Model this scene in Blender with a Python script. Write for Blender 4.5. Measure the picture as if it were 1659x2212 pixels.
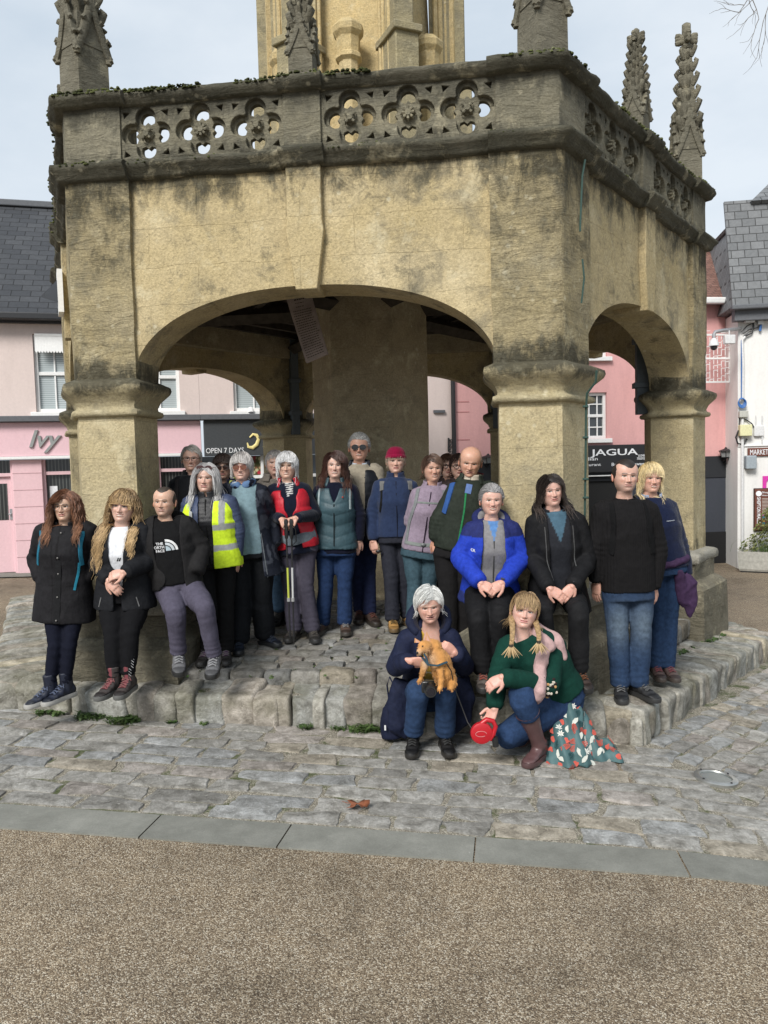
import bpy, bmesh, math, random
import numpy as np
from mathutils import Vector, Matrix, noise as mnoise
from mathutils.bvhtree import BVHTree
R=math.radians; PI=math.pi
random.seed(7); rng=np.random.default_rng(7)
SC=bpy.context.scene; COL=SC.collection
for o in list(bpy.data.objects): bpy.data.objects.remove(o)
# ---------------------------------------------------------------- camera
HC=1.97; FPX=1700.0; PITCH=0.06206; ROLL=-0.02563
cam=bpy.data.cameras.new('camera'); camo=bpy.data.objects.new('camera',cam); COL.objects.link(camo)
cam.sensor_fit='VERTICAL'; cam.sensor_height=36; cam.lens=36*FPX/2212; cam.clip_start=.05; cam.clip_end=2000
camo.matrix_world=Matrix.Translation((0,0,HC))@Matrix.Rotation(PI/2-PITCH,4,'X')@Matrix.Rotation(ROLL,4,'Z')
SC.camera=camo
SC.render.resolution_x=768; SC.render.resolution_y=1024
# ---------------------------------------------------------------- sky, sun, exposure
SUN_EL=R(40); SUN_AZ=R(207)      # direction the sun stands in, measured from +Y clockwise
w=bpy.data.worlds.new("World"); SC.world=w; w.use_nodes=True
nt=w.node_tree; nt.nodes.clear()
def N(nt,t,**k):
    n=nt.nodes.new(t)
    for a,b in k.items():
        if a.startswith('i_'):
            key=a[2:]; key=int(key) if key.isdigit() else key.replace('_',' ')
            n.inputs[key].default_value=b
        else: setattr(n,a,b)
    return n
out=N(nt,'ShaderNodeOutputWorld'); bg=N(nt,'ShaderNodeBackground'); nt.links.new(bg.outputs[0],out.inputs[0])
sky=N(nt,'ShaderNodeTexSky'); sky.sky_type='NISHITA'; sky.sun_disc=False; sky.sun_elevation=SUN_EL; sky.sun_rotation=SUN_AZ
sky.air_density=1.2; sky.dust_density=2.0
tc=N(nt,'ShaderNodeTexCoord'); mp=N(nt,'ShaderNodeMapping'); mp.inputs['Scale'].default_value=(1,1,2.2)
nt.links.new(tc.outputs['Generated'],mp.inputs[0])
n1=N(nt,'ShaderNodeTexNoise',i_Scale=1.6,i_Detail=7.0,i_Roughness=.55); nt.links.new(mp.outputs[0],n1.inputs['Vector'])
cr=N(nt,'ShaderNodeValToRGB'); e=cr.color_ramp.elements
e[0].position=.36; e[0].color=(4.15,4.95,5.8,1); e[1].position=.64; e[1].color=(6.3,6.8,7.3,1)
nt.links.new(n1.outputs[0],cr.inputs[0])
mx=N(nt,'ShaderNodeMix',data_type='RGBA'); mx.inputs[0].default_value=.9
nt.links.new(sky.outputs[0],mx.inputs[6]); nt.links.new(cr.outputs[0],mx.inputs[7]); nt.links.new(mx.outputs[2],bg.inputs[0])
bg.inputs[1].default_value=.085
sun=bpy.data.lights.new('sun','SUN'); sun.energy=2.7; sun.angle=R(22); sun.color=(1,.97,.92)
suno=bpy.data.objects.new('sun',sun); COL.objects.link(suno)
sd=Vector((math.sin(SUN_AZ)*math.cos(SUN_EL),math.cos(SUN_AZ)*math.cos(SUN_EL),math.sin(SUN_EL)))
suno.rotation_euler=sd.to_track_quat('Z','Y').to_euler()
SC.view_settings.view_transform='Standard'; SC.view_settings.look='None'; SC.view_settings.exposure=0.66; SC.view_settings.gamma=1
# ---------------------------------------------------------------- helpers
def ray(x,y):
    dx,dy=x-829.5,y-1106; cr,sr=math.cos(ROLL),math.sin(ROLL)
    X=dx*cr+dy*sr; u=-(-dx*sr+dy*cr)/FPX; c,s=math.cos(PITCH),math.sin(PITCH)
    d=np.array([X/FPX,c+u*s,-s+u*c]); return d/d[1]
def at(x,y,Y): return ray(x,y)*Y+np.array([0,0,HC])
def gnd(x,y,z):
    d=ray(x,y); return d*((z-HC)/d[2])+np.array([0,0,HC])
def tag(o,label=None,cat=None,group=None,kind=None):
    if label: o['label']=label
    if cat: o['category']=cat
    if group: o['group']=group
    if kind: o['kind']=kind
    return o
def empty(name,loc=(0,0,0),rz=0,parent=None):
    o=bpy.data.objects.new(name,None); COL.objects.link(o); o.location=loc; o.rotation_euler=(0,0,rz); o.empty_display_size=.1
    if parent: o.parent=parent
    return o
def add(o,c): # tuple add
    return tuple(np.asarray(o)+np.asarray(c))
class MB:
    def __init__(s): s.v=[];s.f=[];s.c=[];s.n=0;s.mi=[]
    def add(s,v,f,col=(1,1,1),mi=0):
        v=np.asarray(v,float).reshape(-1,3); s.v.append(v); n=s.n
        s.f.extend([tuple(int(i)+n for i in q) for q in f]); s.mi.extend([mi]*len(f))
        c=np.asarray(col,float)
        if c.ndim==1: c=np.tile(c[:3],(len(v),1))
        s.c.append(c); s.n+=len(v); return s
    def box(s,p0,p1,col=(1,1,1),rot=None,org=None,mi=0):
        x0,y0,z0=p0;x1,y1,z1=p1
        v=np.array([(x,y,z) for z in (z0,z1) for y in (y0,y1) for x in (x0,x1)],float)
        if rot is not None:
            org=np.array(org if org is not None else (0,0,0)); v=(v-org)@np.array(rot).T+org
        return s.add(v,[(0,2,3,1),(4,5,7,6),(0,1,5,4),(2,6,7,3),(0,4,6,2),(1,3,7,5)],col,mi)
    def loft(s,rings,col=(1,1,1),cap=True,closed=True,mi=0):
        rings=[np.asarray(r,float) for r in rings]; n=len(rings[0]); m=len(rings); f=[]
        for i in range(m-1):
            for j in range(n if closed else n-1):
                a=i*n+j;b=i*n+(j+1)%n; f.append((a,b,b+n,a+n))
        if cap: f.append(tuple(range(n-1,-1,-1))); f.append(tuple(range((m-1)*n,m*n)))
        if isinstance(col,list): col=np.repeat(np.array(col),n,axis=0)
        return s.add(np.concatenate(rings),f,col,mi)
    def tube(s,path,rad,n=8,col=(1,1,1),cap=True,flat=1.0,upv=(0,0,1),mi=0):
        path=[np.asarray(p,float) for p in path]; m=len(path); rad=rad if hasattr(rad,'__len__') else [rad]*m
        rings=[]; up=np.array(upv,float); prev=None
        for i in range(m):
            t=path[min(i+1,m-1)]-path[max(i-1,0)]; t/=np.linalg.norm(t)+1e-9
            if prev is None:
                a=np.cross(t,up)
                if np.linalg.norm(a)<.1: a=np.cross(t,(1,0,0))
            else: a=prev-t*np.dot(prev,t)
            a/=np.linalg.norm(a)+1e-9; prev=a; b=np.cross(t,a)
            r=rad[i]; ra,rb=(r if hasattr(r,'__len__') else (r,r*flat))
            th=np.arange(n)/n*2*PI
            rings.append(path[i]+np.outer(np.cos(th),a)*ra+np.outer(np.sin(th),b)*rb)
        return s.loft(rings,col,cap,mi=mi)
    def build(s,name,mat,parent=None,smooth=True,angle=None,matrix=None,bevel=0):
        me=bpy.data.meshes.new(name); V=np.concatenate(s.v) if s.v else np.zeros((0,3))
        me.from_pydata(V.tolist(),[],s.f); me.update()
        ca=me.color_attributes.new('Col','FLOAT_COLOR','POINT')
        C=np.concatenate(s.c); C=np.concatenate([C,np.ones((len(C),1))],1).astype(np.float32)
        ca.data.foreach_set('color',C.ravel())
        mats=mat if isinstance(mat,(list,tuple)) else [mat]
        for m in mats: me.materials.append(m)
        if len(mats)>1: me.polygons.foreach_set('material_index',s.mi)
        me.validate()
        bm=bmesh.new(); bm.from_mesh(me); bmesh.ops.recalc_face_normals(bm,faces=bm.faces); bm.to_mesh(me); bm.free()
        if smooth:
            me.polygons.foreach_set('use_smooth',[True]*len(me.polygons))
            me.set_sharp_from_angle(angle=R(angle if angle else 40))
        o=bpy.data.objects.new(name,me); COL.objects.link(o)
        if matrix is not None: o.matrix_world=matrix
        if parent: o.parent=parent
        if bevel:
            b=o.modifiers.new('bevel','BEVEL'); b.width=bevel; b.segments=2; b.limit_method='ANGLE'; b.angle_limit=R(35)
        return o
def rings_from_poly(poly,secs):
    """secs: (z, offset)"""
    P=np.asarray(poly,float); n=len(P); out=[]
    ar=sum(P[i][0]*P[(i+1)%n][1]-P[(i+1)%n][0]*P[i][1] for i in range(n)); sg=1 if ar>0 else -1
    for z,d in secs:
        Q=[]
        for i in range(n):
            a=P[i]-P[i-1]; b=P[(i+1)%n]-P[i]; a/=np.linalg.norm(a); b/=np.linalg.norm(b)
            na=np.array([a[1],-a[0]])*sg; nb=np.array([b[1],-b[0]])*sg
            k=(na+nb); k=k/(1+np.dot(na,nb)); q=P[i]+k*d; Q.append((q[0],q[1],z))
        out.append(np.array(Q))
    return out
def ngon(n,r,a0=0,c=(0,0)): return [(c[0]+r*math.cos(a0+2*PI*i/n),c[1]+r*math.sin(a0+2*PI*i/n)) for i in range(n)]
def fbm(P,s=1.0,o=3,seed=0):
    """cheap smooth value noise on arrays of points (sum of rotated sines)"""
    P=np.asarray(P,float)*s; r=np.random.default_rng(seed); res=np.zeros(len(P)); a=1;
    for k in range(o):
        for j in range(4):
            d=r.normal(size=3); d/=np.linalg.norm(d); d*=(2**k)*(.8+.5*r.random())
            q=P@d+r.random()*9; e=r.normal(size=3); q=q+.8*np.sin(P@e*(2**k)*.7+r.random()*9)
            res+=a*np.sin(q)/4
        a*=.5
    return res
# ---------------------------------------------------------------- materials
MATS={}
def mat(name,rough=.8,spec=.3):
    m=bpy.data.materials.new(name); m.use_nodes=True; nt=m.node_tree; b=nt.nodes['Principled BSDF']
    b.inputs['Roughness'].default_value=rough; b.inputs['Specular IOR Level'].default_value=spec; MATS[name]=m; return m,nt,b
def L(nt,a,b): nt.links.new(a,b)
def ramp(nt,src,stops):
    r=N(nt,'ShaderNodeValToRGB'); e=r.color_ramp.elements
    while len(e)<len(stops): e.new(.5)
    for k,(p,c) in enumerate(stops):
        e[k].position=p; e[k].color=(*(c if hasattr(c,'__len__') else (c,c,c)),1)
    L(nt,src,r.inputs[0]); return r.outputs[0]
def noise_(nt,vec,scale,detail=5,rough=.6,dist=0):
    n=N(nt,'ShaderNodeTexNoise',i_Scale=float(scale),i_Detail=float(detail),i_Roughness=rough,i_Distortion=float(dist)); L(nt,vec,n.inputs['Vector']); return n.outputs[0]
def mix_(nt,f,a,b,mode='MIX'):
    m=N(nt,'ShaderNodeMix',data_type='RGBA',blend_type=mode)
    for s,v in ((0,f),(6,a),(7,b)):
        if hasattr(v,'default_value') or hasattr(v,'is_linked'): L(nt,v,m.inputs[s])
        else: m.inputs[s].default_value=v if s==0 else (*v,1)
    return m.outputs[2]
def math_(nt,op,a,b=None,clamp=False):
    m=N(nt,'ShaderNodeMath',operation=op,use_clamp=clamp)
    for s,v in ((0,a),(1,b)):
        if v is None: continue
        if hasattr(v,'is_linked'): L(nt,v,m.inputs[s])
        else: m.inputs[s].default_value=v
    return m.outputs[0]
def bump_(nt,b,h,strength=.5,dist=.01,prev=None):
    n=N(nt,'ShaderNodeBump'); n.inputs['Strength'].default_value=strength; n.inputs['Distance'].default_value=dist
    L(nt,h,n.inputs['Height'])
    if prev: L(nt,prev,n.inputs['Normal'])
    L(nt,n.outputs[0],b.inputs['Normal']); return n.outputs[0]
def objco(nt): return N(nt,'ShaderNodeTexCoord').outputs['Object']
def pos(nt): return N(nt,'ShaderNodeNewGeometry').outputs['Position']
def scalev(nt,v,s):
    m=N(nt,'ShaderNodeMapping'); m.inputs['Scale'].default_value=s; L(nt,v,m.inputs[0]); return m.outputs[0]
def sepz(nt,v):
    s=N(nt,'ShaderNodeSeparateXYZ'); L(nt,v,s.inputs[0]); return s.outputs
def attr(nt,n='Col'): return N(nt,'ShaderNodeAttribute',attribute_name=n).outputs['Color']
def plain(name,col,rough=.7,spec=.3,metal=0,var=.12,nsc=30,bump=0,bsc=80):
    m,nt,b=mat(name,rough,spec); b.inputs['Metallic'].default_value=metal
    o=objco(nt); n=noise_(nt,o,nsc,4)
    dark=tuple(c*(1-var) for c in col); lite=tuple(min(1,c*(1+var)) for c in col)
    L(nt,ramp(nt,n,[(.3,dark),(.7,lite)]),b.inputs['Base Color'])
    if bump: bump_(nt,b,noise_(nt,o,bsc,4),bump,.005)
    return m
def limestone(name,cols,stain=1.0,joints=True,rough_relief=.6,dark_top=None,streak=0,grey=0.0,under=False):
    """dark_top: list of (z_center, halfwidth, strength) of algae bands"""
    m,nt,b=mat(name,.92,.15); o=objco(nt); g=pos(nt)
    big=noise_(nt,o,1.3,5,.6,.3); mid=noise_(nt,o,6,6,.65); fine=noise_(nt,o,55,5,.7)
    c=ramp(nt,big,[(.32,cols[0]),(.5,cols[1]),(.68,cols[2])])
    c=mix_(nt,ramp(nt,mid,[(.35,0),(.65,.55)]),c,cols[3])
    c=mix_(nt,.75,c,ramp(nt,fine,[(.28,.55),(.72,1.3)]),'MULTIPLY')
    # grey lichen bloom and pale spots
    c=mix_(nt,ramp(nt,noise_(nt,o,2.2,7,.7,.6),[(.52,0),(.66,.55*stain)]),c,(.17,.155,.115))
    c=mix_(nt,ramp(nt,noise_(nt,o,4.3,8,.78,.3),[(.54,0),(.64,.5*stain)]),c,(.095,.09,.065))
    c=mix_(nt,ramp(nt,noise_(nt,o,3.1,8,.72,.2),[(.56,0),(.66,.5)]),c,(.62,.55,.37))
    v=N(nt,'ShaderNodeTexVoronoi',i_Scale=9.0); L(nt,o,v.inputs['Vector'])
    sp=math_(nt,'MULTIPLY',ramp(nt,v.outputs['Distance'],[(.1,1),(.2,0)]),ramp(nt,noise_(nt,o,1.7,3),[(.5,0),(.6,.6)]))
    c=mix_(nt,sp,c,(.55,.50,.36))
    hgt=math_(nt,'ADD',math_(nt,'MULTIPLY',fine,.5),math_(nt,'MULTIPLY',mid,.9))
    wav=noise_(nt,scalev(nt,o,(1.6,1.6,6)),2.6,7,.72,1.6)
    hgt=math_(nt,'ADD',hgt,math_(nt,'MULTIPLY',wav,rough_relief*1.1))
    if joints:
        s=sepz(nt,o); cb=N(nt,'ShaderNodeCombineXYZ'); L(nt,s[0],cb.inputs[0]); L(nt,s[2],cb.inputs[1])
        dn=N(nt,'ShaderNodeVectorMath',operation='ADD'); L(nt,cb.outputs[0],dn.inputs[0])
        nn=N(nt,'ShaderNodeTexNoise',i_Scale=3.0,i_Detail=4.0); L(nt,o,nn.inputs['Vector'])
        sc=N(nt,'ShaderNodeVectorMath',operation='SCALE'); sc.inputs['Scale'].default_value=.07; L(nt,nn.outputs['Color'],sc.inputs[0]); L(nt,sc.outputs[0],dn.inputs[1])
        br=N(nt,'ShaderNodeTexBrick',i_Scale=1.0); br.inputs['Brick Width'].default_value=.83; br.inputs['Row Height'].default_value=.30
        br.inputs['Mortar Size'].default_value=.0035; br.inputs['Mortar Smooth'].default_value=.5
        br.inputs['Color1'].default_value=(1,1,1,1); br.inputs['Color2'].default_value=(.82,.83,.86,1); br.inputs['Mortar'].default_value=(.5,.48,.44,1)
        L(nt,dn.outputs[0],br.inputs['Vector'])
        c=mix_(nt,.30,c,br.outputs['Color'],'MULTIPLY')
        hgt=math_(nt,'SUBTRACT',hgt,math_(nt,'MULTIPLY',br.outputs['Fac'],.10))
    zz=sepz(nt,g)[2]
    tot=None
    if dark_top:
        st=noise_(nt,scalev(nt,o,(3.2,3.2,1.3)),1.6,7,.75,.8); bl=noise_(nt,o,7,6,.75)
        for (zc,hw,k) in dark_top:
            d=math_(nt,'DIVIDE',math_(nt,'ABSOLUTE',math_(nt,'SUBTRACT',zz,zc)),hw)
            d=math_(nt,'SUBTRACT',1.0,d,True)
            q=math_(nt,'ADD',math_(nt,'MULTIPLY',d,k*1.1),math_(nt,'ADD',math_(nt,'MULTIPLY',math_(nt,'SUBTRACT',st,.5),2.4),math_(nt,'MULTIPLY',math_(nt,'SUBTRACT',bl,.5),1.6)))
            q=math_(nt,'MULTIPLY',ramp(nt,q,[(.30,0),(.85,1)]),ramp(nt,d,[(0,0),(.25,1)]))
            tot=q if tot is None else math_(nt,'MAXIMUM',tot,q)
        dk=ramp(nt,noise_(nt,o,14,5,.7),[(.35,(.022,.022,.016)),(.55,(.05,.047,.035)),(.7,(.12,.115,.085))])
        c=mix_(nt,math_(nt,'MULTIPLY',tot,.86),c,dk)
    if grey: c=mix_(nt,grey,c,ramp(nt,mid,[(.3,(.05,.048,.04)),(.7,(.24,.225,.18))]))
    L(nt,c,b.inputs['Base Color']); bump_(nt,b,hgt,1.0,.018)
    return m
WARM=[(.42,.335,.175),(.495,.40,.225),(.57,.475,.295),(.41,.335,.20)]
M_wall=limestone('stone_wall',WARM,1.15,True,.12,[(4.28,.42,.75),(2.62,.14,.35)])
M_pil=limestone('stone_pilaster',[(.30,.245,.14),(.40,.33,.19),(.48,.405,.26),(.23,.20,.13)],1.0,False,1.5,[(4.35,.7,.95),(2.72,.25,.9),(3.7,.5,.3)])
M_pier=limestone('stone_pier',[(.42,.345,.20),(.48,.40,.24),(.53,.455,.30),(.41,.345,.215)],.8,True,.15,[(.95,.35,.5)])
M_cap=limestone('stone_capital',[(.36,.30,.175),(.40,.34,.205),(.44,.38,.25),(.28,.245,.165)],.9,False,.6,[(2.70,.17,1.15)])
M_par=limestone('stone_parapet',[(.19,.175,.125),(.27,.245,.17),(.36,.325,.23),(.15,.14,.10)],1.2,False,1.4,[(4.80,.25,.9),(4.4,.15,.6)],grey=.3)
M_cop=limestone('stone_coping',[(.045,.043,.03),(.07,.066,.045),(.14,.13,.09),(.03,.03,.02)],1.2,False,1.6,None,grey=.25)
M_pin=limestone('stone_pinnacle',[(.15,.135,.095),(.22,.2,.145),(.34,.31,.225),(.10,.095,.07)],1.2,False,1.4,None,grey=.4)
M_spire=limestone('stone_lantern',[(.50,.38,.18),(.56,.43,.22),(.60,.49,.29),(.46,.38,.22)],.35,False,.4,None)
M_butt=limestone('stone_buttress',[(.3,.26,.16),(.4,.34,.2),(.46,.4,.27),(.2,.18,.12)],1.0,False,.7,None,grey=.15)
M_in=limestone('stone_interior',[(.36,.30,.19),(.41,.34,.22),(.45,.38,.26),(.30,.25,.165)],.6,True,.35,None)
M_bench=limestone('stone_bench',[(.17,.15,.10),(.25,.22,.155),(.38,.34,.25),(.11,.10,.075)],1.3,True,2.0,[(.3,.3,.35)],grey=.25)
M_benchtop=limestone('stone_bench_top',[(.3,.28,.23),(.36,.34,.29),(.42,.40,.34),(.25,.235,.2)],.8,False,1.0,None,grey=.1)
def rock_mat(name,k=1.0,green=.25,tint=(1,1,1)):
    m,nt,b=mat(name,.88,.25); o=objco(nt); g=pos(nt); a=attr(nt)
    fine=noise_(nt,g,60,6,.7); mid=noise_(nt,g,11,6,.65,.5); big=noise_(nt,g,2.2,4)
    c=ramp(nt,mid,[(.3,(.15*k,.14*k,.12*k)),(.5,(.30*k,.285*k,.255*k)),(.7,(.46*k,.44*k,.405*k))])
    c=mix_(nt,.6,c,ramp(nt,fine,[(.3,.6),(.7,1.25)]),'MULTIPLY')
    c=mix_(nt,ramp(nt,noise_(nt,g,28,5,.7),[(.6,0),(.68,.6)]),c,(.55*k,.53*k,.48*k))
    c=mix_(nt,1.0,c,a,'MULTIPLY'); c=mix_(nt,1.0,c,tint,'MULTIPLY')
    c=mix_(nt,math_(nt,'MULTIPLY',ramp(nt,big,[(.5,0),(.62,1)]),green),c,(.10,.10,.035))
    L(nt,c,b.inputs['Base Color'])
    s=scalev(nt,g,(1,1,1)); h=math_(nt,'ADD',math_(nt,'MULTIPLY',fine,.7),mid); bump_(nt,b,h,.9,.018); return m
M_sett=rock_mat('sett_stone',.92,.0,(.975,.985,1.0)); M_edge=rock_mat('step_stone',.86,.25,(1.0,1,.96)); M_floor=rock_mat('floor_sett',.66,.12)
def mortar():
    m,nt,b=mat('joint_grit',.95,.1); g=pos(nt); v=N(nt,'ShaderNodeTexVoronoi',i_Scale=150.0); L(nt,g,v.inputs['Vector'])
    c=ramp(nt,v.outputs['Color'],[(.2,(.14,.125,.10)),(.6,(.27,.245,.195)),(.9,(.45,.42,.35))])
    c=mix_(nt,ramp(nt,noise_(nt,g,4,5,.7),[(.52,0),(.62,.8)]),c,(.05,.07,.02)); L(nt,c,b.inputs['Base Color']); bump_(nt,b,v.outputs['Distance'],.8,.006); return m
M_grit=mortar()
def resin():
    m,nt,b=mat('resin_gravel',.72,.35); g=pos(nt)
    v=N(nt,'ShaderNodeTexVoronoi',i_Scale=185.0); L(nt,g,v.inputs['Vector'])
    s=N(nt,'ShaderNodeSeparateColor'); L(nt,v.outputs['Color'],s.inputs[0])
    c=ramp(nt,s.outputs[0],[(0,(.10,.07,.044)),(.3,(.19,.14,.09)),(.55,(.285,.222,.15)),(.8,(.39,.32,.225)),(.95,(.56,.50,.40))])
    c=mix_(nt,math_(nt,'MULTIPLY',ramp(nt,v.outputs['Distance'],[(.45,0),(.8,.75)]),1.0),c,(.045,.032,.02))
    c=mix_(nt,1.0,c,ramp(nt,noise_(nt,g,.8,7,.68),[(.32,(.58,.57,.55)),(.48,(.95,.95,.95)),(.7,(1.16,1.14,1.1))]),'MULTIPLY')
    c=mix_(nt,.5,c,ramp(nt,noise_(nt,g,9,5,.65),[(.3,.75),(.7,1.2)]),'MULTIPLY')
    L(nt,c,b.inputs['Base Color']); bump_(nt,b,math_(nt,'SUBTRACT',1.0,v.outputs['Distance']),.9,.004); return m
M_resin=resin()
def slab():
    m,nt,b=mat('grey_slab',.85,.25); g=pos(nt); n=noise_(nt,g,5,7,.7); f=noise_(nt,g,120,4,.7)
    c=ramp(nt,n,[(.3,(.15,.15,.132)),(.5,(.19,.19,.168)),(.72,(.24,.238,.212))]); c=mix_(nt,.5,c,ramp(nt,f,[(.3,.75),(.7,1.25)]),'MULTIPLY')
    c=mix_(nt,ramp(nt,noise_(nt,g,22,3),[(.7,0),(.76,.5)]),c,(.4,.4,.36))
    c=mix_(nt,1.0,c,attr(nt),'MULTIPLY'); L(nt,c,b.inputs['Base Color']); bump_(nt,b,f,.3,.004); return m
M_slab=slab()
def render_wall(name,col,dirt=.35):
    m,nt,b=mat(name,.85,.2); o=pos(nt); s=scalev(nt,o,(3,3,.6))
    c=mix_(nt,ramp(nt,noise_(nt,s,1.5,7,.7),[(.42,0),(.75,dirt)]),col,tuple(x*.62 for x in col))
    c=mix_(nt,.35,c,ramp(nt,noise_(nt,o,25,5,.7),[(.3,.85),(.7,1.1)]),'MULTIPLY')
    L(nt,c,b.inputs['Base Color']); bump_(nt,b,noise_(nt,o,30,6,.7),.25,.01); return m
M_pinkA=render_wall('pale_pink_render',(.66,.555,.52),.25); M_pinkB=render_wall('pink_render',(.66,.365,.355),.35)
M_pinkshop=render_wall('pink_shop_paint',(.72,.49,.52),.2); M_pinkfascia=render_wall('pink_fascia_paint',(.72,.49,.53),.08)
M_white=render_wall('white_render',(.72,.71,.69),.3)
M_black=render_wall('black_paint',(.028,.03,.034),.2); M_slateblue=render_wall('dark_wall_paint',(.05,.055,.068),.3)
M_wpaint=plain('white_paint',(.75,.75,.74),.5,.4,var=.06); M_glass=plain('window_glass',(.05,.055,.06),.08,.6,var=.3,nsc=2)
M_dark=plain('dark_interior',(.02,.02,.02),.9)
M_metal=plain('grey_metal',(.35,.35,.36),.45,.5,metal=.6); M_greym=plain('painted_steel',(.085,.1,.11),.6,.4); M_blk=plain('black_metal',(.02,.02,.022),.5,.4)
def blinds():
    m,nt,b=mat('blind_glass',.25,.5); z=sepz(nt,pos(nt))[2]; wv=math_(nt,'SINE',math_(nt,'MULTIPLY',z,170.0))
    c=ramp(nt,wv,[(.2,(.30,.34,.35)),(.8,(.48,.53,.54))]); L(nt,c,b.inputs['Base Color']); return m
M_blind=blinds()
def slate(name,c0,c1,c2,rowh=.2,roww=.32):
    m,nt,b=mat(name,.6,.35); uv=N(nt,'ShaderNodeTexCoord').outputs['Object']
    s=sepz(nt,uv); cb=N(nt,'ShaderNodeCombineXYZ'); L(nt,s[0],cb.inputs[0]); L(nt,s[1],cb.inputs[1])
    br=N(nt,'ShaderNodeTexBrick',i_Scale=1.0); br.inputs['Brick Width'].default_value=roww; br.inputs['Row Height'].default_value=rowh; br.inputs['Mortar Size'].default_value=.008
    br.inputs['Color1'].default_value=(*c0,1); br.inputs['Color2'].default_value=(*c1,1); br.inputs['Mortar'].default_value=(*c2,1); L(nt,cb.outputs[0],br.inputs['Vector'])
    c=mix_(nt,.5,br.outputs['Color'],ramp(nt,noise_(nt,uv,12,5,.7),[(.3,.65),(.7,1.3)]),'MULTIPLY')
    L(nt,c,b.inputs['Base Color']); bump_(nt,b,math_(nt,'SUBTRACT',1.0,br.outputs['Fac']),.6,.02); return m
M_slateD=slate('dark_slate',(.035,.037,.042),(.055,.057,.062),(.01,.01,.01)); M_slateG=slate('grey_slate_tile',(.12,.125,.13),(.17,.175,.18),(.04,.04,.04),.17,.25)
M_tile=slate('red_roof_tile',(.16,.08,.06),(.24,.13,.10),(.06,.035,.03),.11,.17)
M_timber=plain('old_timber',(.06,.05,.04),.85,.2,var=.4,nsc=9,bump=.3,bsc=20)
# ================================================================ ground
def gz(x):
    x=np.clip(x,-9,4.5); return -.033*(x+.5)-.057*np.maximum(0,x-1.5)
def build_ground():
    xs=np.unique(np.concatenate([[-600,-200,-60,-20],np.linspace(-9,6,61),[20,60,200,600]])); ys=np.array([-60,-10,0,2,4,6,8,10,14,20,40,100,300,900])
    V=[(x,y,float(gz(x))) for y in ys for x in xs]; n=len(xs)
    F=[(j*n+i,j*n+i+1,(j+1)*n+i+1,(j+1)*n+i) for j in range(len(ys)-1) for i in range(n-1)]
    m=MB(); m.add(V,F); tag(m.build('ground',M_resin),kind='structure')
build_ground()
def sheet(name,pts,dz,m,kind='structure',nx=24):
    """quad pts (4 corners) draped on the ground"""
    P=[np.array(p,float) for p in pts]; V=[];F=[]; ny=3
    for j in range(ny+1):
        for i in range(nx+1):
            a=P[0]+(P[1]-P[0])*i/nx; b=P[3]+(P[2]-P[3])*i/nx; q=a+(b-a)*j/ny; V.append((q[0],q[1],float(gz(q[0]))+dz))
    for j in range(ny):
        for i in range(nx): k=j*(nx+1)+i; F.append((k,k+1,k+nx+2,k+nx+1))
    mb=MB(); mb.add(V,F); o=mb.build(name,m); tag(o,kind=kind); return o
# slab strip
A0=np.array([-2.258,4.43]);A1=np.array([1.898,3.864]);B0=np.array([-2.115,4.135]);B1=np.array([1.785,3.632])
def gg(x,y,dz=0):
    p=gnd(x,y,0)
    for _ in range(4): p=gnd(x,y,float(gz(p[0]))+dz)
    return p
def ln(a,b,x): return a[1]+(b[1]-a[1])*(x-a[0])/(b[0]-a[0])
def slabs():
    mb=MB(); xt=[-5.4,-4.2,-3.35]; xb=[-5.3,-4.1,-3.2]
    for (tx,ty),(bx,by) in (((0,0),(0,0)),((352,1758),(300,1812)),((632,1778),(598,1833)),((1025,1800),(1023,1862)),((1458,1836),(1485,1888))):
        if tx==0: continue
        xt.append(gg(tx,ty)[0]); xb.append(gg(bx,by)[0])
    xt+=[2.1,3.1,4.1]; xb+=[2.05,3.0,4.0]
    for i in range(len(xt)-1):
        g=.004; nx=5; V=[];F=[]
        col=np.array([1,1,1])*random.uniform(.9,1.08)
        for (s,k) in ((0,-.03),(0,0),(1,0),(1,-.03)):
            for j in range(nx+1):
                t=j/nx
                if s==0: x=xb[i]+g+(xb[i+1]-xb[i]-2*g)*t; y=ln(B0,B1,x)
                else: x=xt[i]+g+(xt[i+1]-xt[i]-2*g)*t; y=ln(A0,A1,x)
                V.append((x,y,float(gz(x))+.010+k))
        for r in range(3):
            for j in range(nx): a=r*(nx+1)+j; F.append((a,a+1,a+nx+2,a+nx+1))
        mb.add(V,F,col)
    tag(mb.build('pavement_edging',M_slab),kind='structure')
slabs()
def inpoly(p,poly):
    x,y=p; c=False; n=len(poly)
    for i in range(n):
        x1,y1=poly[i]; x2,y2=poly[i-1]
        if (y1>y)!=(y2>y) and x<(x2-x1)*(y-y1)/(y2-y1)+x1: c=not c
    return c
NS=6
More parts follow.
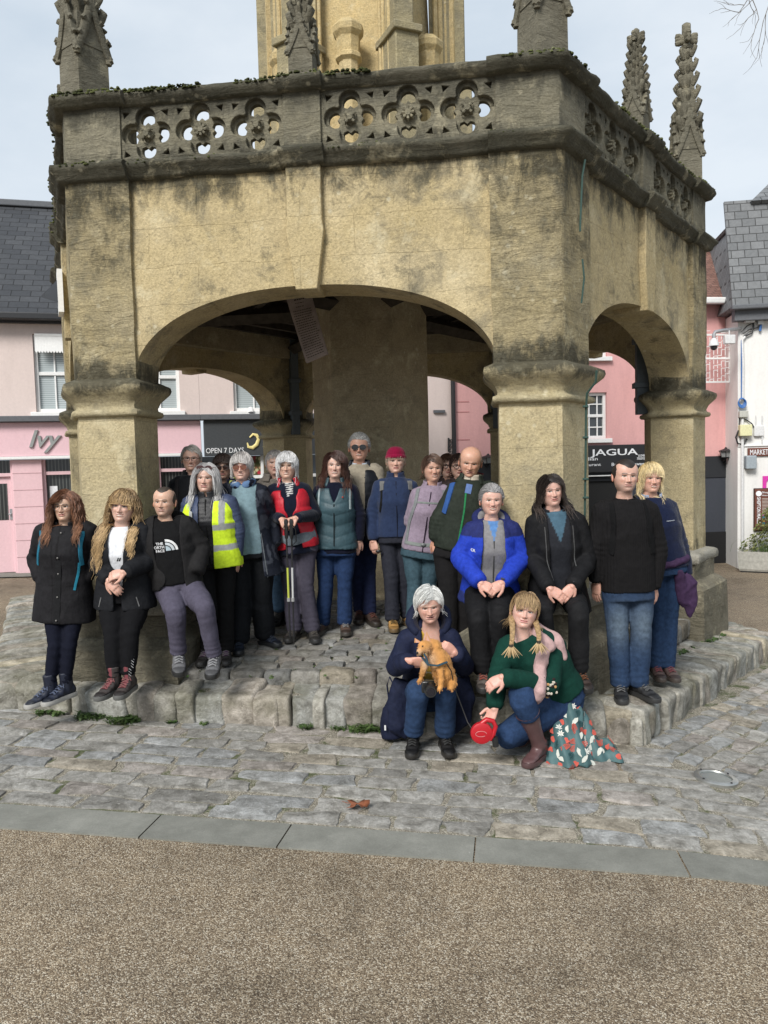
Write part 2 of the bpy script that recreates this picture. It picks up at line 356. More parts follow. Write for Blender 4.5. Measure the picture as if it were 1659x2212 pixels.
def sett(mb,c,ux,L_,W,H,zf,seed,tone,round_=.018,skew=0):
    """low rounded block: top grid falling off at its edges; zf(x,y)=height of its top"""
    uy=np.array([-ux[1],ux[0]]); g=np.array([-1,-.93,-.6,0,.6,.93,1]); V=[]; n=len(g)
    r=np.random.default_rng(seed); jit=r.normal(size=(2,2))*.012; 
    A,B=np.meshgrid(g,g); A=A.ravel();B=B.ravel()
    X=A*L_/2+skew*B*W/2+jit[0,0]*B*A; Y=B*W/2+jit[0,1]*A*B+jit[1,0]*A*.6
    ph=r.random()*6; X=X+.006*np.sin(B*4+ph); Y=Y+.007*np.sin(A*3.3+ph*2)
    px=c[0]+X*ux[0]+Y*uy[0]; py=c[1]+X*ux[1]+Y*uy[1]
    e=np.maximum(np.abs(A),np.abs(B)); corner=np.abs(A*B)**4
    z=zf(px,py)-round_*(e>.92)*.0-np.where(e>.99,.030,np.where(e>.9,.0035,0))-.004*corner+.003*np.sin(A*2.2+ph)*np.cos(B*2+ph)+r.normal()*.0022+r.normal()*.0025*A+r.normal()*.002*B
    F=[(j*n+i,j*n+i+1,(j+1)*n+i+1,(j+1)*n+i) for j in range(n-1) for i in range(n-1)]
    mb.add(np.stack([px,py,z],1),F,tone)
def tone():
    b=random.gauss(1,.11); t=random.random()
    c=np.array([1,1,1.0])*b
    if t<.15: c*=np.array([1.04,.98,.965])
    elif t<.35: c*=np.array([.93,.97,1.03])
    elif t<.42: c*=np.array([1.1,1.02,.9])
    return np.clip(c,.55,1.4)
def sett_area(mb,org,ang,poly,rowh,lmin,lmax,zf,gap=.010,ext=8):
    ux=np.array([math.cos(ang),math.sin(ang)]); uy=np.array([-ux[1],ux[0]]); org=np.array(org,float); v=0; k=0
    while v<ext:
        h=rowh*random.uniform(.86,1.14); u=-ext-random.random()*.4
        while u<ext:
            l=random.uniform(lmin,lmax); c=org+ux*(u+l/2)+uy*(v+h/2)
            if inpoly(c,poly): sett(mb,c,ux,l-gap,h-gap,.05,zf,k*7+int(u*100)+99999,tone(),skew=random.gauss(0,.05))
            u+=l; k+=1
        v+=h
PLAT=[(-3.22,6.20),(-1.91,5.89),(-.49,5.77),(1.80,5.50),(4.35,8.75),(2.7,13.6),(-2.2,14.1),(-4.8,10.0)]
mb=MB()
dang=math.atan2(A1[1]-A0[1],A1[0]-A0[0]); zg=lambda x,y:gz(x)+.014
front=[(-6,ln(A0,A1,-6)+.02),(-2.33,ln(A0,A1,-2.33)+.02),(1.9,ln(A0,A1,1.9)+.02),(2.35,ln(A0,A1,2.35)+.02),(1.85,5.45),(1.65,5.6),(-.49,5.85),(-1.956,6.0),(-3.3,6.3),(-6,7.1)]
sett_area(mb,(-2.258,4.45),dang,front,.163,.24,.52,zg,ext=7)
ra=math.atan2(7.42-5.329,3.635-1.737)
right=[(1.82,5.46),(2.35,ln(A0,A1,2.35)+.02),(4.6,ln(A0,A1,4.6)+.02),(8,6),(8,11),(5.2,9.6)]
sett_area(mb,np.array([1.737,5.329])+np.array([math.sin(ra),-math.cos(ra)])*4.5,ra,right,.155,.18,.36,zg,ext=7)
tag(mb.build('cobbled_paving',M_sett),kind='structure')
sheet('paving_bed',[(-7,ln(A0,A1,-7)),(2.0,ln(A0,A1,2.0)),(2.0,7),(-7,7.5)],.004,M_grit)
sheet('paving_bed_side',[(2.0,ln(A0,A1,2.0)),(4.6,ln(A0,A1,4.6)),(8,6),(2.0,7)],.004,M_grit)
sheet('paving_bed_back',[(2.0,7),(8,6),(8,11),(4,9)],.004,M_grit)
# ================================================================ platform
def pz(x): return gz(x)+.245
def stone(mb,c,size,ang,seed,tone,n=4.5,rough=.012,tilt=0,res=7):
    g=np.linspace(-1,1,res); V=[];idx={}
    F=[]
    def vid(p):
        k=tuple(np.round(p,4))
        if k not in idx: idx[k]=len(V); V.append(p)
        return idx[k]
    for ax in range(3):
        for sg in (-1,1):
            for i in range(res-1):
                for j in range(res-1):
                    q=[]
                    for (a,b) in ((i,j),(i+1,j),(i+1,j+1),(i,j+1)):
                        p=[0,0,0]; p[ax]=sg; p[(ax+1)%3]=g[a]; p[(ax+2)%3]=g[b]; q.append(vid(np.array(p,float)))
                    F.append(tuple(q if sg>0 else q[::-1]))
    P=np.array(V); nrm=(np.abs(P)**n).sum(1)**(1/n); P=P/nrm[:,None]
    P=P*np.array(size)/2; P=P+ (fbm(P+seed*1.7,9,2,seed%17)[:,None])*P/np.linalg.norm(P,axis=1)[:,None]*rough*1.6
    if tilt: 
        ct,st=math.cos(tilt),math.sin(tilt); P=P@np.array([[1,0,0],[0,ct,-st],[0,st,ct]]).T
    ca,sa=math.cos(ang),math.sin(ang); P=P@np.array([[ca,-sa,0],[sa,ca,0],[0,0,1]]).T+np.array(c)
    mb.add(P,F,tone)
def platform():
    mb=MB(); n=len(PLAT); 
    C=np.array([-.13,9.45])
    # bed
    top=[];bot=[]
    for i in range(n):
        a=np.array(PLAT[i]);b=np.array(PLAT[(i+1)%n])
        for k in range(8):
            p=a+(b-a)*k/8; q=p+(C-p)/np.linalg.norm(C-p)*.10; top.append((q[0],q[1],float(pz(q[0]))-.022)); bot.append((q[0],q[1],float(gz(q[0]))-.05))
    m=len(top); ctr=(C[0],C[1],.20)
    V=bot+top+[ctr]; F=[(i,(i+1)%m,m+(i+1)%m,m+i) for i in range(m)]+[(m+i,m+(i+1)%m,2*m) for i in range(m)]
    bed=MB(); bed.add(V,F); tag(bed.build('platform_bed',M_grit,angle=30),kind='structure')
    sd=0
    for i in range(n):
        a=np.array(PLAT[i],float);b=np.array(PLAT[(i+1)%n],float); d=b-a; ln_=np.linalg.norm(d); d/=ln_; nin=np.array([-d[1],d[0]]); ang=math.atan2(d[1],d[0])
        t=0; deep=.40 if i in (0,1,2) else .55
        while t<ln_:
            wd=random.choice([.10,.13,.16,.2,.24]) if i in (0,1,2) else random.choice([.08,.1,.13,.16])
            if i in (0,) : wd*=1.4
            wd=min(wd,max(.08,ln_-t)); dp=deep*random.uniform(.86,1.1); h=.30
            p=a+d*(t+wd/2)+nin*(dp/2+random.gauss(0,.012)); x=p[0]
            stone(mb,(p[0],p[1],float(pz(x))-h/2+random.gauss(.0,.008)),(wd*1.09,dp,h),ang+random.gauss(0,.05),sd,tone()*random.uniform(.9,1.15),n=13,rough=.019,tilt=.10 if i<3 else .05,res=13)
            t+=wd; sd+=1
    for (cx,cy) in (PLAT[3],PLAT[0],(PLAT[4])):
        p=np.array([cx,cy],float); q=p+(C-p)/np.linalg.norm(C-p)*.26
        stone(mb,(q[0],q[1],float(pz(q[0]))-.15),(.46,.46,.31),.6,sd+5,tone(),n=3.4,rough=.03,res=11); sd+=1
    tag(mb.build('stone_step',M_edge,angle=60),kind='structure')
    # cobbles on the platform top behind the edge stones
    mb=MB(); inner=[tuple(np.array(p)+(C-np.array(p))/np.linalg.norm(C-np.array(p))*(.42 if k in(1,2,3) else .62)) for k,p in enumerate(PLAT)]
    sett_area(mb,(0,5),R(-7.2),inner,.15,.2,.42,lambda x,y:np.maximum(pz(x)-.01,.2*0+pz(x)-.01),ext=10)
    tag(mb.build('platform_cobbles',M_floor),kind='structure')
platform()
HEX_C=np.array([-.1315,9.45]); HEX_R=3.832; APO=HEX_R*math.cos(PI/6); ROT0=R(-7.198)
def face_dir(k): a=ROT0+k*PI/3; return np.array([math.cos(a),math.sin(a)]),np.array([-math.sin(a),math.cos(a)])
def hexd(x,y):
    return np.max([-(np.asarray(x)-HEX_C[0])*face_dir(k)[1][0]-(np.asarray(y)-HEX_C[1])*face_dir(k)[1][1] for k in range(6)],axis=0)
def floorz(x,y=None):
    z=.335-.045*np.maximum(0,x-.4)
    return z if y is None else z+.14*np.clip((3.4-hexd(x,y))/1.5,0,1)
def floor():
    mb=MB(); poly=[]
    for k in range(6):
        a=ROT0-PI*2/3+k*PI/3; poly.append(tuple(HEX_C+(HEX_R-.03)*np.array([math.cos(a),math.sin(a)])))
    ux,uy=face_dir(0); o=HEX_C-uy*(APO-.05)
    zf=floorz
    sett_area(mb,o,ROT0,poly,.15,.2,.42,zf,ext=7.2)
    tag(mb.build('cross_floor',M_floor),kind='structure')
    bed=MB(); ring=np.array([(p[0],p[1],float(floorz(p[0]))-.03) for p in poly]); ring0=ring.copy(); ring0[:,2]=-.4
    P_=[]
    for f_ in (1,.75,.6,.3,.05): P_.append(np.array([(HEX_C[0]+(p[0]-HEX_C[0])*f_,HEX_C[1]+(p[1]-HEX_C[1])*f_,0) for p in poly]))
    for q in P_: q[:,2]=floorz(q[:,0],q[:,1])-.013
    bed.loft([ring0]+P_); tag(bed.build('floor_bed',M_grit,angle=30),kind='structure')
    # riser stones along the front and right side
    mb=MB()
    for k in range(6):
        ux,uy=face_dir(k); ang=ROT0+k*PI/3; u=-1.45
        while u<1.45:
            l=random.uniform(.16,.34); c=HEX_C-uy*(APO-.03)+ux*(u+l/2); h=.2
            if k!=1 or True:
                stone(mb,(c[0],c[1],float(floorz(c[0]))-h/2+.012),(l*1.02,.19,h),ang,int(u*50)+k*99+400,tone(),n=8,rough=.014)
            u+=l
    tag(mb.build('floor_edge_stones',M_floor,angle=60),kind='structure')
floor()
# ================================================================ market cross
cross=empty('market_cross',(HEX_C[0],HEX_C[1],0)); tag(cross,'yellow weathered stone market cross with six arches, pierced parapet and crocketed pinnacles','market cross')
def cm(k,corner=False): # matrix of face frame k (or corner frame), relative to the cross centre
    return Matrix.Translation((HEX_C[0],HEX_C[1],0))@Matrix.Rotation(ROT0+k*PI/3-(PI/6 if corner else 0),4,'Z')
def place(o,k,corner=False,parent=cross):
    o.parent=parent; o.matrix_parent_inverse=Matrix.Identity(4)
    if parent is cross: o.location=(0,0,0); o.rotation_euler=(0,0,ROT0+k*PI/3-(PI/6 if corner else 0))
def pierpoly(w,t,R_=HEX_R):
    C=np.array([0,-R_]); d=np.array([math.cos(PI/6),math.sin(PI/6)]); nn=np.array([-d[1],d[0]])
    B=C+w*d; D=B+t*nn; m=lambda p:np.array([-p[0],p[1]])
    return [C,B,D,m(D),m(B)]
def subdiv_ring(r,k=4):
    out=[]; n=len(r)
    for i in range(n):
        for j in range(k): out.append(r[i]+(r[(i+1)%n]-r[i])*j/k)
    return np.array(out)
def weather(rings,amp,seed,sc=5):
    P=np.concatenate(rings); c=P[:,:2].mean(0); d=P[:,:2]-c; d/=np.linalg.norm(d,axis=1)[:,None]+1e-6
    P[:,:2]+=d*(fbm(P,sc,3,seed)*amp)[:,None]; n=len(rings[0]); return [P[i*n:(i+1)*n] for i in range(len(rings))]
def make_pier(k):
    poly=pierpoly(.47,.46)
    zs=np.linspace(.2,2.42,14); rg=[subdiv_ring(r,5) for r in rings_from_poly(poly,[(z,.0) for z in zs])]
    pr=MB(); pr.loft(weather(rg,.004,k)); p=pr.build('pier',M_pier,angle=50); place(p,k,True)
    cap=MB(); prof=[(2.395,.0),(2.40,.035),(2.42,.05),(2.445,.045),(2.46,.012),(2.48,.008),(2.53,.03),(2.57,.07),(2.60,.10),(2.63,.112),(2.66,.105),(2.675,.075),(2.70,.02)]
    rg=[subdiv_ring(r,6) for r in rings_from_poly(poly,prof)]
    cap.loft(weather(rg,.006,k+9,7)); c=cap.build('capital',M_cap,angle=60,parent=p)
    up=pierpoly(.50,.44); zs=np.linspace(2.66,4.36,26); rg=[subdiv_ring(r,7) for r in rings_from_poly(up,[(z,.012 if z>3.1 else 0.004) for z in zs])]
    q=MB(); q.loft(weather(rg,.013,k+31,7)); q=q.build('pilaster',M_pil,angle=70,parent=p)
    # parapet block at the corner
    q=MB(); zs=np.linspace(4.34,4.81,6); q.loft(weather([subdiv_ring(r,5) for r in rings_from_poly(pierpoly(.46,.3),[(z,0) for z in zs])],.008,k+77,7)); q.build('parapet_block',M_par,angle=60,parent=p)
    # bench round the pier foot
    bp=pierpoly(.62,.62)
    b=MB(); sec=[(-.1,.21),(.30,.21),(.54,.205),(.60,.12),(.62,.075),(.80,.08),(.81,.07)]
    rg=[subdiv_ring(r,6) for r in rings_from_poly(bp,[(z,o) for z,o in sec])]
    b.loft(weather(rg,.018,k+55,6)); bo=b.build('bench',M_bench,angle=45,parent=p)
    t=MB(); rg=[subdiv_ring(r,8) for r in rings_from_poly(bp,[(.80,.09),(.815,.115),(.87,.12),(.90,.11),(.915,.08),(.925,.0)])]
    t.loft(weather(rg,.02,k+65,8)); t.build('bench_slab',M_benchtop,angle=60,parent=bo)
    return p
piers=[make_pier(k) for k in range(6)]
a_arch=1.446; AZ0=2.66; ARISE=.70
def arch_z(x): 
    t=np.clip(np.abs(x)/a_arch,0,1); return AZ0+ARISE*(1-t**2.25)**(1/2.1)
def make_arch(k):
    mb=MB(); th=np.linspace(-PI/2,PI/2,57); xs=np.sin(th)*a_arch; xs=np.concatenate([[-1.78],xs,[1.78]])
    zl=arch_z(xs); zl[0]=zl[-1]=AZ0; top=4.36; nr=9
    yf,yb=-APO+.035,-APO+.47
    for y in (yf,yb):
        V=[];F=[]
        for i,x in enumerate(xs):
            for j in range(nr+1):
                z=zl[i]+(top-zl[i])*j/nr; V.append((x,y+ (fbm([[x,0,z]],4,2,k)[0]*.006 if y==yf and j>0 else 0),z))
        m=nr+1
        for i in range(len(xs)-1):
            for j in range(nr): a=i*m+j; F.append((a,a+m,a+m+1,a+1) if y==yf else (a,a+1,a+m+1,a+m))
        mb.add(V,F)
    V=[];F=[]
    ny=4
    for i in range(1,len(xs)-1):
        for j in range(ny+1): V.append((xs[i],yf+(yb-yf)*j/ny,zl[i]))
    for i in range(len(xs)-3):
        for j in range(ny): a=i*(ny+1)+j; F.append((a,a+1,a+ny+2,a+ny+1))
    mb.add(V,F)
    w=mb.build('arch_wall',M_wall,angle=35); place(w,k)
    # keystone and mid strip
    kb=MB(); zc=AZ0+ARISE
    def slab_(pts,y0,y1):
        n=len(pts); a=[(x,y0,z) for x,z in pts]; b=[(x,y1,z) for x,z in pts]; kb.loft([a,b])
    slab_([(-.085,zc-.045),(.085,zc-.045),(.148,zc+.40),(.135,zc+.48),(.135,4.37),(-.135,4.37),(-.135,zc+.48),(-.148,zc+.40)],-APO-.03,-APO+.3)
    kb.build('keystone',M_wall,parent=w,bevel=.008)
    # parapet mid block
    q=MB(); q.box((-.145,-APO-.012,4.36),(.145,-APO+.24,4.81)); q.build('parapet_block',M_par,parent=w,bevel=.006)
    return w
arches=[make_arch(k) for k in range(6)]
# ---- mouldings that run round the hexagon and break forward at blocks
def outline(off,brk=.05,wc=.52,wm=.17):
    """plan of the parapet line with breaks; local to the cross centre"""
    P=[]
    for k in range(6):
        a=ROT0+k*PI/3; ux=np.array([math.cos(a),math.sin(a)]); ny=-np.array([-math.sin(a),math.cos(a)])  # outward
        h=HEX_R/2; t3=math.tan(PI/6)
        def pt(u,o): return ux*u+ny*(APO+o)
        o1=off+brk; 
        P.append((pt(-(h+o1*t3),o1)))
        for (u,o) in ((-(h-wc),o1),(-(h-wc),off),(-wm,off),(-wm,o1),(wm,o1),(wm,off),(h-wc,off),(h-wc,o1)): P.append(pt(u,o))
    return np.array(P)
def moulding(name,prof,m,seed,amp,brk=.05,wc=.52,wm=.17):
    rg=[]
    for z,o in prof:
        q=outline(o,brk,wc,wm); n=len(q); out=[]
        for i in range(n):
            a,b=q[i],q[(i+1)%n]; kk=max(1,int(round(np.linalg.norm(b-a)/.06)))
            if i>=0: 
                kk={0:7,1:1,2:20,3:1,4:5,5:1,6:20,7:1,8:7}[i%9]
            for j in range(kk): p=a+(b-a)*j/kk; out.append((p[0],p[1],z))
        rg.append(np.array(out))
    P=np.concatenate(rg); c=P[:,:2]; d=c/np.linalg.norm(c,axis=1)[:,None]
    f=fbm(P,9,3,seed)+.6*fbm(P,30,2,seed+1)
    P[:,:2]+=d*(f*amp)[:,None]; P[:,2]+=fbm(P+5,11,3,seed+2)*amp*.9
    n=len(rg[0]); mb=MB(); mb.loft([P[i*n:(i+1)*n] for i in range(len(rg))],cap=False)
    o=mb.build(name,m,angle=75); o.parent=cross; return o
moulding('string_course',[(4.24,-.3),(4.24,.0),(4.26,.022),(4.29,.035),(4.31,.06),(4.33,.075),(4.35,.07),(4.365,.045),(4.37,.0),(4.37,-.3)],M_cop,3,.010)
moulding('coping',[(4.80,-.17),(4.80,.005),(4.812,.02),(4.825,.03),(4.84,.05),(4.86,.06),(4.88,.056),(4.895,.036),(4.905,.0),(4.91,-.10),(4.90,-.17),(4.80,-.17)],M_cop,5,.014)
# ---- pierced parapet panels
def quatre_hole(cx,cz,r,lobe=True):
    """closed outlines (list of point lists) of the four lobes"""
    H=[]
    for q in range(4):
        a=q*PI/2; pts=[]
        # heart shape pointing outwards: round outer end, notched inner edge by the boss
        rr=r*.30; d=r*.60
        for t in np.linspace(-PI*.62,PI*.62,15): pts.append((d+rr*math.cos(t)*1.05,rr*1.06*math.sin(t)))
        pts+= [(d-rr*.62,rr*.42),(d-rr*.28,0),(d-rr*.62,-rr*.42)]
        H.append([(cx+x*math.cos(a)-y*math.sin(a),cz+x*math.sin(a)+y*math.cos(a)) for x,y in pts])
    return H
def curve_plate(name,outer,holes,y0,thick,m,bev=.004):
    cu=bpy.data.curves.new(name,'CURVE'); cu.dimensions='2D'; cu.fill_mode='BOTH'; cu.extrude=thick/2; cu.bevel_depth=bev; cu.bevel_resolution=0
    for pts in [outer]+holes:
        s=cu.splines.new('POLY'); s.points.add(len(pts)-1); s.use_cyclic_u=True
        for i,(x,z) in enumerate(pts): s.points[i].co=(x,z,0,1)
    o=bpy.data.objects.new(name,cu); COL.objects.link(o); dg=bpy.context.evaluated_depsgraph_get(); me=bpy.data.meshes.new_from_object(o.evaluated_get(dg))
    bpy.data.objects.remove(o); v=np.array([x.co[:] for x in me.vertices]); f=[tuple(p.vertices) for p in me.polygons]
    v=np.stack([v[:,0],y0+thick/2-v[:,2],v[:,1]],1); return v,f
PZ0,PZ1=4.38,4.80
def panel_mesh(side):
    """three quatrefoils between the corner block and the mid block"""
    x0,x1=.145,1.47; cells=3; w=(x1-x0)/cells; cz=(PZ0+PZ1)/2
    front=[];back=[]; mb=MB(); bosses=[]
    for c in range(cells):
        boss=MB(); bosses.append(boss)
        cx=x0+w*(c+.5); r=.198
        big=[]; 
        for q in range(4):      # large foiled recess in the front layer
            a=q*PI/2; d=r*.60; rr=r*.44
            for t in np.linspace(-PI*.60,PI*.60,11):
                x,y=d+rr*math.cos(t),rr*math.sin(t); big.append((cx+x*math.cos(a)-y*math.sin(a),cz+x*math.sin(a)+y*math.cos(a)))
        front.append(big); back+=quatre_hole(cx,cz,r*.96)
        for sx in(-1,1):
            for sz in(-1,1):
                tx,tz=cx+sx*(w/2-.03),cz+sz*(.178); front.append([(tx,tz),(tx-sx*.07,tz-sz*.012),(tx-sx*.012,tz-sz*.062)][::(1 if sx*sz>0 else -1)])
        # boss: layered diamond flower
        for (rad,dep,rt,nn) in ((.062,.035,0,4),(.05,.06,PI/4,4),(.03,.075,0,8)):
            ring=[(cx+rad*math.cos(rt+2*PI*i/nn),0,cz+rad*math.sin(rt+2*PI*i/nn)) for i in range(nn)]
            a=np.array(ring); b=a.copy(); a[:,1]=-APO+.08; b[:,1]=-APO+.08-dep; cc=np.array([cx,0,cz]); b[:,0]=cx+(b[:,0]-cx)*.75; b[:,2]=cz+(b[:,2]-cz)*.75
            boss.loft([a,b])
        for i in range(4+4*(c%2)):
            t=2*PI*i/(4+4*(c%2))+PI/4; px,pz_=cx+.042*math.cos(t),cz+.042*math.sin(t)
            boss.tube([(cx,-APO+.02,cz),(px,-APO+.015,pz_),(cx+.058*math.cos(t),-APO+.05,cz+.058*math.sin(t))],[.008,.011,.005],6)
    outer=[(x0-.01,PZ0-.02),(x1+.01,PZ0-.02),(x1+.01,PZ1+.02),(x0-.01,PZ1+.02)]
    v,f=curve_plate('p',outer,front,-APO+.02,.045,None); mb.add(v,f)
    v,f=curve_plate('p',outer,back,-APO+.065,.045,None,.003); mb.add(v,f)
    return mb,bosses
pm,bs=panel_mesh(1)
for k in range(6):
    for sx in (1,-1):
        for src,nm in [(pm,'parapet_panel')]+[(b_,'boss') for b_ in bs]:
            m2=MB(); 
            for v,c in zip(src.v,src.c):
                v=v.copy(); v[:,0]*=sx
                if nm=='parapet_panel': v[:,1]+=fbm(v,14,2,k)*.003
                m2.v.append(v); m2.c.append(c)
            m2.f=src.f; m2.mi=src.mi; m2.n=src.n
            o=m2.build(nm,M_par,angle=35)
            if nm=='parapet_panel': place(o,k); par=o
            else: o.parent=par
# moss clumps on the coping
def moss():
    mb=MB(); r=random.Random(3)
    for i in range(4200):
        k=r.choice([0,0,0,1,1,5]); ux,uy=face_dir(k); u=r.uniform(-1.95,1.95); lev=r.choice([0,0,0,1]); off=r.uniform(-.10,.075) if lev==0 else r.uniform(-.02,.08)
        c=HEX_C*0+ux*u-uy*(APO+off+(.04 if abs(u)>1.4 or abs(u)<.17 else 0)); z=(4.905 if lev==0 else 4.368)-(.03 if off>.05 else 0); s=r.uniform(.004,.013)*(1 if lev==0 else .8)
        if fbm([[u*1.0,k*3.,lev*5.]],3,2,4)[0]<-.25: continue
        V=[];n=6
        for zz,rr in ((-.5,.9),(.3,1),(.9,.5)):
            for j in range(n): t=2*PI*j/n+i; q=rr*s*r.uniform(.8,1.2); V.append((c[0]+q*math.cos(t)*1.3,c[1]+q*math.sin(t)*1.3,z+zz*s))
        V.append((c[0],c[1],z+s*1.05)); F=[(a*n+j,a*n+(j+1)%n,(a+1)*n+(j+1)%n,(a+1)*n+j) for a in range(2) for j in range(n)]+[(2*n+j,2*n+(j+1)%n,3*n) for j in range(n)]
        g=r.random(); mb.add(V,F,(1,1,1))
    m,nt,b=mat('moss',.95,.1); n=noise_(nt,objco(nt),5,5,.7); L(nt,ramp(nt,n,[(.3,(.016,.017,.01)),(.5,(.045,.05,.02)),(.6,(.09,.10,.035)),(.72,(.2,.2,.14))]),b.inputs['Base Color'])
    o=mb.build('moss',m,parent=cross,angle=80); tag(o,kind='stuff')
moss()
# ---- pinnacles
def pinnacle(mb_args,h,w):
    shaft=MB(); s=w/2; sq=lambda r,z:np.array([(r,-r,z),(r,r,z),(-r,r,z),(-r,-r,z)])
    sh=.30*h
    shaft.loft([sq(s,0),sq(s*.97,sh)])
    spire=MB(); spire.loft([sq(s*.8,sh*.9),sq(s*.72,sh*1.35),sq(s*.5,h*.62),sq(s*.30,h*.86)])
    cro=MB()
    for q in range(4):          # ogee gablets on the four sides
        a=q*PI/2; ca,sa=math.cos(a),math.sin(a)
        def T(x,y,z): return (x*ca-y*sa,x*sa+y*ca,z)
        for sx in (-1,1):
            path=[]
            for t in np.linspace(0,1,9):
                x=sx*s*(1.0*(1-t)**1.7+.12*(1-t))
                z=sh*.66+sh*.92*t
                path.append(T(x,-s*1.06,z))
            cro.tube(path,[.022*w/.28]*8+[.015],6,flat=1.5)
            for t in (.25,.5,.75):
                x=sx*s*(1.0*(1-t)**1.7+.12*(1-t)); z=sh*.66+sh*.92*t; cro.tube([T(x,-s*1.05,z),T(x+sx*.03*w/.28,-s*1.12,z+.035*w/.28),T(x+sx*.045*w/.28,-s*1.15,z+.015*w/.28)],[.02*w/.28,.024*w/.28,.014*w/.28],6)
            # knob at the foot
            cro.tube([T(sx*s*1.0,-s*1.02,sh*.64),T(sx*s*1.05,-s*1.05,sh*.74)],[.026*w/.28,.03*w/.28],6)
        cro.loft([[T(-s,-s*1.03,sh*.8),T(s,-s*1.03,sh*.8),T(s*.25,-s*1.03,sh*1.35),T(-s*.25,-s*1.03,sh*1.35)],[T(-s,-s*.6,sh*.8),T(s,-s*.6,sh*.8),T(s*.25,-s*.6,sh*1.35),T(-s*.25,-s*.6,sh*1.35)]])
    nl=6
    for lv in range(nl):        # crockets up the four arrises and leaf on faces
        z=sh*1.15+(h*.84-sh*1.15)*(lv+.15)/nl; rr=s*(.78-.5*(z-sh)/(h-sh))
        for q in range(8):
            a=PI/4*q; d=rr*(1.30 if q%2 else 1.0); sc=(w/.28)*(1.15 if q%2 else .9)*(1-.06*lv); z=z+(.03 if q%2 else 0)
            c,s_=math.cos(a),math.sin(a)
            P=[(0,-.05),(.03,-.01),(.055,.025),(.068,.05),(.052,.066),(.036,.052)]
            cro.tube([((d*.75+x*sc)*c,(d*.75+x*sc)*s_,z+y*sc*1.1) for x,y in P],[.03*sc,.032*sc,.03*sc,.028*sc,.024*sc,.014*sc],6)
    # finial
    fz=h*.86; q=w/.28
    cro.tube([(0,0,fz-.03*q),(0,0,fz),(0,0,fz+.02*q)],[.06*q,.075*q,.05*q],8)
    for k in range(4):
        a=k*PI/2; c,s_=math.cos(a),math.sin(a)
        for j in range(3): cro.tube([(0,0,fz+.07*q),(.085*q*c,.085*q*s_,fz+(.05+.035*j)*q),(.12*q*c,.12*q*s_,fz+(.04+.045*j)*q)],[.035*q,.035*q,.022*q],6)
    cro.tube([(0,0,fz),(0,0,fz+.12*q),(0,0,h-.02),(0,0,h)],[.04*q,.05*q,.05*q,.015],8)
    return shaft,spire,cro
def add_pin(k,corner,h,w,rad,parent):
    sh,sp,cr=pinnacle(None,h,w)
    for m_ in (sh,sp,cr):
        for v in m_.v: v[:]=v+fbm(v,16,2,k)[:,None]*.004; v[:,1]-=rad; v[:,2]+=4.88
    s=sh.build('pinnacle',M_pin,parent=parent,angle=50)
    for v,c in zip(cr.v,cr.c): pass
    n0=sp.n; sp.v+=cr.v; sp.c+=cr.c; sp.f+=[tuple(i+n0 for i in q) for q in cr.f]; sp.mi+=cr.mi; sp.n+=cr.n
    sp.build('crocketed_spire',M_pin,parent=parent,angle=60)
for k in range(6):
    add_pin(k,True,1.85,.27,HEX_R-.20,piers[k]); add_pin(k,False,1.02,.19,APO-.10,arches[k])
# ---- roof, ceiling and timbers
hexp=lambda r:ngon(6,r,ROT0-2*PI/3)
mb=MB(); mb.loft(rings_from_poly(hexp(HEX_R-.25),[(4.22,0),(4.28,0)])); mb.build('roof_slab',M_butt,parent=cross)
mb=MB(); mb.loft(rings_from_poly(hexp(HEX_R-.40),[(4.0,0),(4.05,0)])); mb.build('ceiling',M_timber,parent=cross)
mb=MB()
for k in range(6):
    ux,uy=face_dir(k)
    for j in range(6):
        d=.75+j*.42; hl=d*math.tan(PI/6)*1.0
        c=-uy*d
        v=np.array([(x,y,z) for z in (3.86,4.0) for y in (-.04,.04) for x in (-hl,hl)]); M=np.array([[ux[0],uy[0],0],[ux[1],uy[1],0],[0,0,1]])
        v=v@M.T+np.array([c[0],c[1],0]); mb.add(v,[(0,2,3,1),(4,5,7,6),(0,1,5,4),(2,6,7,3),(0,4,6,2),(1,3,7,5)])
    a=ROT0-2*PI/3+k*PI/3; p0=np.array([math.cos(a),math.sin(a)])
    mb.tube([(*(p0*.6),3.78),(*(p0*3.5),3.78)],.10,4)
mb.build('roof_timbers',M_timber,parent=cross)
# inner wall band under the ceiling (thicker stone above the arches, inside)
for k in range(6):
    mb=MB(); mb.box((-1.62,-APO+.465,3.62),(1.62,-APO+.60,4.02)); o=mb.build('inner_corbel',M_in,bevel=.01); place(o,k)
# steel brackets in the back left and right corners
for k,nm in ((4,'a'),(2,'b'),(3,'c'),(5,'d')):
    mb=MB(); mb.box((-.06,-HEX_R+.62,2.45),(.06,-HEX_R+.76,3.95)); mb.box((-.085,-HEX_R+.60,3.25),(.085,-HEX_R+.79,3.31)); mb.box((-.085,-HEX_R+.60,2.75),(.085,-HEX_R+.79,2.81)); o=mb.build('steel_post',M_greym,bevel=.004); place(o,k,True)
# central column
mb=MB(); zs=[(.2,.30),(.50,.30),(.54,.25),(.90,.25),(.95,.17),(1.0,.14),(1.50,.13),(1.62,.05),(1.74,.0)]+[(z,0) for z in np.linspace(1.9,4.02,9)]
rg=[subdiv_ring(r,5) for r in rings_from_poly(hexp(.69),zs)]
mb.loft(weather(rg,.006,88,4)); mb.build('central_column',M_in,parent=cross,angle=40)
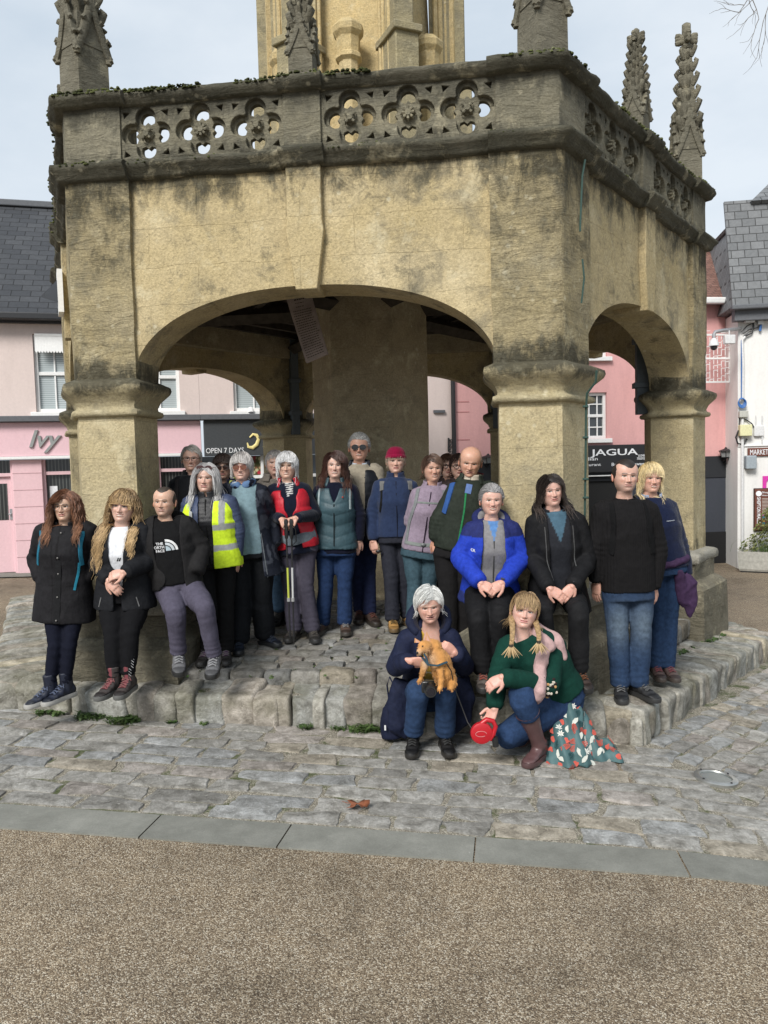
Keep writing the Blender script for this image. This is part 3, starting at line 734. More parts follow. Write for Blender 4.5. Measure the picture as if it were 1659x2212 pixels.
# ---- lantern and spire above the roof
sp=MB(); sp.loft(rings_from_poly(hexp(.86),[(4.6,0),(9.2,-.12),(13.5,-.8)])); spo=sp.build('lantern_wall',M_spire,parent=cross,angle=20)
for k in range(6):
    b=MB(); w_=.13
    b.box((-w_,-1.27,4.6),(w_,-.80,6.4)); b.box((-w_*.85,-1.20,6.4),(w_*.85,-.8,8.6)); b.box((-w_-.03,-1.31,6.34),(w_+.03,-.8,6.42)); b.box((-w_-.03,-1.31,5.0),(w_+.03,-.8,5.07))
    o=b.build('buttress',M_butt,bevel=.012); place(o,k,True)
    # moulded jambs of the niches
    j=MB()
    for sx in(-1,1):
        for d,yy in ((.42,-.90),(.37,-.86),(.33,-.82)): j.tube([(sx*d,yy,4.6),(sx*d,yy,8.2)],.028,8)
        j.box((sx*.46-.04,-1.0,4.6),(sx*.46+.04,-.78,8.4))
    o=j.build('niche_jamb',M_spire); place(o,k)
    c=MB(); oc=lambda r:ngon(8,r,PI/8,(0,-.93)); 
    c.loft(rings_from_poly(oc(.105),[(4.4,.0),(6.16,0),(6.19,.035),(6.23,.035),(6.25,.012),(6.40,.022),(6.45,.055),(6.51,.06),(6.54,.04),(6.58,.0)])); o=c.build('statue_pedestal',M_spire,angle=25); place(o,k)
# inscription board hung inside
def board():
    D=9.0; tl,tr,br,bl=[at(x,y,Y) for x,y,Y in ((610,620,8.2),(664,612,8.1),(707,764,7.9),(661,784,8.0))]
    n=np.cross(tr-tl,bl-tl); n/=np.linalg.norm(n); 
    if n[1]>0: n=-n
    mb=MB(); t=.03; mb.loft([[tl,tr,br,bl],[tl-n*t,tr-n*t,br-n*t,bl-n*t]]); m=plain('board_wood',(.36,.30,.28),.6,.3,var=.25,nsc=6)
    o=mb.build('inscription_board',m,bevel=.004); tag(o,'long tilted wooden board of small black writing hanging inside the front arch','notice board')
    def P(u,v): return (tl*(1-u)+tr*u)*(1-v)+(bl*(1-u)+br*u)*v+n*.004
    lt=MB(); r=random.Random(5); v=.14
    while v<.95:
        u=.1+r.uniform(0,.03) if v>.3 else .3
        while u<(.9 if v>.3 else .72)-r.uniform(0,.1):
            l=r.uniform(.03,.1); h=.009 if v>.22 else .016; lt.add([P(u,v),P(u+l,v),P(u+l,v+h),P(u,v+h)],[(0,1,2,3)]); u+=l+.025
        v+=.032 if v>.3 else .05
    lt.build('board_lettering',plain('ink',(.03,.025,.02),.7),parent=o,smooth=False)
    def txt(s,u0,u1,v0,v1):
        tv,tf=text_mesh(s); tv=tv.copy(); tv[:,0]=(tv[:,0]-tv[:,0].min())/(tv[:,0].max()-tv[:,0].min()); tv[:,1]=(tv[:,1]-tv[:,1].min())/(tv[:,1].max()-tv[:,1].min())
        return np.array([P(u0+(u1-u0)*a,v1+(v0-v1)*b) for a,b in tv[:,:2]]),tf
    tm=MB()
    for s,u0,u1,v0,v1 in (('REBUILT',.32,.62,.045,.075),('MARKET CROSS of SHEPTON MALLET',.06,.94,.10,.13)): tm.add(*txt(s,u0,u1,v0,v1))
    tm.build('board_title',MATS['ink'],parent=o,smooth=False)
def text_mesh(s,font_size=1.0,extrude=0,shear=0,spacing=1.0,bold=0):
    cu=bpy.data.curves.new('t','FONT'); cu.body=s; cu.size=font_size; cu.extrude=extrude; cu.shear=shear; cu.space_character=spacing; cu.offset=bold; cu.resolution_u=3
    o=bpy.data.objects.new('t',cu); COL.objects.link(o); bpy.context.view_layer.update()
    me=bpy.data.meshes.new_from_object(o.evaluated_get(bpy.context.evaluated_depsgraph_get())); bpy.data.objects.remove(o)
    return np.array([v.co[:] for v in me.vertices]),[tuple(p.vertices) for p in me.polygons]
board()
# green cable on the front right pier
def cable():
    c=MB(); g=lambda x,y,Y:at(x,y,Y)
    c.tube([g(1264,345,6.02),g(1258,380,6.02),g(1254,470,6.02),g(1253,500,6.02)],.008,6,upv=(0,1,0))
    c.tube([g(1258,560,6.03),g(1262,600,6.03),g(1256,655,6.03)],.007,6,upv=(0,1,0))
    c.tube([g(1289,800,5.90),g(1287,825,5.92),g(1268,850,5.98),g(1266,880,6.02),g(1265,1000,6.02),g(1263,1130,6.02)],.009,6,upv=(0,1,0))
    for y in (878,945,1035,1075): c.tube([g(1259,y,6.0),g(1271,y,6.0)],.009,6,upv=(0,1,0))
    o=c.build('cable',plain('green_cable',(.035,.07,.058),.6)); tag(o,'thin green cable clipped down the front right pier of the cross','cable')
cable()
# ================================================================ buildings round the square
class Wall:
    def __init__(s,P0,ang): s.P0=np.array(P0,float); s.a=R(ang); s.u=np.array([math.cos(s.a),math.sin(s.a)]); s.n=np.array([-s.u[1],s.u[0]]) # n points away from the viewer
    def uz(s,x,y):
        d=ray(x,y); t=np.dot(s.P0,s.n)/np.dot(d[:2],s.n); p=d*t+np.array([0,0,HC]); return float(np.dot(p[:2]-s.P0,s.u)),float(p[2])
    def root(s,name): return empty(name,(s.P0[0],s.P0[1],0),s.a)
    def rect(s,x0,y0,x1,y1): # pixel rectangle -> u0,u1,z0,z1 on the wall
        xm,ym=(x0+x1)/2,(y0+y1)/2; return s.uz(x0,ym)[0],s.uz(x1,ym)[0],s.uz(xm,y1)[1],s.uz(xm,y0)[1]
def local(o,root): o.parent=root; return o
def wbox(name,m,root,u0,u1,z0,z1,y0,y1,bev=0,col=(1,1,1)):
    mb=MB(); mb.box((u0,y0,z0),(u1,y1,z1),col); return local(mb.build(name,m,smooth=False,bevel=bev),root)
def wall_with_holes(name,m,root,u0,u1,z0,z1,holes,t=.3):
    """front sheet with rectangular openings and reveals"""
    us=sorted({u0,u1}|{h[0] for h in holes}|{h[1] for h in holes}); zs=sorted({z0,z1}|{h[2] for h in holes}|{h[3] for h in holes}); mb=MB()
    for i in range(len(us)-1):
        for j in range(len(zs)-1):
            a,b,c,d=us[i],us[i+1],zs[j],zs[j+1]; mu,mz=(a+b)/2,(c+d)/2
            if any(h[0]<mu<h[1] and h[2]<mz<h[3] for h in holes): continue
            mb.add([(a,0,c),(b,0,c),(b,0,d),(a,0,d)],[(0,1,2,3)])
    for a,b,c,d in holes:
        mb.add([(a,0,c),(b,0,c),(b,0,d),(a,0,d),(a,.16,c),(b,.16,c),(b,.16,d),(a,.16,d)],[(0,1,5,4),(1,2,6,5),(2,3,7,6),(3,0,4,7)])
    mb.add([(u0,t,z0),(u1,t,z0),(u1,t,z1),(u0,t,z1)],[(0,1,2,3)])
    for q in ((u0,0),(u1,0)): mb.add([(q[0],0,z0),(q[0],t,z0),(q[0],t,z1),(q[0],0,z1)],[(0,1,2,3)])
    return local(mb.build(name,m,smooth=False),root)
def sash(root,u0,u1,z0,z1,nx,nz,glass,y=.09,sill=True,pel=False,mid=True):
    f=MB(); w=.06
    f.box((u0,y-.03,z0),(u0+w,y+.04,z1));f.box((u1-w,y-.03,z0),(u1,y+.04,z1));f.box((u0+w,y-.03,z0),(u1-w,y+.04,z0+w));f.box((u0+w,y-.03,z1-w),(u1-w,y+.04,z1))
    if mid: f.box((u0+w,y-.02,(z0+z1)/2-.03),(u1-w,y+.03,(z0+z1)/2+.03))
    for i in range(1,nx): u=u0+(u1-u0)*i/nx; f.box((u-.013,y-.01,z0+w),(u+.013,y+.015,z1-w))
    for j in range(1,nz): z=z0+(z1-z0)*j/nz; f.box((u0+w,y-.008,z-.013),(u1-w,y+.013,z+.013))
    win=local(f.build('window',M_wpaint,smooth=False,bevel=.004),root)
    g=MB(); g.box((u0+.03,y+.02,z0+.03),(u1-.03,y+.026,z1-.03)); g.build('pane',glass,parent=win,smooth=False)
    if sill: s_=MB(); s_.box((u0-.08,-.09,z0-.09),(u1+.08,y,z0-.004)); s_.build('sill',M_wpaint,parent=win,smooth=False,bevel=.008)
    if pel:
        p=MB(); h=.28; n=12; zt=z1-.02
        V=[];F=[]
        for i in range(n*4+1):
            u=u0+.04+(u1-u0-.08)*i/(n*4); V+= [(u,-.05,zt),(u,-.07,zt-h-.035*abs(math.sin(PI*i/4)))]
        F=[(2*i,2*i+1,2*i+3,2*i+2) for i in range(n*4)]; V2=[(a,b+.012,c) for a,b,c in V]; m0=len(V)
        p.add(V+V2,F+[tuple(q+m0 for q in f[::-1]) for f in F]); p.build('awning_valance',M_wpaint,parent=win)
        p=MB(); p.box((u0+.04,-.06,zt-.02),(u1-.04,.06,zt+.02)); p.build('awning_rail',M_wpaint,parent=win)
    return win
def sign_text(s,u0,u1,z0,z1,y,m,root,name='lettering',ext=.01,shear=0,bold=0,vertical=False,fit=True,bev=0):
    v,f=text_mesh(s,1,0,shear,1,bold); mn=v.min(0);mx=v.max(0); v=(v-mn)
    sx=(u1-u0)/(mx[0]-mn[0]); sz=(z1-z0)/(mx[1]-mn[1])
    V=np.stack([u0+v[:,0]*sx,np.full(len(v),y-ext),z0+v[:,1]*sz],1)
    if vertical:
        sx=(z1-z0)/(mx[0]-mn[0]); sz=(u1-u0)/(mx[1]-mn[1]); V=np.stack([u0+v[:,1]*sz,np.full(len(v),y-ext),z1-v[:,0]*sx],1)
    mb=MB(); mb.add(V,f); W=V.copy(); W[:,1]=y; 
    # side walls
    from collections import Counter
    ec=Counter(); 
    for q in f:
        for i in range(len(q)): a,b=q[i],q[(i+1)%len(q)]; ec[(min(a,b),max(a,b))]+=1
    n=len(V); ed=[e_ for e_,c in ec.items() if c==1]
    mb2=MB(); mb2.add(np.concatenate([V,W]),list(f)+[(a,b,b+n,a+n) for a,b in ed])
    return local(mb2.build(name,m,smooth=False),root)
def roof(root,u0,u1,zE,zR,run,m,name='roof',over=.25,hip=0):
    mb=MB(); L_=math.hypot(run,zR-zE); mb.box((u0,-.0,-.08),(u1,L_,0)); o=mb.build(name,m,smooth=False); o.parent=root; o.location=(0,-over,zE); o.rotation_euler=(math.atan2(zR-zE,run),0,0); return o
M_letter=plain('brushed_letters',(.30,.31,.30),.4,.5,metal=.3); M_wl=plain('white_lettering',(.75,.76,.78),.5); M_yl=plain('yellow_lettering',(.78,.66,.28),.5)
M_fasc=plain('charcoal_fascia',(.055,.06,.065),.45,.4); M_gutter=plain('black_gutter',(.018,.018,.02),.4,.5); M_lead=plain('lead_flashing',(.11,.115,.125),.6)
def strip_glass():
    m,nt,b=mat('reeded_glass',.15,.6); x=sepz(nt,objco(nt))[0]; wv=math_(nt,'SINE',math_(nt,'MULTIPLY',x,110.0)); L(nt,ramp(nt,wv,[(.4,(.02,.022,.022)),(.75,(.085,.09,.085))]),b.inputs['Base Color']); return m
M_reed=strip_glass()
def build_pink_shop():
    W=Wall((-6.69,13.7),15); r=W.root('pink_shop'); tag(r,'pale pink building with slate roof and pink shopfront lettered Ivy, behind the left pier','shop')
    uR,_=W.uz(432,900); uL=-3.5; zE=W.uz(0,682)[1]; zL=W.uz(60,904)[1]
    w=[W.rect(74,722,160,890),W.rect(300,738,387,888)]
    wall_with_holes('upper_wall',M_pinkA,r,uL,uR,zL,zE,w)
    for i,q in enumerate(w): sash(r,*q,2,2,M_blind,pel=(i==0))
    for uu in (w[0][0]-2.6,): sash(r,uu,uu+1.0,w[0][2],w[0][3],2,2,M_blind,y=-.03)
    zR=W.uz(0,468)[1]*1.0; run=3.4; zR=zE+(at(0,466,13.7+run+.3)[2]-zE)
    roof(r,uL,uR,zE,zR,run,M_slateD)
    wbox('ridge',M_lead,r,uL,uR,zR-.05,zR+.08,run-.38,run-.12,.02)
    wbox('gutter',M_gutter,r,uL,uR,zE-.10,zE+.02,-.30,-.10,.02); wbox('eaves_board',M_gutter,r,uL,uR,zE-.13,zE-.01,-.1,-.01)
    wbox('ledge',M_lead,r,uL,uR,zL-.07,zL+.03,-.28,.02,.01)
    zf=W.uz(60,986)[1]; zt=zL-.075
    wbox('fascia_board',M_pinkfascia,r,uL,uR,zf,zt,-.16,.0,.008)
    wbox('fascia_frame',M_wpaint,r,uL,uR,zf-.05,zf-.003,-.2,0.0,.006); 
    u0,u1,z0,z1=W.rect(66,930,136,978)
    v,f=text_mesh('Ivy',1,0,.35,1.25,.012); 
    sign_text('Ivy',u0,u1,z0,z1,-.16,M_letter,r,ext=.03,shear=.35,bold=.012)
    # shop front
    gzb=float(gz(-6.5)); zb=gzb
    def U(x): return W.uz(x,1100)[0]
    piers_=[(33,97),(330,345),(418,432)]
    for a,b in piers_: 
        p=wbox('shopfront_pier',M_pinkshop,r,U(a),U(b),zb,zf-.055,-.10,.25,.01)
        if a==33:
            gm=plain('pink_groove',(.45,.28,.3),.8)
            for k in range(1,7): g=MB(); z=zb+(zf-zb)*k/7; g.box((U(a)+.003,-.103,z-.006),(U(b)-.003,-.098,z+.006)); g.build('panel_joint',gm,parent=p,smooth=False)
    for a,b in ((97,330),(345,418)):
        z_tr=W.uz(120,1022)[1]
        wbox('shop_window',M_reed,r,U(a),U(b),zb+.5,zf-.055,.05,.08)
        wbox('window_transom',M_pinkshop,r,U(a),U(b),z_tr-.03,z_tr+.03,-.02,.06,.006)
        wbox('stall_riser',M_pinkshop,r,U(a),U(b),zb,zb+.5,-.05,.2,.01)
        for q in (a+2,b-2): wbox('window_frame',M_pinkshop,r,U(q)-.03,U(q)+.03,zb+.5,zf-.055,-.04,.06,.006)
    # door
    z_tr=W.uz(10,1026)[1]; d=wbox('door',M_pinkshop,r,U(-38),U(29),zb+.03,z_tr-.03,.0,.05,.006)
    gl=MB(); gl.box((U(-28),-.006,zb+.95),(U(18),.0,z_tr-.15)); gl.build('door_glass',M_reed,parent=d,smooth=False)
    hb=MB(); hb.tube([(U(24),-.0,zb+1.05),(U(24),-.05,zb+1.05),(U(19),-.05,zb+1.05)],.012,6); hb.box((U(23)-.015,-.012,zb+.95),(U(24)+.02,.0,zb+1.14)); hb.build('door_handle',M_metal,parent=d)
    wbox('transom_light',M_reed,r,U(-38),U(26),z_tr+.03,zf-.055,.05,.07); wbox('door_transom',M_pinkshop,r,U(-38),U(33),z_tr-.03,z_tr+.03,-.05,.06,.006)
    wbox('door_frame',M_pinkshop,r,U(28),U(33),zb,zf-.055,-.06,.08,.006); wbox('door_frame',M_pinkshop,r,U(-46),U(-38),zb,zf-.055,-.06,.08,.006); wbox('side_window',M_reed,r,uL,U(-46),zb,zf-.055,.05,.08)
    # notice in the window
    u0,u1,z0,z1=W.rect(107,1050,124,1080); nb=wbox('window_notice',M_wl,r,u0,u1,z0,z1,.040,.047)
    # second shop
    r2=W.root('fruit_shop'); tag(r2,'pale building with dark grey fascia reading OPEN 7 DAYS, seen through the front arch','shop')
    uE=W.uz(987,900)[0]
    w=[W.rect(503,752,592,888),W.rect(715,760,800,885)]
    wall_with_holes('upper_wall',M_pinkA,r2,uR+.003,uE,zL,zE,w)
    for q in w: sash(r2,*q,2,2,M_blind)
    roof(r2,uR,uE,zE,zR,run,M_slateD); wbox('gutter',M_gutter,r2,uR,uE,zE-.10,zE+.02,-.30,-.10,.02)
    uf=W.uz(700,950)[0]; wbox('ledge',M_lead,r2,uR,uf,zL-.07,zL+.03,-.28,.02,.01)
    zf2=W.uz(500,985)[1]
    wbox('fascia_board',M_fasc,r2,uR+.05,uf,zf2,zL-.08,-.20,-.0,.008)
    q=W.rect(444,968,525,979); sign_text('OPEN 7 DAYS',*q,-.20,M_wl,r2)
    # looping script initial in yellow
    mb=MB(); pts=[(532,958),(533,966),(541,969),(551,964),(556,952),(553,941),(544,938),(537,943),(536,952),(541,958)]
    def P(x,y): u,z=W.uz(x,y); return (u,-.215,z)
    mb.tube([P(*p) for p in [(537,946),(544,939),(552,941),(556,949),(552,961),(543,968),(534,966),(532,957)]],[.012,.022,.03,.03,.035,.035,.025,.01],8,upv=(0,1,0),flat=.4)
    mb.tube([P(*p) for p in [(566,966),(573,952),(583,938),(585,941),(584,966)]],[.01,.02,.03,.03,.03],8,upv=(0,1,0)); mb.tube([P(*p) for p in [(584,966),(593,948),(602,938),(603,950),(602,967),(610,969)]],[.015,.02,.03,.03,.03,.01],8,upv=(0,1,0))
    local(mb.build('script_initial',M_yl),r2)
    wbox('lower_wall',M_pinkA,r2,uf,uE,zb-.4,zL,0,.3)
    zb2=zb-.25
    for a,b in ((434,440),(538,543),(566,572),(640,646),(695,702)): wbox('shopfront_mullion',M_wpaint,r2,U(a),U(b),zb2,zf2,-.08,.1,.008)
    wbox('shop_window',M_glass,r2,U(440),U(695),zb2+.45,zf2-.003,.05,.08); wbox('stall_riser',M_fasc,r2,U(440),U(695),zb2,zb2+.45,-.02,.15)
    z5=W.uz(550,1030)[1]; wbox('window_transom',M_wpaint,r2,U(440),U(695),z5-.03,z5+.03,-.05,.06,.006)
    # fruit poster
    m,nt,b=mat('fruit_poster',.4,.4); o=objco(nt); v=N(nt,'ShaderNodeTexVoronoi',i_Scale=14.0); L(nt,o,v.inputs['Vector']); s=N(nt,'ShaderNodeSeparateColor'); L(nt,v.outputs['Color'],s.inputs[0])
    c=ramp(nt,s.outputs[0],[(0,(.35,.02,.04)),(.35,(.45,.05,.06)),(.45,(.5,.45,.25)),(.7,(.6,.6,.42)),(.8,(.1,.2,.04))]); c=mix_(nt,ramp(nt,v.outputs['Distance'],[(.4,0),(.6,.9)]),c,(.05,.06,.02)); L(nt,c,b.inputs['Base Color'])
    q=W.rect(542,985,574,1026); wbox('fruit_poster',m,r2,*q,-.0,.015)
    q=W.rect(470,986,505,1026); wbox('shelf_display',plain('shelf_goods',(.12,.12,.11),.8,var=.7,nsc=25),r2,*q,.03,.045)
    # small vent stub on the upper wall and iron bracket
    q=W.uz(540,885); mb=MB(); mb.tube([(q[0],0,q[1]),(q[0],-.12,q[1]),(q[0],-.14,q[1]-.06)],.05,8); local(mb.build('waste_pipe',M_wpaint),r2)
    q=W.rect(936,886,960,892); wbox('wall_strip',M_lead,r2,*q,-.05,0)
    def P2(x,y,o=-.03): u,z=W.uz(x,y); return (u,o,z)
    mb=MB(); mb.tube([P2(968,946),P2(968,976)],.018,6); mb.tube([P2(968,951),P2(975,950),P2(984,949)],.013,6); mb.tube([P2(968,968),P2(972,962),P2(975,957),P2(979,952)],.011,6)
    mb.tube([P2(981+3*math.cos(t),953+3*math.sin(t)) for t in np.linspace(0,5.5,9)],.008,5); mb.tube([P2(971+2.5*math.cos(t),974+3*math.sin(t)) for t in np.linspace(0,5.5,9)],.008,5)
    local(mb.build('iron_bracket',M_blk),r2)
    return W
WA=build_pink_shop()
sheet('shop_pavement',[(-11,12.0),(1.4,15.2),(1.3,16.2),(-11,13.2)],.02,M_slab)
def lantern(root,W,x,y0,y1,name='wall_lantern'):
    u,z1=W.uz(x,y0); _,z0=W.uz(x,y1); h=z1-z0; mb=MB(); y=-.22
    mb.loft([np.array([(u+r*math.cos(a),y+r*math.sin(a),z0+zz*h) for a in np.arange(6)*PI/3]) for zz,r in ((.0,.01),(.12,.05),(.15,.10),(.18,.10))])
    mb.loft([np.array([(u+r*math.cos(a),y+r*math.sin(a),z0+zz*h) for a in np.arange(6)*PI/3]) for zz,r in ((.66,.17),(.70,.16),(.86,.04),(1,.01))])
    for a in np.arange(6)*PI/3: mb.tube([(u+.095*math.cos(a),y+.095*math.sin(a),z0+.17*h),(u+.14*math.cos(a),y+.14*math.sin(a),z0+.67*h)],.008,4)
    mb.tube([(u,0,z0+.05*h),(u,-.12,z0-.12*h),(u,y,z0+.02*h)],.014,6); mb.box((u-.04,-.02,z0-.1*h),(u+.04,0,z0+.2*h))
    o=local(mb.build(name,M_blk,angle=30),root); g=MB(); g.loft([np.array([(u+r*math.cos(a),y+r*math.sin(a),z0+zz*h) for a in np.arange(6)*PI/3]) for zz,r in ((.18,.085),(.66,.125))]); g.build('lantern_glass',plain('lantern_pane',(.25,.26,.26),.2),parent=o,smooth=False); return o
def build_pink_restaurant():
    W=Wall((1.45,15.88),8); r=W.root('pink_restaurant'); tag(r,'pink two storey restaurant with black ground floor and red tiled roof, behind the right arch','restaurant')
    uE=W.uz(1700,900)[0]; zE=W.uz(1560,656)[1]; zB=W.uz(1555,985)[1]; zg_=-.6
    w=[W.rect(1205,848,1311,948),W.rect(1222,700,1311,771)]
    wall_with_holes('upper_wall',M_pinkB,r,.004,uE,zB,zE,w)
    sash(r,*w[0],6,4,M_glass); sash(r,*w[1],6,4,M_glass)
    wbox('upper_sill_band',M_pinkB,r,.0,.05,zB,zE,-.02,0)
    zR=at(1600,545,20.5)[2]; roof(r,0,uE,zE,zR,3.2,M_tile); 
    wbox('ridge_tiles',M_tile,r,0,uE,zR-.04,zR+.07,2.8,3.05,.02)
    wbox('gutter',M_wpaint,r,0,uE,zE-.06,zE+.07,-.34,-.2,.03)
    # black ground floor
    wbox('lower_wall',M_slateblue,r,.004,uE,zg_,zB-.45,-.03,.3); wbox('black_band',M_black,r,.004,uE,zB-.45,zB+.0,-.05,.3,.006)
    wbox('black_plinth',plain('black_tar',(.012,.012,.013),.8),r,.004,uE,zg_,W.uz(1555,1148)[1],-.06,-.028)
    u0,_=W.uz(1180,990); u1,_=W.uz(1392,990); 
    q=W.rect(1180,962,1392,1020); wbox('sign_board',plain('black_sign',(.012,.012,.014),.35,.5),r,*q,-.16,-.05,.01)
    sb=-.16
    def T(s,x0,y0,x1,y1,**k): return sign_text(s,*W.rect(x0,y0,x1,y1),sb,M_wl,r,ext=.008,**k)
    T('JAGUA',1269,970,1370,988,bold=.012); T('01749',1371,982,1385,987); T('705592',1368,988,1385,993); T('Indian',1248,988,1284,995); T('Restaurant',1238,1001,1291,1007); T('Bar & Takeaway',1314,999,1383,1008)
    wbox('sign_shelf',M_wpaint,r,W.uz(1180,1026)[0],W.uz(1330,1026)[0],W.uz(1270,1029)[1],W.uz(1270,1027)[1],-.2,-.03)
    q=W.rect(1200,1040,1335,1190); wbox('dark_doorway',M_dark,r,q[0],q[1],zg_,q[3],-.07,-.028); wbox('door_frame',M_black,r,q[0]-.1,q[1]+.1,q[3],q[3]+.12,-.12,-.03,.01)
    lantern(r,W,1555,966,992); lantern(r,W,1048,980,1005)
    # down pipe at the join
    mb=MB(); mb.tube([(-.02,-.06,5.2),(-.02,-.06,-.3)],.045,8); local(mb.build('downpipe',M_blk),r)
    # quoin grooves
    mb=MB()
    for y in (868,890,950,985): 
        z=W.uz(1010,y)[1]; mb.box((.05,-.004,z-.01),(.32,.0,z+.01))
    mb.build('quoin_joint',plain('pink_joint',(.42,.18,.18),.8),parent=r,smooth=False)
    # light frames
    for (x0,y0,x1,y1) in ((1371,800,1392,852),(1522,728,1576,828)):
        u0,u1,z0,z1=W.rect(x0,y0,x1,y1); f=MB(); rr=random.Random(x0)
        uL=u0-(.8 if x0>1500 else 0.); 
        u0=uL
        for z in (z0,(z0+z1)/2,z1): f.box((u0,-.30,z-.018),(u1,-.27,z+.018))
        for u in (u0,u1): f.box((u-.018,-.30,z0),(u+.018,-.27,z1))
        u=u0+.07
        while u<u1-.03:
            z=z0
            while z<z1-.05:
                l=rr.uniform(.05,.18); f.box((u-.006,-.29,z),(u+.006,-.278,min(z+l,z1))); 
                if rr.random()<.6: f.box((u-.006,-.29,z+l-.012),(min(u+.09,u1),-.278,z+l))
                z+=l+.02
            u+=.085
        for u in (u0+.1,u1-.1): f.box((u,-.28,z1-.02),(u+.02,0,z1))
        local(f.build('light_lattice',M_wpaint,smooth=False),r)
build_pink_restaurant()
def build_white():
    p=at(1593,1200,15.8); W=Wall((p[0],p[1]),-9); r=W.root('white_building'); tag(r,'white rendered building with grey slate mansard roof at the right edge','building')
    zE=W.uz(1600,672)[1]; zb=-.6
    wbox('wall',M_white,r,0,6,zb,zE,0,6)
    mid=W.uz(1620,962)[1]; wbox('wall_band',M_wpaint,r,.0,6,mid-.02,mid+.02,-.03,0,.006)
    # mansard
    z1=W.uz(1625,430)[1]; mb=MB(); mb.box((-.18,0,-.06),(6,math.hypot(.75,z1-zE),0.0)); o=mb.build('mansard_slope',M_slateG,smooth=False); o.parent=r; o.location=(0,-.30,zE+.05); o.rotation_euler=(math.atan2(z1-zE,.62),0,0)
    # hipped end facing the pink house
    mb=MB(); mb.loft([[(-.18,-.30,zE+.05),(.38,.34,z1),(.38,4,z1),(-.18,4.5,zE+.05)],[(0.2,-.10,zE+.05),(.6,.5,z1),(.6,4,z1),(0.2,4.5,zE+.05)]]); mb.build('mansard_end',M_slateG,parent=r,smooth=False)
    mb=MB(); z2=W.uz(1659,388)[1]; mb.loft([[(.33,.28,z1-.02),(6,.28,z1-.02),(6,4,z1-.02),(.33,4,z1-.02)],[(.30,.2,z1+.03),(6,.2,z1+.03),(6,4.1,z1+.03),(.30,4.1,z1+.03)],[(1.6,1.9,z1+1.3),(6,1.9,z1+1.3),(6,2.2,z1+1.3),(1.6,2.2,z1+1.3)]]); mb.build('roof_top',M_slateG,parent=r,smooth=False)
    wbox('eaves_board',M_lead,r,-.12,6,zE-.22,zE+.0,-.22,0.0,.01); wbox('gutter',M_lead,r,-.2,6,zE-.02,zE+.07,-.36,-.2,.02)
    def B(name,m,x0,y0,x1,y1,d,bev=.01,off=0): return wbox(name,m,r,*W.rect(x0,y0,x1,y1),-d-off,-off,bev)
    wht=plain('plastic_white',(.6,.6,.6),.4); gr=plain('plastic_grey',(.28,.32,.35),.5); cr_=plain('plastic_cream',(.62,.6,.36),.5)
    B('junction_box',wht,1605,678,1626,699,.16); B('junction_box',wht,1630,675,1646,688,.12); B('junction_box',wht,1634,690,1646,702,.1)
    B('meter_box',plain('box_grey',(.42,.42,.38),.5),1594,888,1613,902,.12); B('cream_box',cr_,1594,918,1620,942,.16); B('grey_box',gr,1607,984,1630,1013,.16,.02)
    rt=B('router',wht,1627,920,1648,942,.07)
    mb=MB()
    u,z=W.uz(1631,922); mb.tube([(u,-.04,z),(u,-.04,z+.22)],.012,6); mb.build('antenna',wht,parent=rt); mb=MB()
    u,z=W.uz(1645,922); mb.tube([(u,-.04,z),(u,-.04,z+.22)],.012,6); mb.build('antenna',wht,parent=rt); mb=MB()
    u,z=W.uz(1645,942); mb.tube([(u,-.04,z),(u,-.04,z-.15)],.012,6); mb.build('antenna',wht,parent=rt)
    blue=plain('blue_cable',(.05,.14,.36),.5)
    def P(x,y,o=-.05): u,z=W.uz(x,y); return (u,o,z)
    mb=MB(); mb.tube([P(1602,1235),P(1602,960),P(1602,905)],.03,8); mb.tube([P(1603,860),P(1604,790),P(1602,735),P(1608,728)],.025,8); local(mb.build('conduit',wht),r)
    mb=MB(); mb.tube([P(1606,728),P(1612,725),P(1622,720),P(1626,705),P(1624,690)],.02,6); mb.tube([P(1622,700),P(1612,705),P(1600,718)],.012,6); mb.tube([P(1594,930),P(1588,945),P(1592,958),P(1604,960),P(1612,948)],.018,6); mb.tube([P(1604,905),P(1612,908),P(1622,915),P(1630,928)],.012,6); mb.tube([P(1596,900),P(1595,918)],.012,6)
    mb.tube([P(1604,722),P(1616,713),P(1636,708),P(1644,696)],.014,6); local(mb.build('black_wiring',M_blk),r)
    mb=MB()
    for k in range(5): mb.tube([P(1600+(6+k*.7)*math.cos(t),868+(8+k*.5)*math.sin(t)+k,-.06-.012*k) for t in np.linspace(0,6.2,14)],.011,6)
    mb.tube([P(1600,860),P(1600,735)],.012,6); mb.tube([P(1642,702),P(1640,716)],.025,6); local(mb.build('blue_cable_coil',blue),r)
    # signs
    brown=plain('brown_sign',(.13,.045,.03),.5,.3); s=B('market_sign',brown,1614,967,1700,985,.04); sign_text('MARKET',*W.rect(1619,971,1658,982),-.04,M_wl,r,ext=.006)
    pn=B('information_panel',brown,1629,1056,1700,1145,.06); f=B('panel_frame',plain('dark_brown',(.05,.025,.02),.5),1627,1054,1702,1147,.04)
    sign_text('SHEPTON MALLET',*W.rect(1633,1074,1641,1135),-.06,M_wl,r,vertical=True,ext=.005,bold=.01)
    sign_text('Shepton Mallet',*W.rect(1644,1061,1690,1066),-.06,M_wl,r,ext=.005); sign_text('History Walk',*W.rect(1644,1068,1672,1072),-.06,M_wl,r,ext=.005)
    mb=MB(); u,z=W.uz(1637,1066); mb.tube([(u,-.066,z),(u,-.06,z)],.055,16); local(mb.build('panel_emblem',M_wl),r)
    lt=MB(); rr=random.Random(4)
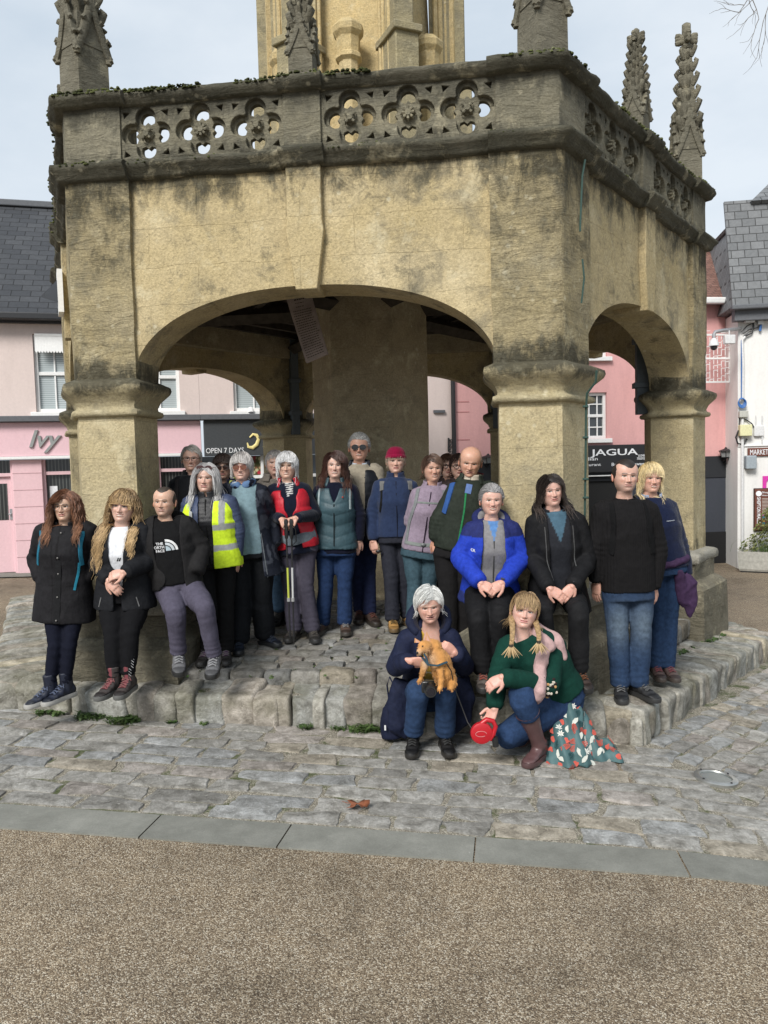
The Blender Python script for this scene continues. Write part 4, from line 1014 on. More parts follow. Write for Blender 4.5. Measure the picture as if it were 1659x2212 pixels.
    for y in range(1076,1124,3):
        a=W.rect(1644,y,1657+rr.random()*2,y+1.3); lt.box((a[0],-.064,a[2]),(a[1],-.0605,a[3]))
        a=W.rect(1662,y,1690,y+1.3); lt.box((a[0],-.064,a[2]),(a[1],-.0605,a[3]))
    local(lt.build('panel_text',plain('panel_text',(.42,.36,.32),.6),smooth=False),r)
    for i,c in enumerate(((.5,.08,.4),(.08,.3,.45),(.55,.3,.08),(.07,.35,.45))): a=W.rect(1644,1109+i*6.2,1650,1114+i*6.2); wbox('panel_swatch',plain('swatch%d'%i,c,.6),r,*a,-.067,-.0605)
    mag=plain('magenta_sign',(.55,.04,.32),.5); u0,u1,z0,z1=W.rect(1647,1028,1678,1054)
    mb=MB(); um=(u0+u1)/2; hw=(u1-u0)/2*.5
    pts=[(u0,z0),(u0,z1),(u1,z1),(u1,z0),(um+hw,z0),(um+hw,z0+.10)]+[(um+hw*math.cos(t),z0+.10+hw*math.sin(t)*1.1) for t in np.linspace(0.2,PI-.2,8)]+[(um-hw,z0+.10),(um-hw,z0)]
    a=[(x,-.03,z) for x,z in pts];b=[(x,-.003,z) for x,z in pts]; mb.loft([a,b]); local(mb.build('arch_emblem',mag,smooth=False),r)
    # cctv
    c=empty('cctv_camera',(0,0,0)); tag(c,'white dome security camera hanging from a wall arm in front of the pink wall','camera')
    def G(x,y,Y): return at(x,y,Y)
    mb=MB(); Y=15.4; mb.tube([G(1599,710,15.75),G(1560,714,Y),G(1545,717,Y),G(1542,722,Y),G(1542,733,Y)],.035,8); mb.build('arm',M_metal,parent=c)
    q=G(1542,745,Y); mb=MB(); mb.loft([np.array([(q[0]+a_*math.cos(t),q[1]+a_*math.sin(t),q[2]+z) for t in np.arange(12)*PI/6]) for z,a_ in ((.13,.03),(.11,.05),(.04,.085),(-.0,.095),(-.02,.098))]); mb.build('housing',wht,parent=c)
    mb=MB(); mb.loft([np.array([(q[0]+a_*math.cos(t),q[1]+a_*math.sin(t),q[2]+z) for t in np.arange(12)*PI/6]) for z,a_ in ((-.022,.07),(-.07,.062),(-.10,.03),(-.105,.005))]); mb.build('dome',plain('smoked_dome',(.03,.03,.035),.1,.6),parent=c)
    q=G(1575,733,15.45); mb=MB(); mb.box((q[0]-.10,q[1]-.06,q[2]-.09),(q[0]+.10,q[1]+.06,q[2]+.08)); mb.box((q[0]-.01,q[1]-.02,q[2]+.08),(q[0]+.01,q[1]+.02,q[2]+.17)); mb.build('power_box',wht,parent=c,bevel=.01)
build_white()
# planter
M_leafG=None
def foliage_mat(name,cols):
    m,nt,b=mat(name,.6,.3); L(nt,ramp(nt,noise_(nt,pos(nt),14,4),[(.3,cols[0]),(.5,cols[1]),(.7,cols[2])]),b.inputs['Base Color']); b.inputs['Subsurface Weight'].default_value=0; return m
M_shrub=foliage_mat('shrub_leaf',[(.05,.08,.02),(.14,.16,.05),(.26,.25,.10)]); M_grass=foliage_mat('grass_leaf',[(.04,.08,.02),(.08,.14,.035),(.16,.2,.06)]); M_weed=foliage_mat('weed_leaf',[(.025,.055,.012),(.05,.09,.022),(.085,.12,.04)])
def planter():
    a=gnd(1593,1240,-.37); b=gnd(1660,1243,-.37); mb=MB(); u=(b-a)[:2]; u/=np.linalg.norm(u); ang=math.atan2(u[1],u[0])
    t=empty('planter',(a[0],a[1],-.37),ang); tag(t,'pale concrete trough planter at the foot of the white wall','planter')
    for i in range(2):
        x=i*.98; mb=MB(); o=rings_from_poly([(x,0),(x+.94,0),(x+.94,.55),(x,.55)],[(.06,-.04),(.10,-.02),(.42,.0),(.44,.0),(.44,-.06),(.36,-.07)]); mb.loft(o); c=mb.build('trough',plain('concrete',(.40,.39,.35),.9,var=.2,nsc=18,bump=.4,bsc=60) if i==0 else MATS['concrete'],parent=t,smooth=False)
    mb=MB(); mb.box((.05,.05,0),(1.9,.5,.07)); mb.build('base',M_blk,parent=t)
    p=empty('trough_plants',(a[0],a[1],.06),ang); tag(p,'yellow green shrub and fine grasses growing in the concrete trough','plant')
    mb=MB(); r=random.Random(8)
    for i in range(900):
        x=r.gauss(.55,.2) if r.random()<.75 else r.uniform(.05,1.8); y=.27+r.gauss(0,.14); z=r.random()**.8*(.75*math.exp(-((x-.55)/.28)**2)+.15); s=r.uniform(.02,.035)
        n=Vector((r.gauss(0,1),r.gauss(0,1),r.gauss(.6,1))).normalized(); d=n.orthogonal().normalized(); e_=n.cross(d); c=Vector((x,y,z))
        V=[c-d*s*1.5,c-d*s*.2+e_*s*.6+n*s*.2,c+d*s*1.6,c-d*s*.2-e_*s*.6+n*s*.2]; mb.add([v[:] for v in V],[(0,1,2,3)])
    o=mb.build('shrub_leaves',M_shrub,parent=p,smooth=False)
    mb=MB()
    for i in range(500):
        x=r.gauss(.8,.3); y=.25+r.gauss(0,.12); a_=r.uniform(0,6.3); l=r.uniform(.25,.5); c,s_=math.cos(a_),math.sin(a_); w_=.003
        P=[(x+c*l*.55*t*t,y+s_*l*.55*t*t,l*(t-.45*t*t)) for t in (0,.35,.7,1)]
        V=[];
        for q,ww in zip(P,(w_,w_,w_*.8,.0005)): V+=[(q[0]-s_*ww,q[1]+c*ww,q[2]),(q[0]+s_*ww,q[1]-c*ww,q[2])]
        mb.add(V,[(0,1,3,2),(2,3,5,4),(4,5,7,6)])
    mb.build('grass_blades',M_grass,parent=p)
planter()
# bare twigs of a tree beyond the top right corner
def twigs():
    mb=MB(); r=random.Random(2); Y=8.0
    def br(p,d,l,rad,dep):
        q=p; pts=[p]; 
        for i in range(4): d=(d+Vector((r.gauss(0,.22),r.gauss(0,.2),r.gauss(-.02,.2)))).normalized(); q=q+d*l/4; pts.append(q)
        mb.tube([x[:] for x in pts],[rad*(1-.13*i) for i in range(5)],5,col=(1,1,1))
        if dep>0:
            for k in (2,3,4): br(pts[k],(d+Vector((r.gauss(0,.6),r.gauss(0,.4),r.gauss(-.1,.5)))).normalized(),l*.62,rad*.6,dep-1)
    for (x,y,tx,ty,l) in ((1600,-40,1612,40,.42),(1628,-40,1622,14,.3),(1680,-40,1640,40,.5),(1672,-10,1655,60,.3)):
        a=Vector(at(x,y,Y)); b=Vector(at(tx,ty,Y)); br(a,(b-a).normalized(),l,.006,2)
    a=Vector(at(1640,-60,Y)); mb.tube([Vector(at(1594,-45,Y))[:],a[:],Vector(at(1760,-110,Y))[:],Vector(at(1990,-160,Y))[:]],[.012,.02,.04,.07],8)
    o=mb.build('tree_branch',plain('bark',(.16,.14,.12),.9)); tag(o,'thin bare twigs of a branch hanging in at the top right corner','branch')
twigs()
# ---------------------------------------------------------------- small ground things
def tuft(mb,c,r,n,h,rr):
    for i in range(n):
        a=rr.uniform(0,6.3); d=rr.random()**.7*r; x=c[0]+d*math.cos(a); y=c[1]+d*math.sin(a); a=rr.uniform(0,6.3); l=h*rr.uniform(.5,1.2); w_=rr.choice([.003,.004,.012]); ca,sa=math.cos(a),math.sin(a)
        V=[]
        for t,ww in ((0,w_*.5),(.4,w_),(.75,w_*.9),(1,.0006)):
            q=(x+ca*l*.8*t*t,y+sa*l*.8*t*t,c[2]+l*(t-.45*t*t)); V+=[(q[0]-sa*ww,q[1]+ca*ww,q[2]),(q[0]+sa*ww,q[1]-ca*ww,q[2])]
        mb.add(V,[(0,1,3,2),(2,3,5,4),(4,5,7,6)])
def weeds():
    mb=MB(); rr=random.Random(6)
    def foot(x): # ground line at the foot of the front step
        for i in range(3):
            a,b=PLAT[i],PLAT[i+1]
            if a[0]<=x<=b[0]: return a[1]+(b[1]-a[1])*(x-a[0])/(b[0]-a[0])
        return 6
    for (px,n,r,h) in ((60,70,.07,.05),(95,60,.06,.05),(165,90,.09,.07),(190,90,.08,.07),(250,160,.10,.07),(275,140,.08,.06),(365,50,.04,.04),(440,20,.04,.03),(660,60,.06,.05),(735,50,.06,.05),(780,160,.10,.07),(800,80,.06,.05),(825,60,.06,.06)):
        q=gg(px,1570); y=foot(q[0])-.03; tuft(mb,(q[0],y,float(gz(q[0]))+.01),r,n,h,rr)
    for (px,py,n,r,h) in ((1500,1470,60,.06,.05),(1585,1430,60,.08,.05),(1490,1495,20,.04,.03),(1630,1400,40,.06,.05),(1580,1470,30,.03,.02)):
        q=gg(px,py); tuft(mb,tuple(q),r,n,h,rr)
    for i in range(170): # moss and grass in the platform joints
        x=rr.uniform(-2.6,1.2); y=rr.uniform(5.95,8.0)-.126*(x+.5); tuft(mb,(x,y,float(floorz(x,y))-.01),.02,6,.022,rr)
    for i in range(60):
        x=rr.uniform(-2.9,1.3); y=foot(x)+.42+rr.uniform(-.03,.05); tuft(mb,(x,y,float(pz(x))-.01),.05,12,.03,rr)
    for i in range(60):
        t=rr.random(); x=1.737+(4.25-1.737)*t-.45; y=5.329+(8.35-5.329)*t+.35; tuft(mb,(x,y,float(pz(x))-.01),.05,10,.03,rr)
    tag(mb.build('weeds',M_weed,smooth=False),kind='stuff')
weeds()
def leaf():
    q=gg(773,1740,.03); rr=random.Random(2); mb=MB(); t=empty('dead_leaf',tuple(q)); t2=t
    pts=[];n=26
    for i in range(n):
        a=2*PI*i/n; rad=.055*(.55+.45*abs(math.cos(a*2.5)))*(1+.15*math.sin(a*9)); pts.append((rad*math.cos(a)*1.25,rad*math.sin(a),.012+.014*math.sin(a*3)+.006*math.sin(a*7)))
    V=[(0,0,.012)]+pts; mb.add(V,[(0,1+i,1+(i+1)%n) for i in range(n)]); mb.tube([(.0,0,.012),(-.06,.01,.012),(-.09,.02,.018)],[.003,.002,.002],5)
    o=mb.build('leaf_blade',plain('dead_leaf',(.19,.065,.03),.7,var=.4,nsc=40),parent=t); o.modifiers.new('s','SOLIDIFY').thickness=.002
    tag(t,'curled brown dead leaf lying on the grey setts','leaf')
leaf()
def uplight():
    q=gg(1546,1681,.016); t=empty('ground_light',tuple(q)); t.rotation_euler=(0,math.atan(.09),0); tag(t,'round metal rimmed light set into the setts at right','ground light')
    mb=MB(); prof=[(.135,-.02),(.135,.006),(.128,.012),(.10,.014),(.096,.008),(.096,-.01)]
    mb.loft([np.array([(r*math.cos(a),r*math.sin(a),z) for a in np.linspace(0,2*PI,40,endpoint=False)]) for r,z in prof],cap=False); mb.build('rim',plain('steel_rim',(.42,.42,.40),.35,.5,metal=.8),parent=t)
    mb=MB(); mb.loft([np.array([(.096*math.cos(a),.096*math.sin(a),z) for a in np.linspace(0,2*PI,40,endpoint=False)]) for z in (-.01,.006)]); mb.build('lens',plain('lens_glass',(.10,.115,.11),.12,.6),parent=t)
    mb=MB()
    for k in range(4): a=k*PI/2+.5; mb.tube([(.116*math.cos(a),.116*math.sin(a),.012),(.116*math.cos(a),.116*math.sin(a),.018)],.007,8)
    mb.build('screws',M_blk,parent=t)
uplight()
def plaque():
    c=empty('wall_sign',(0,0,0)); tag(c,'white board with a dark pointed bracket on the left side of the cross','sign')
    mb=MB(); a,b=at(143,558,9.0),at(152,640,9.0); 
    p=HEX_C+ (-face_dir(5)[1])*(APO-.0); ux,uy=face_dir(5)
    q=p+ux*.1-uy*.03; M=Matrix(((ux[0],uy[0],0,q[0]),(ux[1],uy[1],0,q[1]),(0,0,1,3.75),(0,0,0,1)))
    mb.box((-.14,-.05,-.2),(.14,0,.22)); mb.build('board',M_wpaint,parent=c,matrix=M); mb=MB(); mb.loft([[(-.2,-.20,.0),(.0,-.05,.14),(.08,-.05,-.1)],[(-.2,-.20,.02),(.0,-.03,.15),(.08,-.03,-.08)]]); mb.build('bracket',M_blk,parent=c,matrix=M)
plaque()
# ================================================================ figures
def nrm(v): v=np.asarray(v,float); return v/(np.linalg.norm(v)+1e-9)
def remesh(parts,voxel,smooth=3):
    mb=MB()
    for v,f in parts: mb.add(v,f)
    me=bpy.data.meshes.new('tmp'); me.from_pydata(np.concatenate(mb.v).tolist(),[],mb.f)
    bm=bmesh.new(); bm.from_mesh(me); bmesh.ops.recalc_face_normals(bm,faces=bm.faces); bm.to_mesh(me); bm.free()
    o=bpy.data.objects.new('tmp',me); COL.objects.link(o)
    r=o.modifiers.new('r','REMESH'); r.mode='VOXEL'; r.voxel_size=voxel
    if smooth: s=o.modifiers.new('s','SMOOTH'); s.factor=.5; s.iterations=smooth
    dg=bpy.context.evaluated_depsgraph_get(); m2=bpy.data.meshes.new_from_object(o.evaluated_get(dg))
    n=len(m2.vertices); V=np.empty(n*3); m2.vertices.foreach_get('co',V); V=V.reshape(-1,3)
    F=np.array([p.vertices[:] for p in m2.polygons if len(p.vertices)==4],dtype=int); Nn=np.empty(n*3); m2.vertices.foreach_get('normal',Nn); Nn=Nn.reshape(-1,3)
    bpy.data.objects.remove(o); bpy.data.meshes.remove(me); bpy.data.meshes.remove(m2)
    return V,F,Nn
def ringloft(rings):
    rings=[np.asarray(r,float) for r in rings]; n=len(rings[0]); m=len(rings); f=[]
    for i in range(m-1):
        for j in range(n): a=i*n+j;b=i*n+(j+1)%n; f.append((a,b,b+n,a+n))
    f.append(tuple(range(n-1,-1,-1))); f.append(tuple(range((m-1)*n,m*n)))
    return np.concatenate(rings),f
def limb(pts,rad,n=14,sub=4,flat=None):
    """smooth tapered tube through joints"""
    pts=[np.asarray(p,float) for p in pts]; P=[];Rr=[]
    m=len(pts)
    for i in range(m-1):
        p0=pts[max(i-1,0)];p1=pts[i];p2=pts[i+1];p3=pts[min(i+2,m-1)]
        for k in range(sub):
            t=k/sub; c=.5*((2*p1)+(-p0+p2)*t+(2*p0-5*p1+4*p2-p3)*t*t+(-p0+3*p1-3*p2+p3)*t**3); q=p1+(p2-p1)*t
            P.append(q*.55+c*.45); Rr.append(rad[i]+(rad[i+1]-rad[i])*(3*t*t-2*t**3))
    P.append(pts[-1]);Rr.append(rad[-1])
    t0=nrm(P[1]-P[0]); t1=nrm(P[-1]-P[-2]); P=[P[0]-t0*Rr[0]*.55]+P+[P[-1]+t1*Rr[-1]*.35]; Rr=[Rr[0]*.6]+Rr+[Rr[-1]*.7]
    mb=MB(); mb.tube(P,Rr,n); return mb.v[0],mb.f
def ball(c,r,n=12):
    c=np.asarray(c,float); r=np.asarray(r if hasattr(r,'__len__') else (r,r,r),float); rings=[]
    for i in range(1,n):
        a=PI*i/n; rings.append(np.array([(math.sin(a)*math.cos(b)*r[0],math.sin(a)*math.sin(b)*r[1],-math.cos(a)*r[2]) for b in np.arange(n)*2*PI/n])+c)
    return ringloft(rings)
SEC_F=[(-.62,.185,.125,.125),(-.35,.19,.13,.135),(-.12,.188,.128,.138),(.08,.182,.125,.13),(.34,.155,.115,.105),(.60,.166,.148,.112),(.76,.172,.125,.115),(.88,.150,.095,.105),(.96,.092,.066,.08),(1.04,.062,.056,.064)]
SEC_M=[(-.62,.175,.12,.12),(-.35,.178,.125,.125),(-.12,.176,.125,.125),(.08,.172,.128,.12),(.34,.165,.128,.11),(.60,.18,.138,.12),(.76,.188,.125,.125),(.88,.160,.098,.112),(.96,.098,.07,.088),(1.04,.068,.062,.070)]
class Sk:
    """skeleton in world space, image-left side first"""
    def __init__(s,Y,head,sh,el,wr,pel,kn,an,yaw=0,male=False,build=1.0,hdY=0,shdY=(0,0),eldY=(0,0),wrdY=(0,0),pelY=0,hyaw=None,hpitch=0,hroll=None,feet=None,footyaw=(-10,10),footpitch=(0,0),hips_yaw=None,hs=None):
        s.Y=Y; s.male=male; s.build=build; yw=R(yaw)
        A=lambda p,d=0: at(p[0],p[1],Y+d)
        top,chin=A(head[:2],hdY),A(head[2:],hdY); up=nrm(top-chin); ln=np.linalg.norm(top-chin); hy=R(yaw if hyaw is None else hyaw)
        s.hs=hs if hs else float(np.clip(ln/.236,.96,1.13)); fw=np.array([math.sin(hy),-math.cos(hy),0]); fw=nrm(fw-up*np.dot(fw,up)); rt=np.cross(fw,up)   # rt: image right when facing camera? fixed below
        rt=nrm(np.cross(up,fw)); rt=-rt if rt[0]*math.cos(hy)<0 else rt
        hp=R(hpitch); fw2=fw*math.cos(hp)-up*math.sin(hp); up2=up*math.cos(hp)+fw*math.sin(hp)
        s.hfw,s.hup,s.hrt=fw2,up2,rt; mid=(top+chin)/2; s.hO=mid-up2*.114*s.hs-fw2*.0*s.hs
        s.sh=[A(sh[0],shdY[0]),A(sh[1],shdY[1])]; s.el=[A(el[0],eldY[0]),A(el[1],eldY[1])]; s.wr=[A(wr[0],wrdY[0]),A(wr[1],wrdY[1])]
        s.P=A(pel,pelY); s.fw=nrm((math.sin(yw),-math.cos(yw),0))
        s.N=s.hO-s.hup*.055*s.hs-s.hfw*-.0+np.array([0,0,-.02]) - s.hfw*(-.012)
        mids=(s.sh[0]+s.sh[1])/2; s.N=np.array([(s.N[0]+mids[0])/2,(s.N[1]*.4+mids[1]*.6),max(s.hO[2]-.036,mids[2]+.04)])
        s.up=nrm(s.N-s.P); s.len=np.linalg.norm(s.N-s.P); s.ac=nrm(s.sh[1]-s.sh[0]); s.ac=nrm(s.ac-s.up*np.dot(s.ac,s.up)*.6)
        s.fw=nrm(s.fw-s.up*np.dot(s.fw,s.up)); s.ach=nrm(np.cross(s.fw,s.up)); s.ach=-s.ach if np.dot(s.ach,s.ac)<0 else s.ach
        s.k=np.linalg.norm(s.sh[1]-s.sh[0])/(.335 if not male else .37); s.k=float(np.clip(s.k,.85,1.25))
        s.hip=[s.P-s.ach*.088*build-s.up*.03,s.P+s.ach*.088*build-s.up*.03]
        s.an=[];s.kn=[]
        for i in (0,1):
            s.an.append(at(an[i][0],an[i][1],an[i][2])); s.kn.append(at(kn[i][0],kn[i][1],kn[i][2]))
        s.fy=footyaw; s.fp=footpitch
        s.origin=np.array([(s.an[0][0]+s.an[1][0])/2,(s.an[0][1]+s.an[1][1])/2,min(s.an[0][2],s.an[1][2])-.09])
    def co(s,V):
        """torso coordinates: u across, v front, t along the spine"""
        D=V-s.P; return D@s.ac,D@s.fw,D@s.up/s.len
    def H(s,p): # head-local -> world
        p=np.asarray(p,float)*s.hs; return s.hO+np.outer(p[...,0].ravel(),s.hrt)+np.outer(-p[...,1].ravel(),s.hfw)+np.outer(p[...,2].ravel(),s.hup)
    def torso(s,off=.0,hem=-.1,top=1.04,wk=1.0,straight=0,flare=0,n=28,belly=0,bust=1.0):
        sec=SEC_M if s.male else SEC_F; T=np.array([q[0] for q in sec]); W=np.array([q[1:] for q in sec]); rings=[]
        for t in np.linspace(hem,top,26):
            w,f,b=[np.interp(t,T,W[:,i]) for i in range(3)]
            kk=s.build*(.6+.4*s.k) if t<.6 else s.k*(.5+.5*s.build)
            w*=kk*wk; f*=s.build**.8; b*=s.build**.8
            f+=belly*math.exp(-((t-.22)/.22)**2); 
            if straight: w=w*(1-straight)+.178*kk*wk*straight if t<.6 else w; f=f*(1-straight)+.135*straight if t<.5 else f
            if flare and t<.1: w+=flare*(.1-t); f+=flare*.7*(.1-t); b+=flare*.6*(.1-t)
            w+=off;f+=off;b+=off
            mixt=np.clip((t-.1)/.7,0,1); a=nrm(s.ach*(1-mixt)+s.ac*mixt); c=s.P+s.up*s.len*t; th=np.arange(n)/n*2*PI
            cx=np.sign(np.cos(th))*np.abs(np.cos(th))**.85*w; sy=np.sin(th); sy=np.sign(sy)*np.abs(sy)**.9; cy=np.where(sy>0,sy*f,sy*b)
            rings.append(c+np.outer(cx,a)+np.outer(cy,s.fw))
        return ringloft(rings)
    def sleeve(s,i,off=.0,r=(.064,.054,.048,.040),short=1.0):
        m=.94 if not s.male else 1.06; k=m*(.45+.55*s.build)*.94
        a,b,c=s.sh[i],s.el[i],s.wr[i]; a0=a-(s.ac if i else -s.ac)*.05+s.up*.0
        return limb([a0,a,(a+b)/2,b,(b+c)/2,c+(c-b)/np.linalg.norm(c-b)*(-.01)],[(r[0]+off)*k*.95,(r[0]+off)*k,(r[1]+off+.002)*k,(r[1]+off)*k,(r[2]+off)*k,(r[3]+off)*k])
    def leg(s,i,off=.0,r=(.092,.078,.060,.058,.045),cut=0.0):
        off=off*.8
        m=.93 if not s.male else .93; k=m*s.build; h,kn,an=s.hip[i],s.kn[i],s.an[i]; an2=an+(kn-an)*cut
        return limb([h,(h*.5+kn*.5),kn,(kn*.6+an*.4),an2],[(r[0]+off)*k,(r[1]+off)*k,r[2]*k+off,r[3]*k+off,r[4]+off])
def folds(V,Nn,amp,seed,sc=13,aniso=None):
    a=fbm(V,sc,3,seed); b=fbm(V+3.1,sc*.55,2,seed+1); rid=1-np.abs(a)*2.2; rid=np.clip(rid,-1,1); return V+Nn*(amp*(.75*rid+.55*b))[:,None]
def bendfolds(V,Nn,c,axis,rad,amp,freq,seed=0):
    """rings of creases round a bend at c, running across axis"""
    D=V-c; t=D@axis; e=np.exp(-(np.linalg.norm(D,axis=1)/rad)**2); w=fbm(V,11,2,seed)
    return V+Nn*(amp*e*np.sin(t*freq+5.5*w))[:,None]
def cloth(name,rough=.9,spec=.15,bsc=260,bst=.25,sheen=.0,wr=.35,wsc=22,var=.12):
    m,nt,b=mat(name,rough,spec); a=attr(nt); g=objco(nt)
    n=noise_(nt,g,35,5,.65); f=noise_(nt,g,bsc,2)
    c=mix_(nt,1.0,a,ramp(nt,n,[(.3,1-var*1.6),(.7,1+var)]),'MULTIPLY'); L(nt,c,b.inputs['Base Color'])
    w=noise_(nt,scalev(nt,g,(1,1,.6)),wsc,5,.6,1.0)
    p=bump_(nt,b,w,wr*.55,.02); bump_(nt,b,f,bst,.003,p)
    if sheen: b.inputs['Sheen Weight'].default_value=sheen
    return m
C_shell=cloth('shell_fabric',.75,.14,200,.1,wr=.5,var=.18); C_fleece=cloth('fleece',1,.05,320,.6,.12,wr=.3,var=.13); C_cotton=cloth('cotton',.92,.12,300,.2,wr=.45); C_denim=cloth('denim',.9,.15,400,.3,wr=.45,wsc=16,var=.2); C_puff=cloth('puffer_fabric',.5,.35,150,.1,wr=.45,wsc=30); C_hi=cloth('reflective_vest',.7,.25,150,.1,wr=.35)
C_leather=cloth('leather',.5,.4,200,.2,wr=.2); C_rubber=cloth('rubber',.35,.5,90,.05,wr=.06,var=.05)
def skinmat():
    m,nt,b=mat('skin',.45,.4); a=attr(nt); n=noise_(nt,objco(nt),60,4); L(nt,mix_(nt,1.0,a,ramp(nt,n,[(.3,(.93,.90,.88)),(.7,(1.05,1.04,1.04))]),'MULTIPLY'),b.inputs['Base Color'])
    b.inputs['Subsurface Weight'].default_value=.12; b.inputs['Subsurface Radius'].default_value=(.02,.008,.004); b.inputs['Subsurface Scale'].default_value=.4; return m
M_skin=skinmat()
def hairmat():
    m,nt,b=mat('hair',.55,.3); L(nt,attr(nt),b.inputs['Base Color']); return m
M_hair=hairmat()
M_lens=plain('dark_lens',(.015,.013,.013),.12,.6); M_frame=plain('glasses_frame',(.03,.025,.025),.35,.5); M_eye=None
# ---------------------------------------------------------------- head
HP=np.array([(-.16,.085,-.055,.075),(-.12,.070,-.052,.066),(-.085,.058,-.046,.060),(-.05,.053,-.044,.058),(-.022,.051,-.048,.058),(-.010,.048,-.058,.058),(.0,.040,-.073,.060),(.008,.042,-.079,.062),(.02,.049,-.083,.066),(.036,.057,-.086,.070),(.052,.062,-.087,.076),(.07,.067,-.088,.084),(.09,.0715,-.0875,.090),(.108,.0735,-.086,.095),(.125,.075,-.0895,.098),(.145,.0765,-.091,.099),(.168,.074,-.087,.096),(.19,.066,-.075,.088),(.207,.053,-.056,.073),(.219,.035,-.034,.052),(.226,.014,-.010,.026)])
def headmesh(sk,skin,lips,brow,smile=.3,teeth=False,stub=None,mouth_open=0,age=0,eye=(.07,.05,.035),noselen=1.0,narrow=1.0,squint=0):
    narrow*=1.09
    zs=np.concatenate([np.linspace(-.16,0,14),np.arange(.004,.14,.003),np.linspace(.142,.226,20)]); n=84
    th0=np.linspace(-PI,PI,n,endpoint=False); th=th0+.42*np.sin(-th0)*1.0   # denser at the front (theta = 0 is the face)
    w,F,B=[np.interp(zs,HP[:,0],HP[:,i]) for i in (1,2,3)]
    # smooth profiles
    def sm(a):
        for _ in range(3): a[1:-1]=.25*a[:-2]+.5*a[1:-1]+.25*a[2:]
        return a
    w,F,B=sm(w),sm(F),sm(B)
    Z=np.repeat(zs[:,None],n,1); S=np.sin(th)[None,:]; Cc=np.cos(th)[None,:]
    X=w[:,None]*np.sign(S)*np.abs(S)**.92*narrow; Yy=np.where(Cc>0,F[:,None]*np.abs(Cc)**.82,B[:,None]*np.abs(Cc)**.9)
    # keep the jaw line: face front narrower than the skull
    fr=np.clip(Cc,0,1); 
    g=lambda x,c,s: np.exp(-((x-c)/s)**2); ax=np.abs(X); D=np.zeros_like(X)
    smi=smile
    D-= .027*noselen*np.exp(-np.abs(X/.0095)**2.2)*np.interp(Z,[.064,.070,.078,.086,.10,.112,.122],[0,.55,1,.86,.55,.28,0])
    D-= .010*g(ax,.0125,.0055)*g(Z,.0765,.0065)
    D+= .006*g(ax,.030,.017)*g(Z,.112,.011)
    D-= .0045*g(Z,.128,.006)*np.exp(-(X/.052)**4)
    D-= (.005+.006*smi)*g(ax,.040,.016)*g(Z,.086+.004*smi,.015)
    zm=.0515+smi*.011*(X/.026)**2-.001
    lipw=np.exp(-(X/(.025+.004*smi))**6)
    D-= lipw*(.0055*g(Z-zm,.0058,.0042)+.006*g(Z-zm,-.0058,.0045)); D+= lipw*(.004+.008*mouth_open)*g(Z-zm,0,.0026+.003*mouth_open)
    D-= .006*g(X,0,.018)*g(Z,.018,.012); D+=.003*g(X,0,.02)*g(Z,.035,.006)
    nl=g(ax,.024+.010*np.clip((.078-Z)/.03,0,1.3),.0045)*g(Z,.064,.014); D+=(.0018+.002*smi+.0015*age)*nl
    D-= .003*g(Z,.100,.004)*g(ax,.030,.012)*(.5+age)     # under eye bag
    D-= .0022*g(Z,.1185,.0028)*g(ax,.030,.014)           # lid
    Yy=Yy+D*fr**.5*(Cc>0)
    V=np.stack([X,Yy,Z],2).reshape(-1,3); m=len(zs); f=[]
    for i in range(m-1):
        for j in range(n): a=i*n+j;b=i*n+(j+1)%n; f.append((a,b,b+n,a+n))
    top=len(V); V=np.concatenate([V,[[0,.01,.228]]]); f+=[((m-1)*n+j,(m-1)*n+(j+1)%n,top) for j in range(n)]
    skin=np.array(skin); C=np.tile(skin,(len(V),1)); x,y,z=V.T; ax=np.abs(x); front=(y<-.02)
    def blend(mask,c,k=1): 
        mk=np.clip(mask*k,0,1)[:,None]*front[:,None]; C[:]=C*(1-mk)+np.array(c)*mk
    rosy=skin*np.array([1.02,.74,.68]); blend(g(ax,.042,.017)*g(z,.082,.018),rosy,.4); blend(g(x,0,.012)*g(z,.078,.010),rosy,.55); blend(g(x,0,.03)*g(z,.018,.012),rosy,.2)
    if age: blend(g(np.sin(z*900+x*40),1,.5)*g(z,.155,.015),skin*.82,.35*age)
    blend(g(ax,.030,.017)*g(z,.112,.010),skin*np.array([.90,.84,.82]),.4); blend(g(z,.100,.0025)*g(ax,.03,.013),skin*np.array([.75,.62,.6]),.35+.3*age)
    blend(nl_:=g(ax,.024+.010*np.clip((.078-z)/.03,0,1.3),.0035)*g(z,.066,.013),skin*np.array([.66,.52,.48]),.4+.35*smi)
    if stub: 
        mk=np.clip((.060-z)/.012,0,1)*(z>-.02)*np.clip((.075-np.abs(y+.0)*0-ax*.2)/.02,0,1); mk=np.maximum(mk,g(z,.0645,.004)*np.exp(-(x/.024)**4)); mk*= (y<.0); C[:]=C*(1-(mk*stub[1])[:,None])+np.array(stub[0])*(mk*stub[1])[:,None]
    bz=.1285+.004*(1-((ax-.03)/.02)**2)-.06*np.maximum(0,ax-.036); blend(np.exp(-((z-bz)/.0036)**2)*np.clip((ax-.010)/.004,0,1)*np.clip((.050-ax)/.004,0,1),brow,1.0)
    zm_=.0515+smi*.011*(x/.026)**2-.001; lw=np.exp(-(x/(.0235+.004*smi))**8)
    blend(lw*np.exp(-((z-zm_)/.0085)**6),lips,.85)
    if teeth: blend(np.exp(-(x/.019)**8)*np.exp(-((z-zm_+.0006)/.0034)**4),(.62,.58,.50),1.0); blend(lw*np.exp(-((z-zm_-.0042)/.0012)**2),(.12,.03,.03),.7)
    else: blend(lw*np.exp(-((z-zm_)/.0016)**2),(.13,.035,.035),.85)
    if mouth_open: blend(np.exp(-(x/.017)**6)*np.exp(-((z-zm_)/(.0045))**4),(.06,.015,.015),.9)
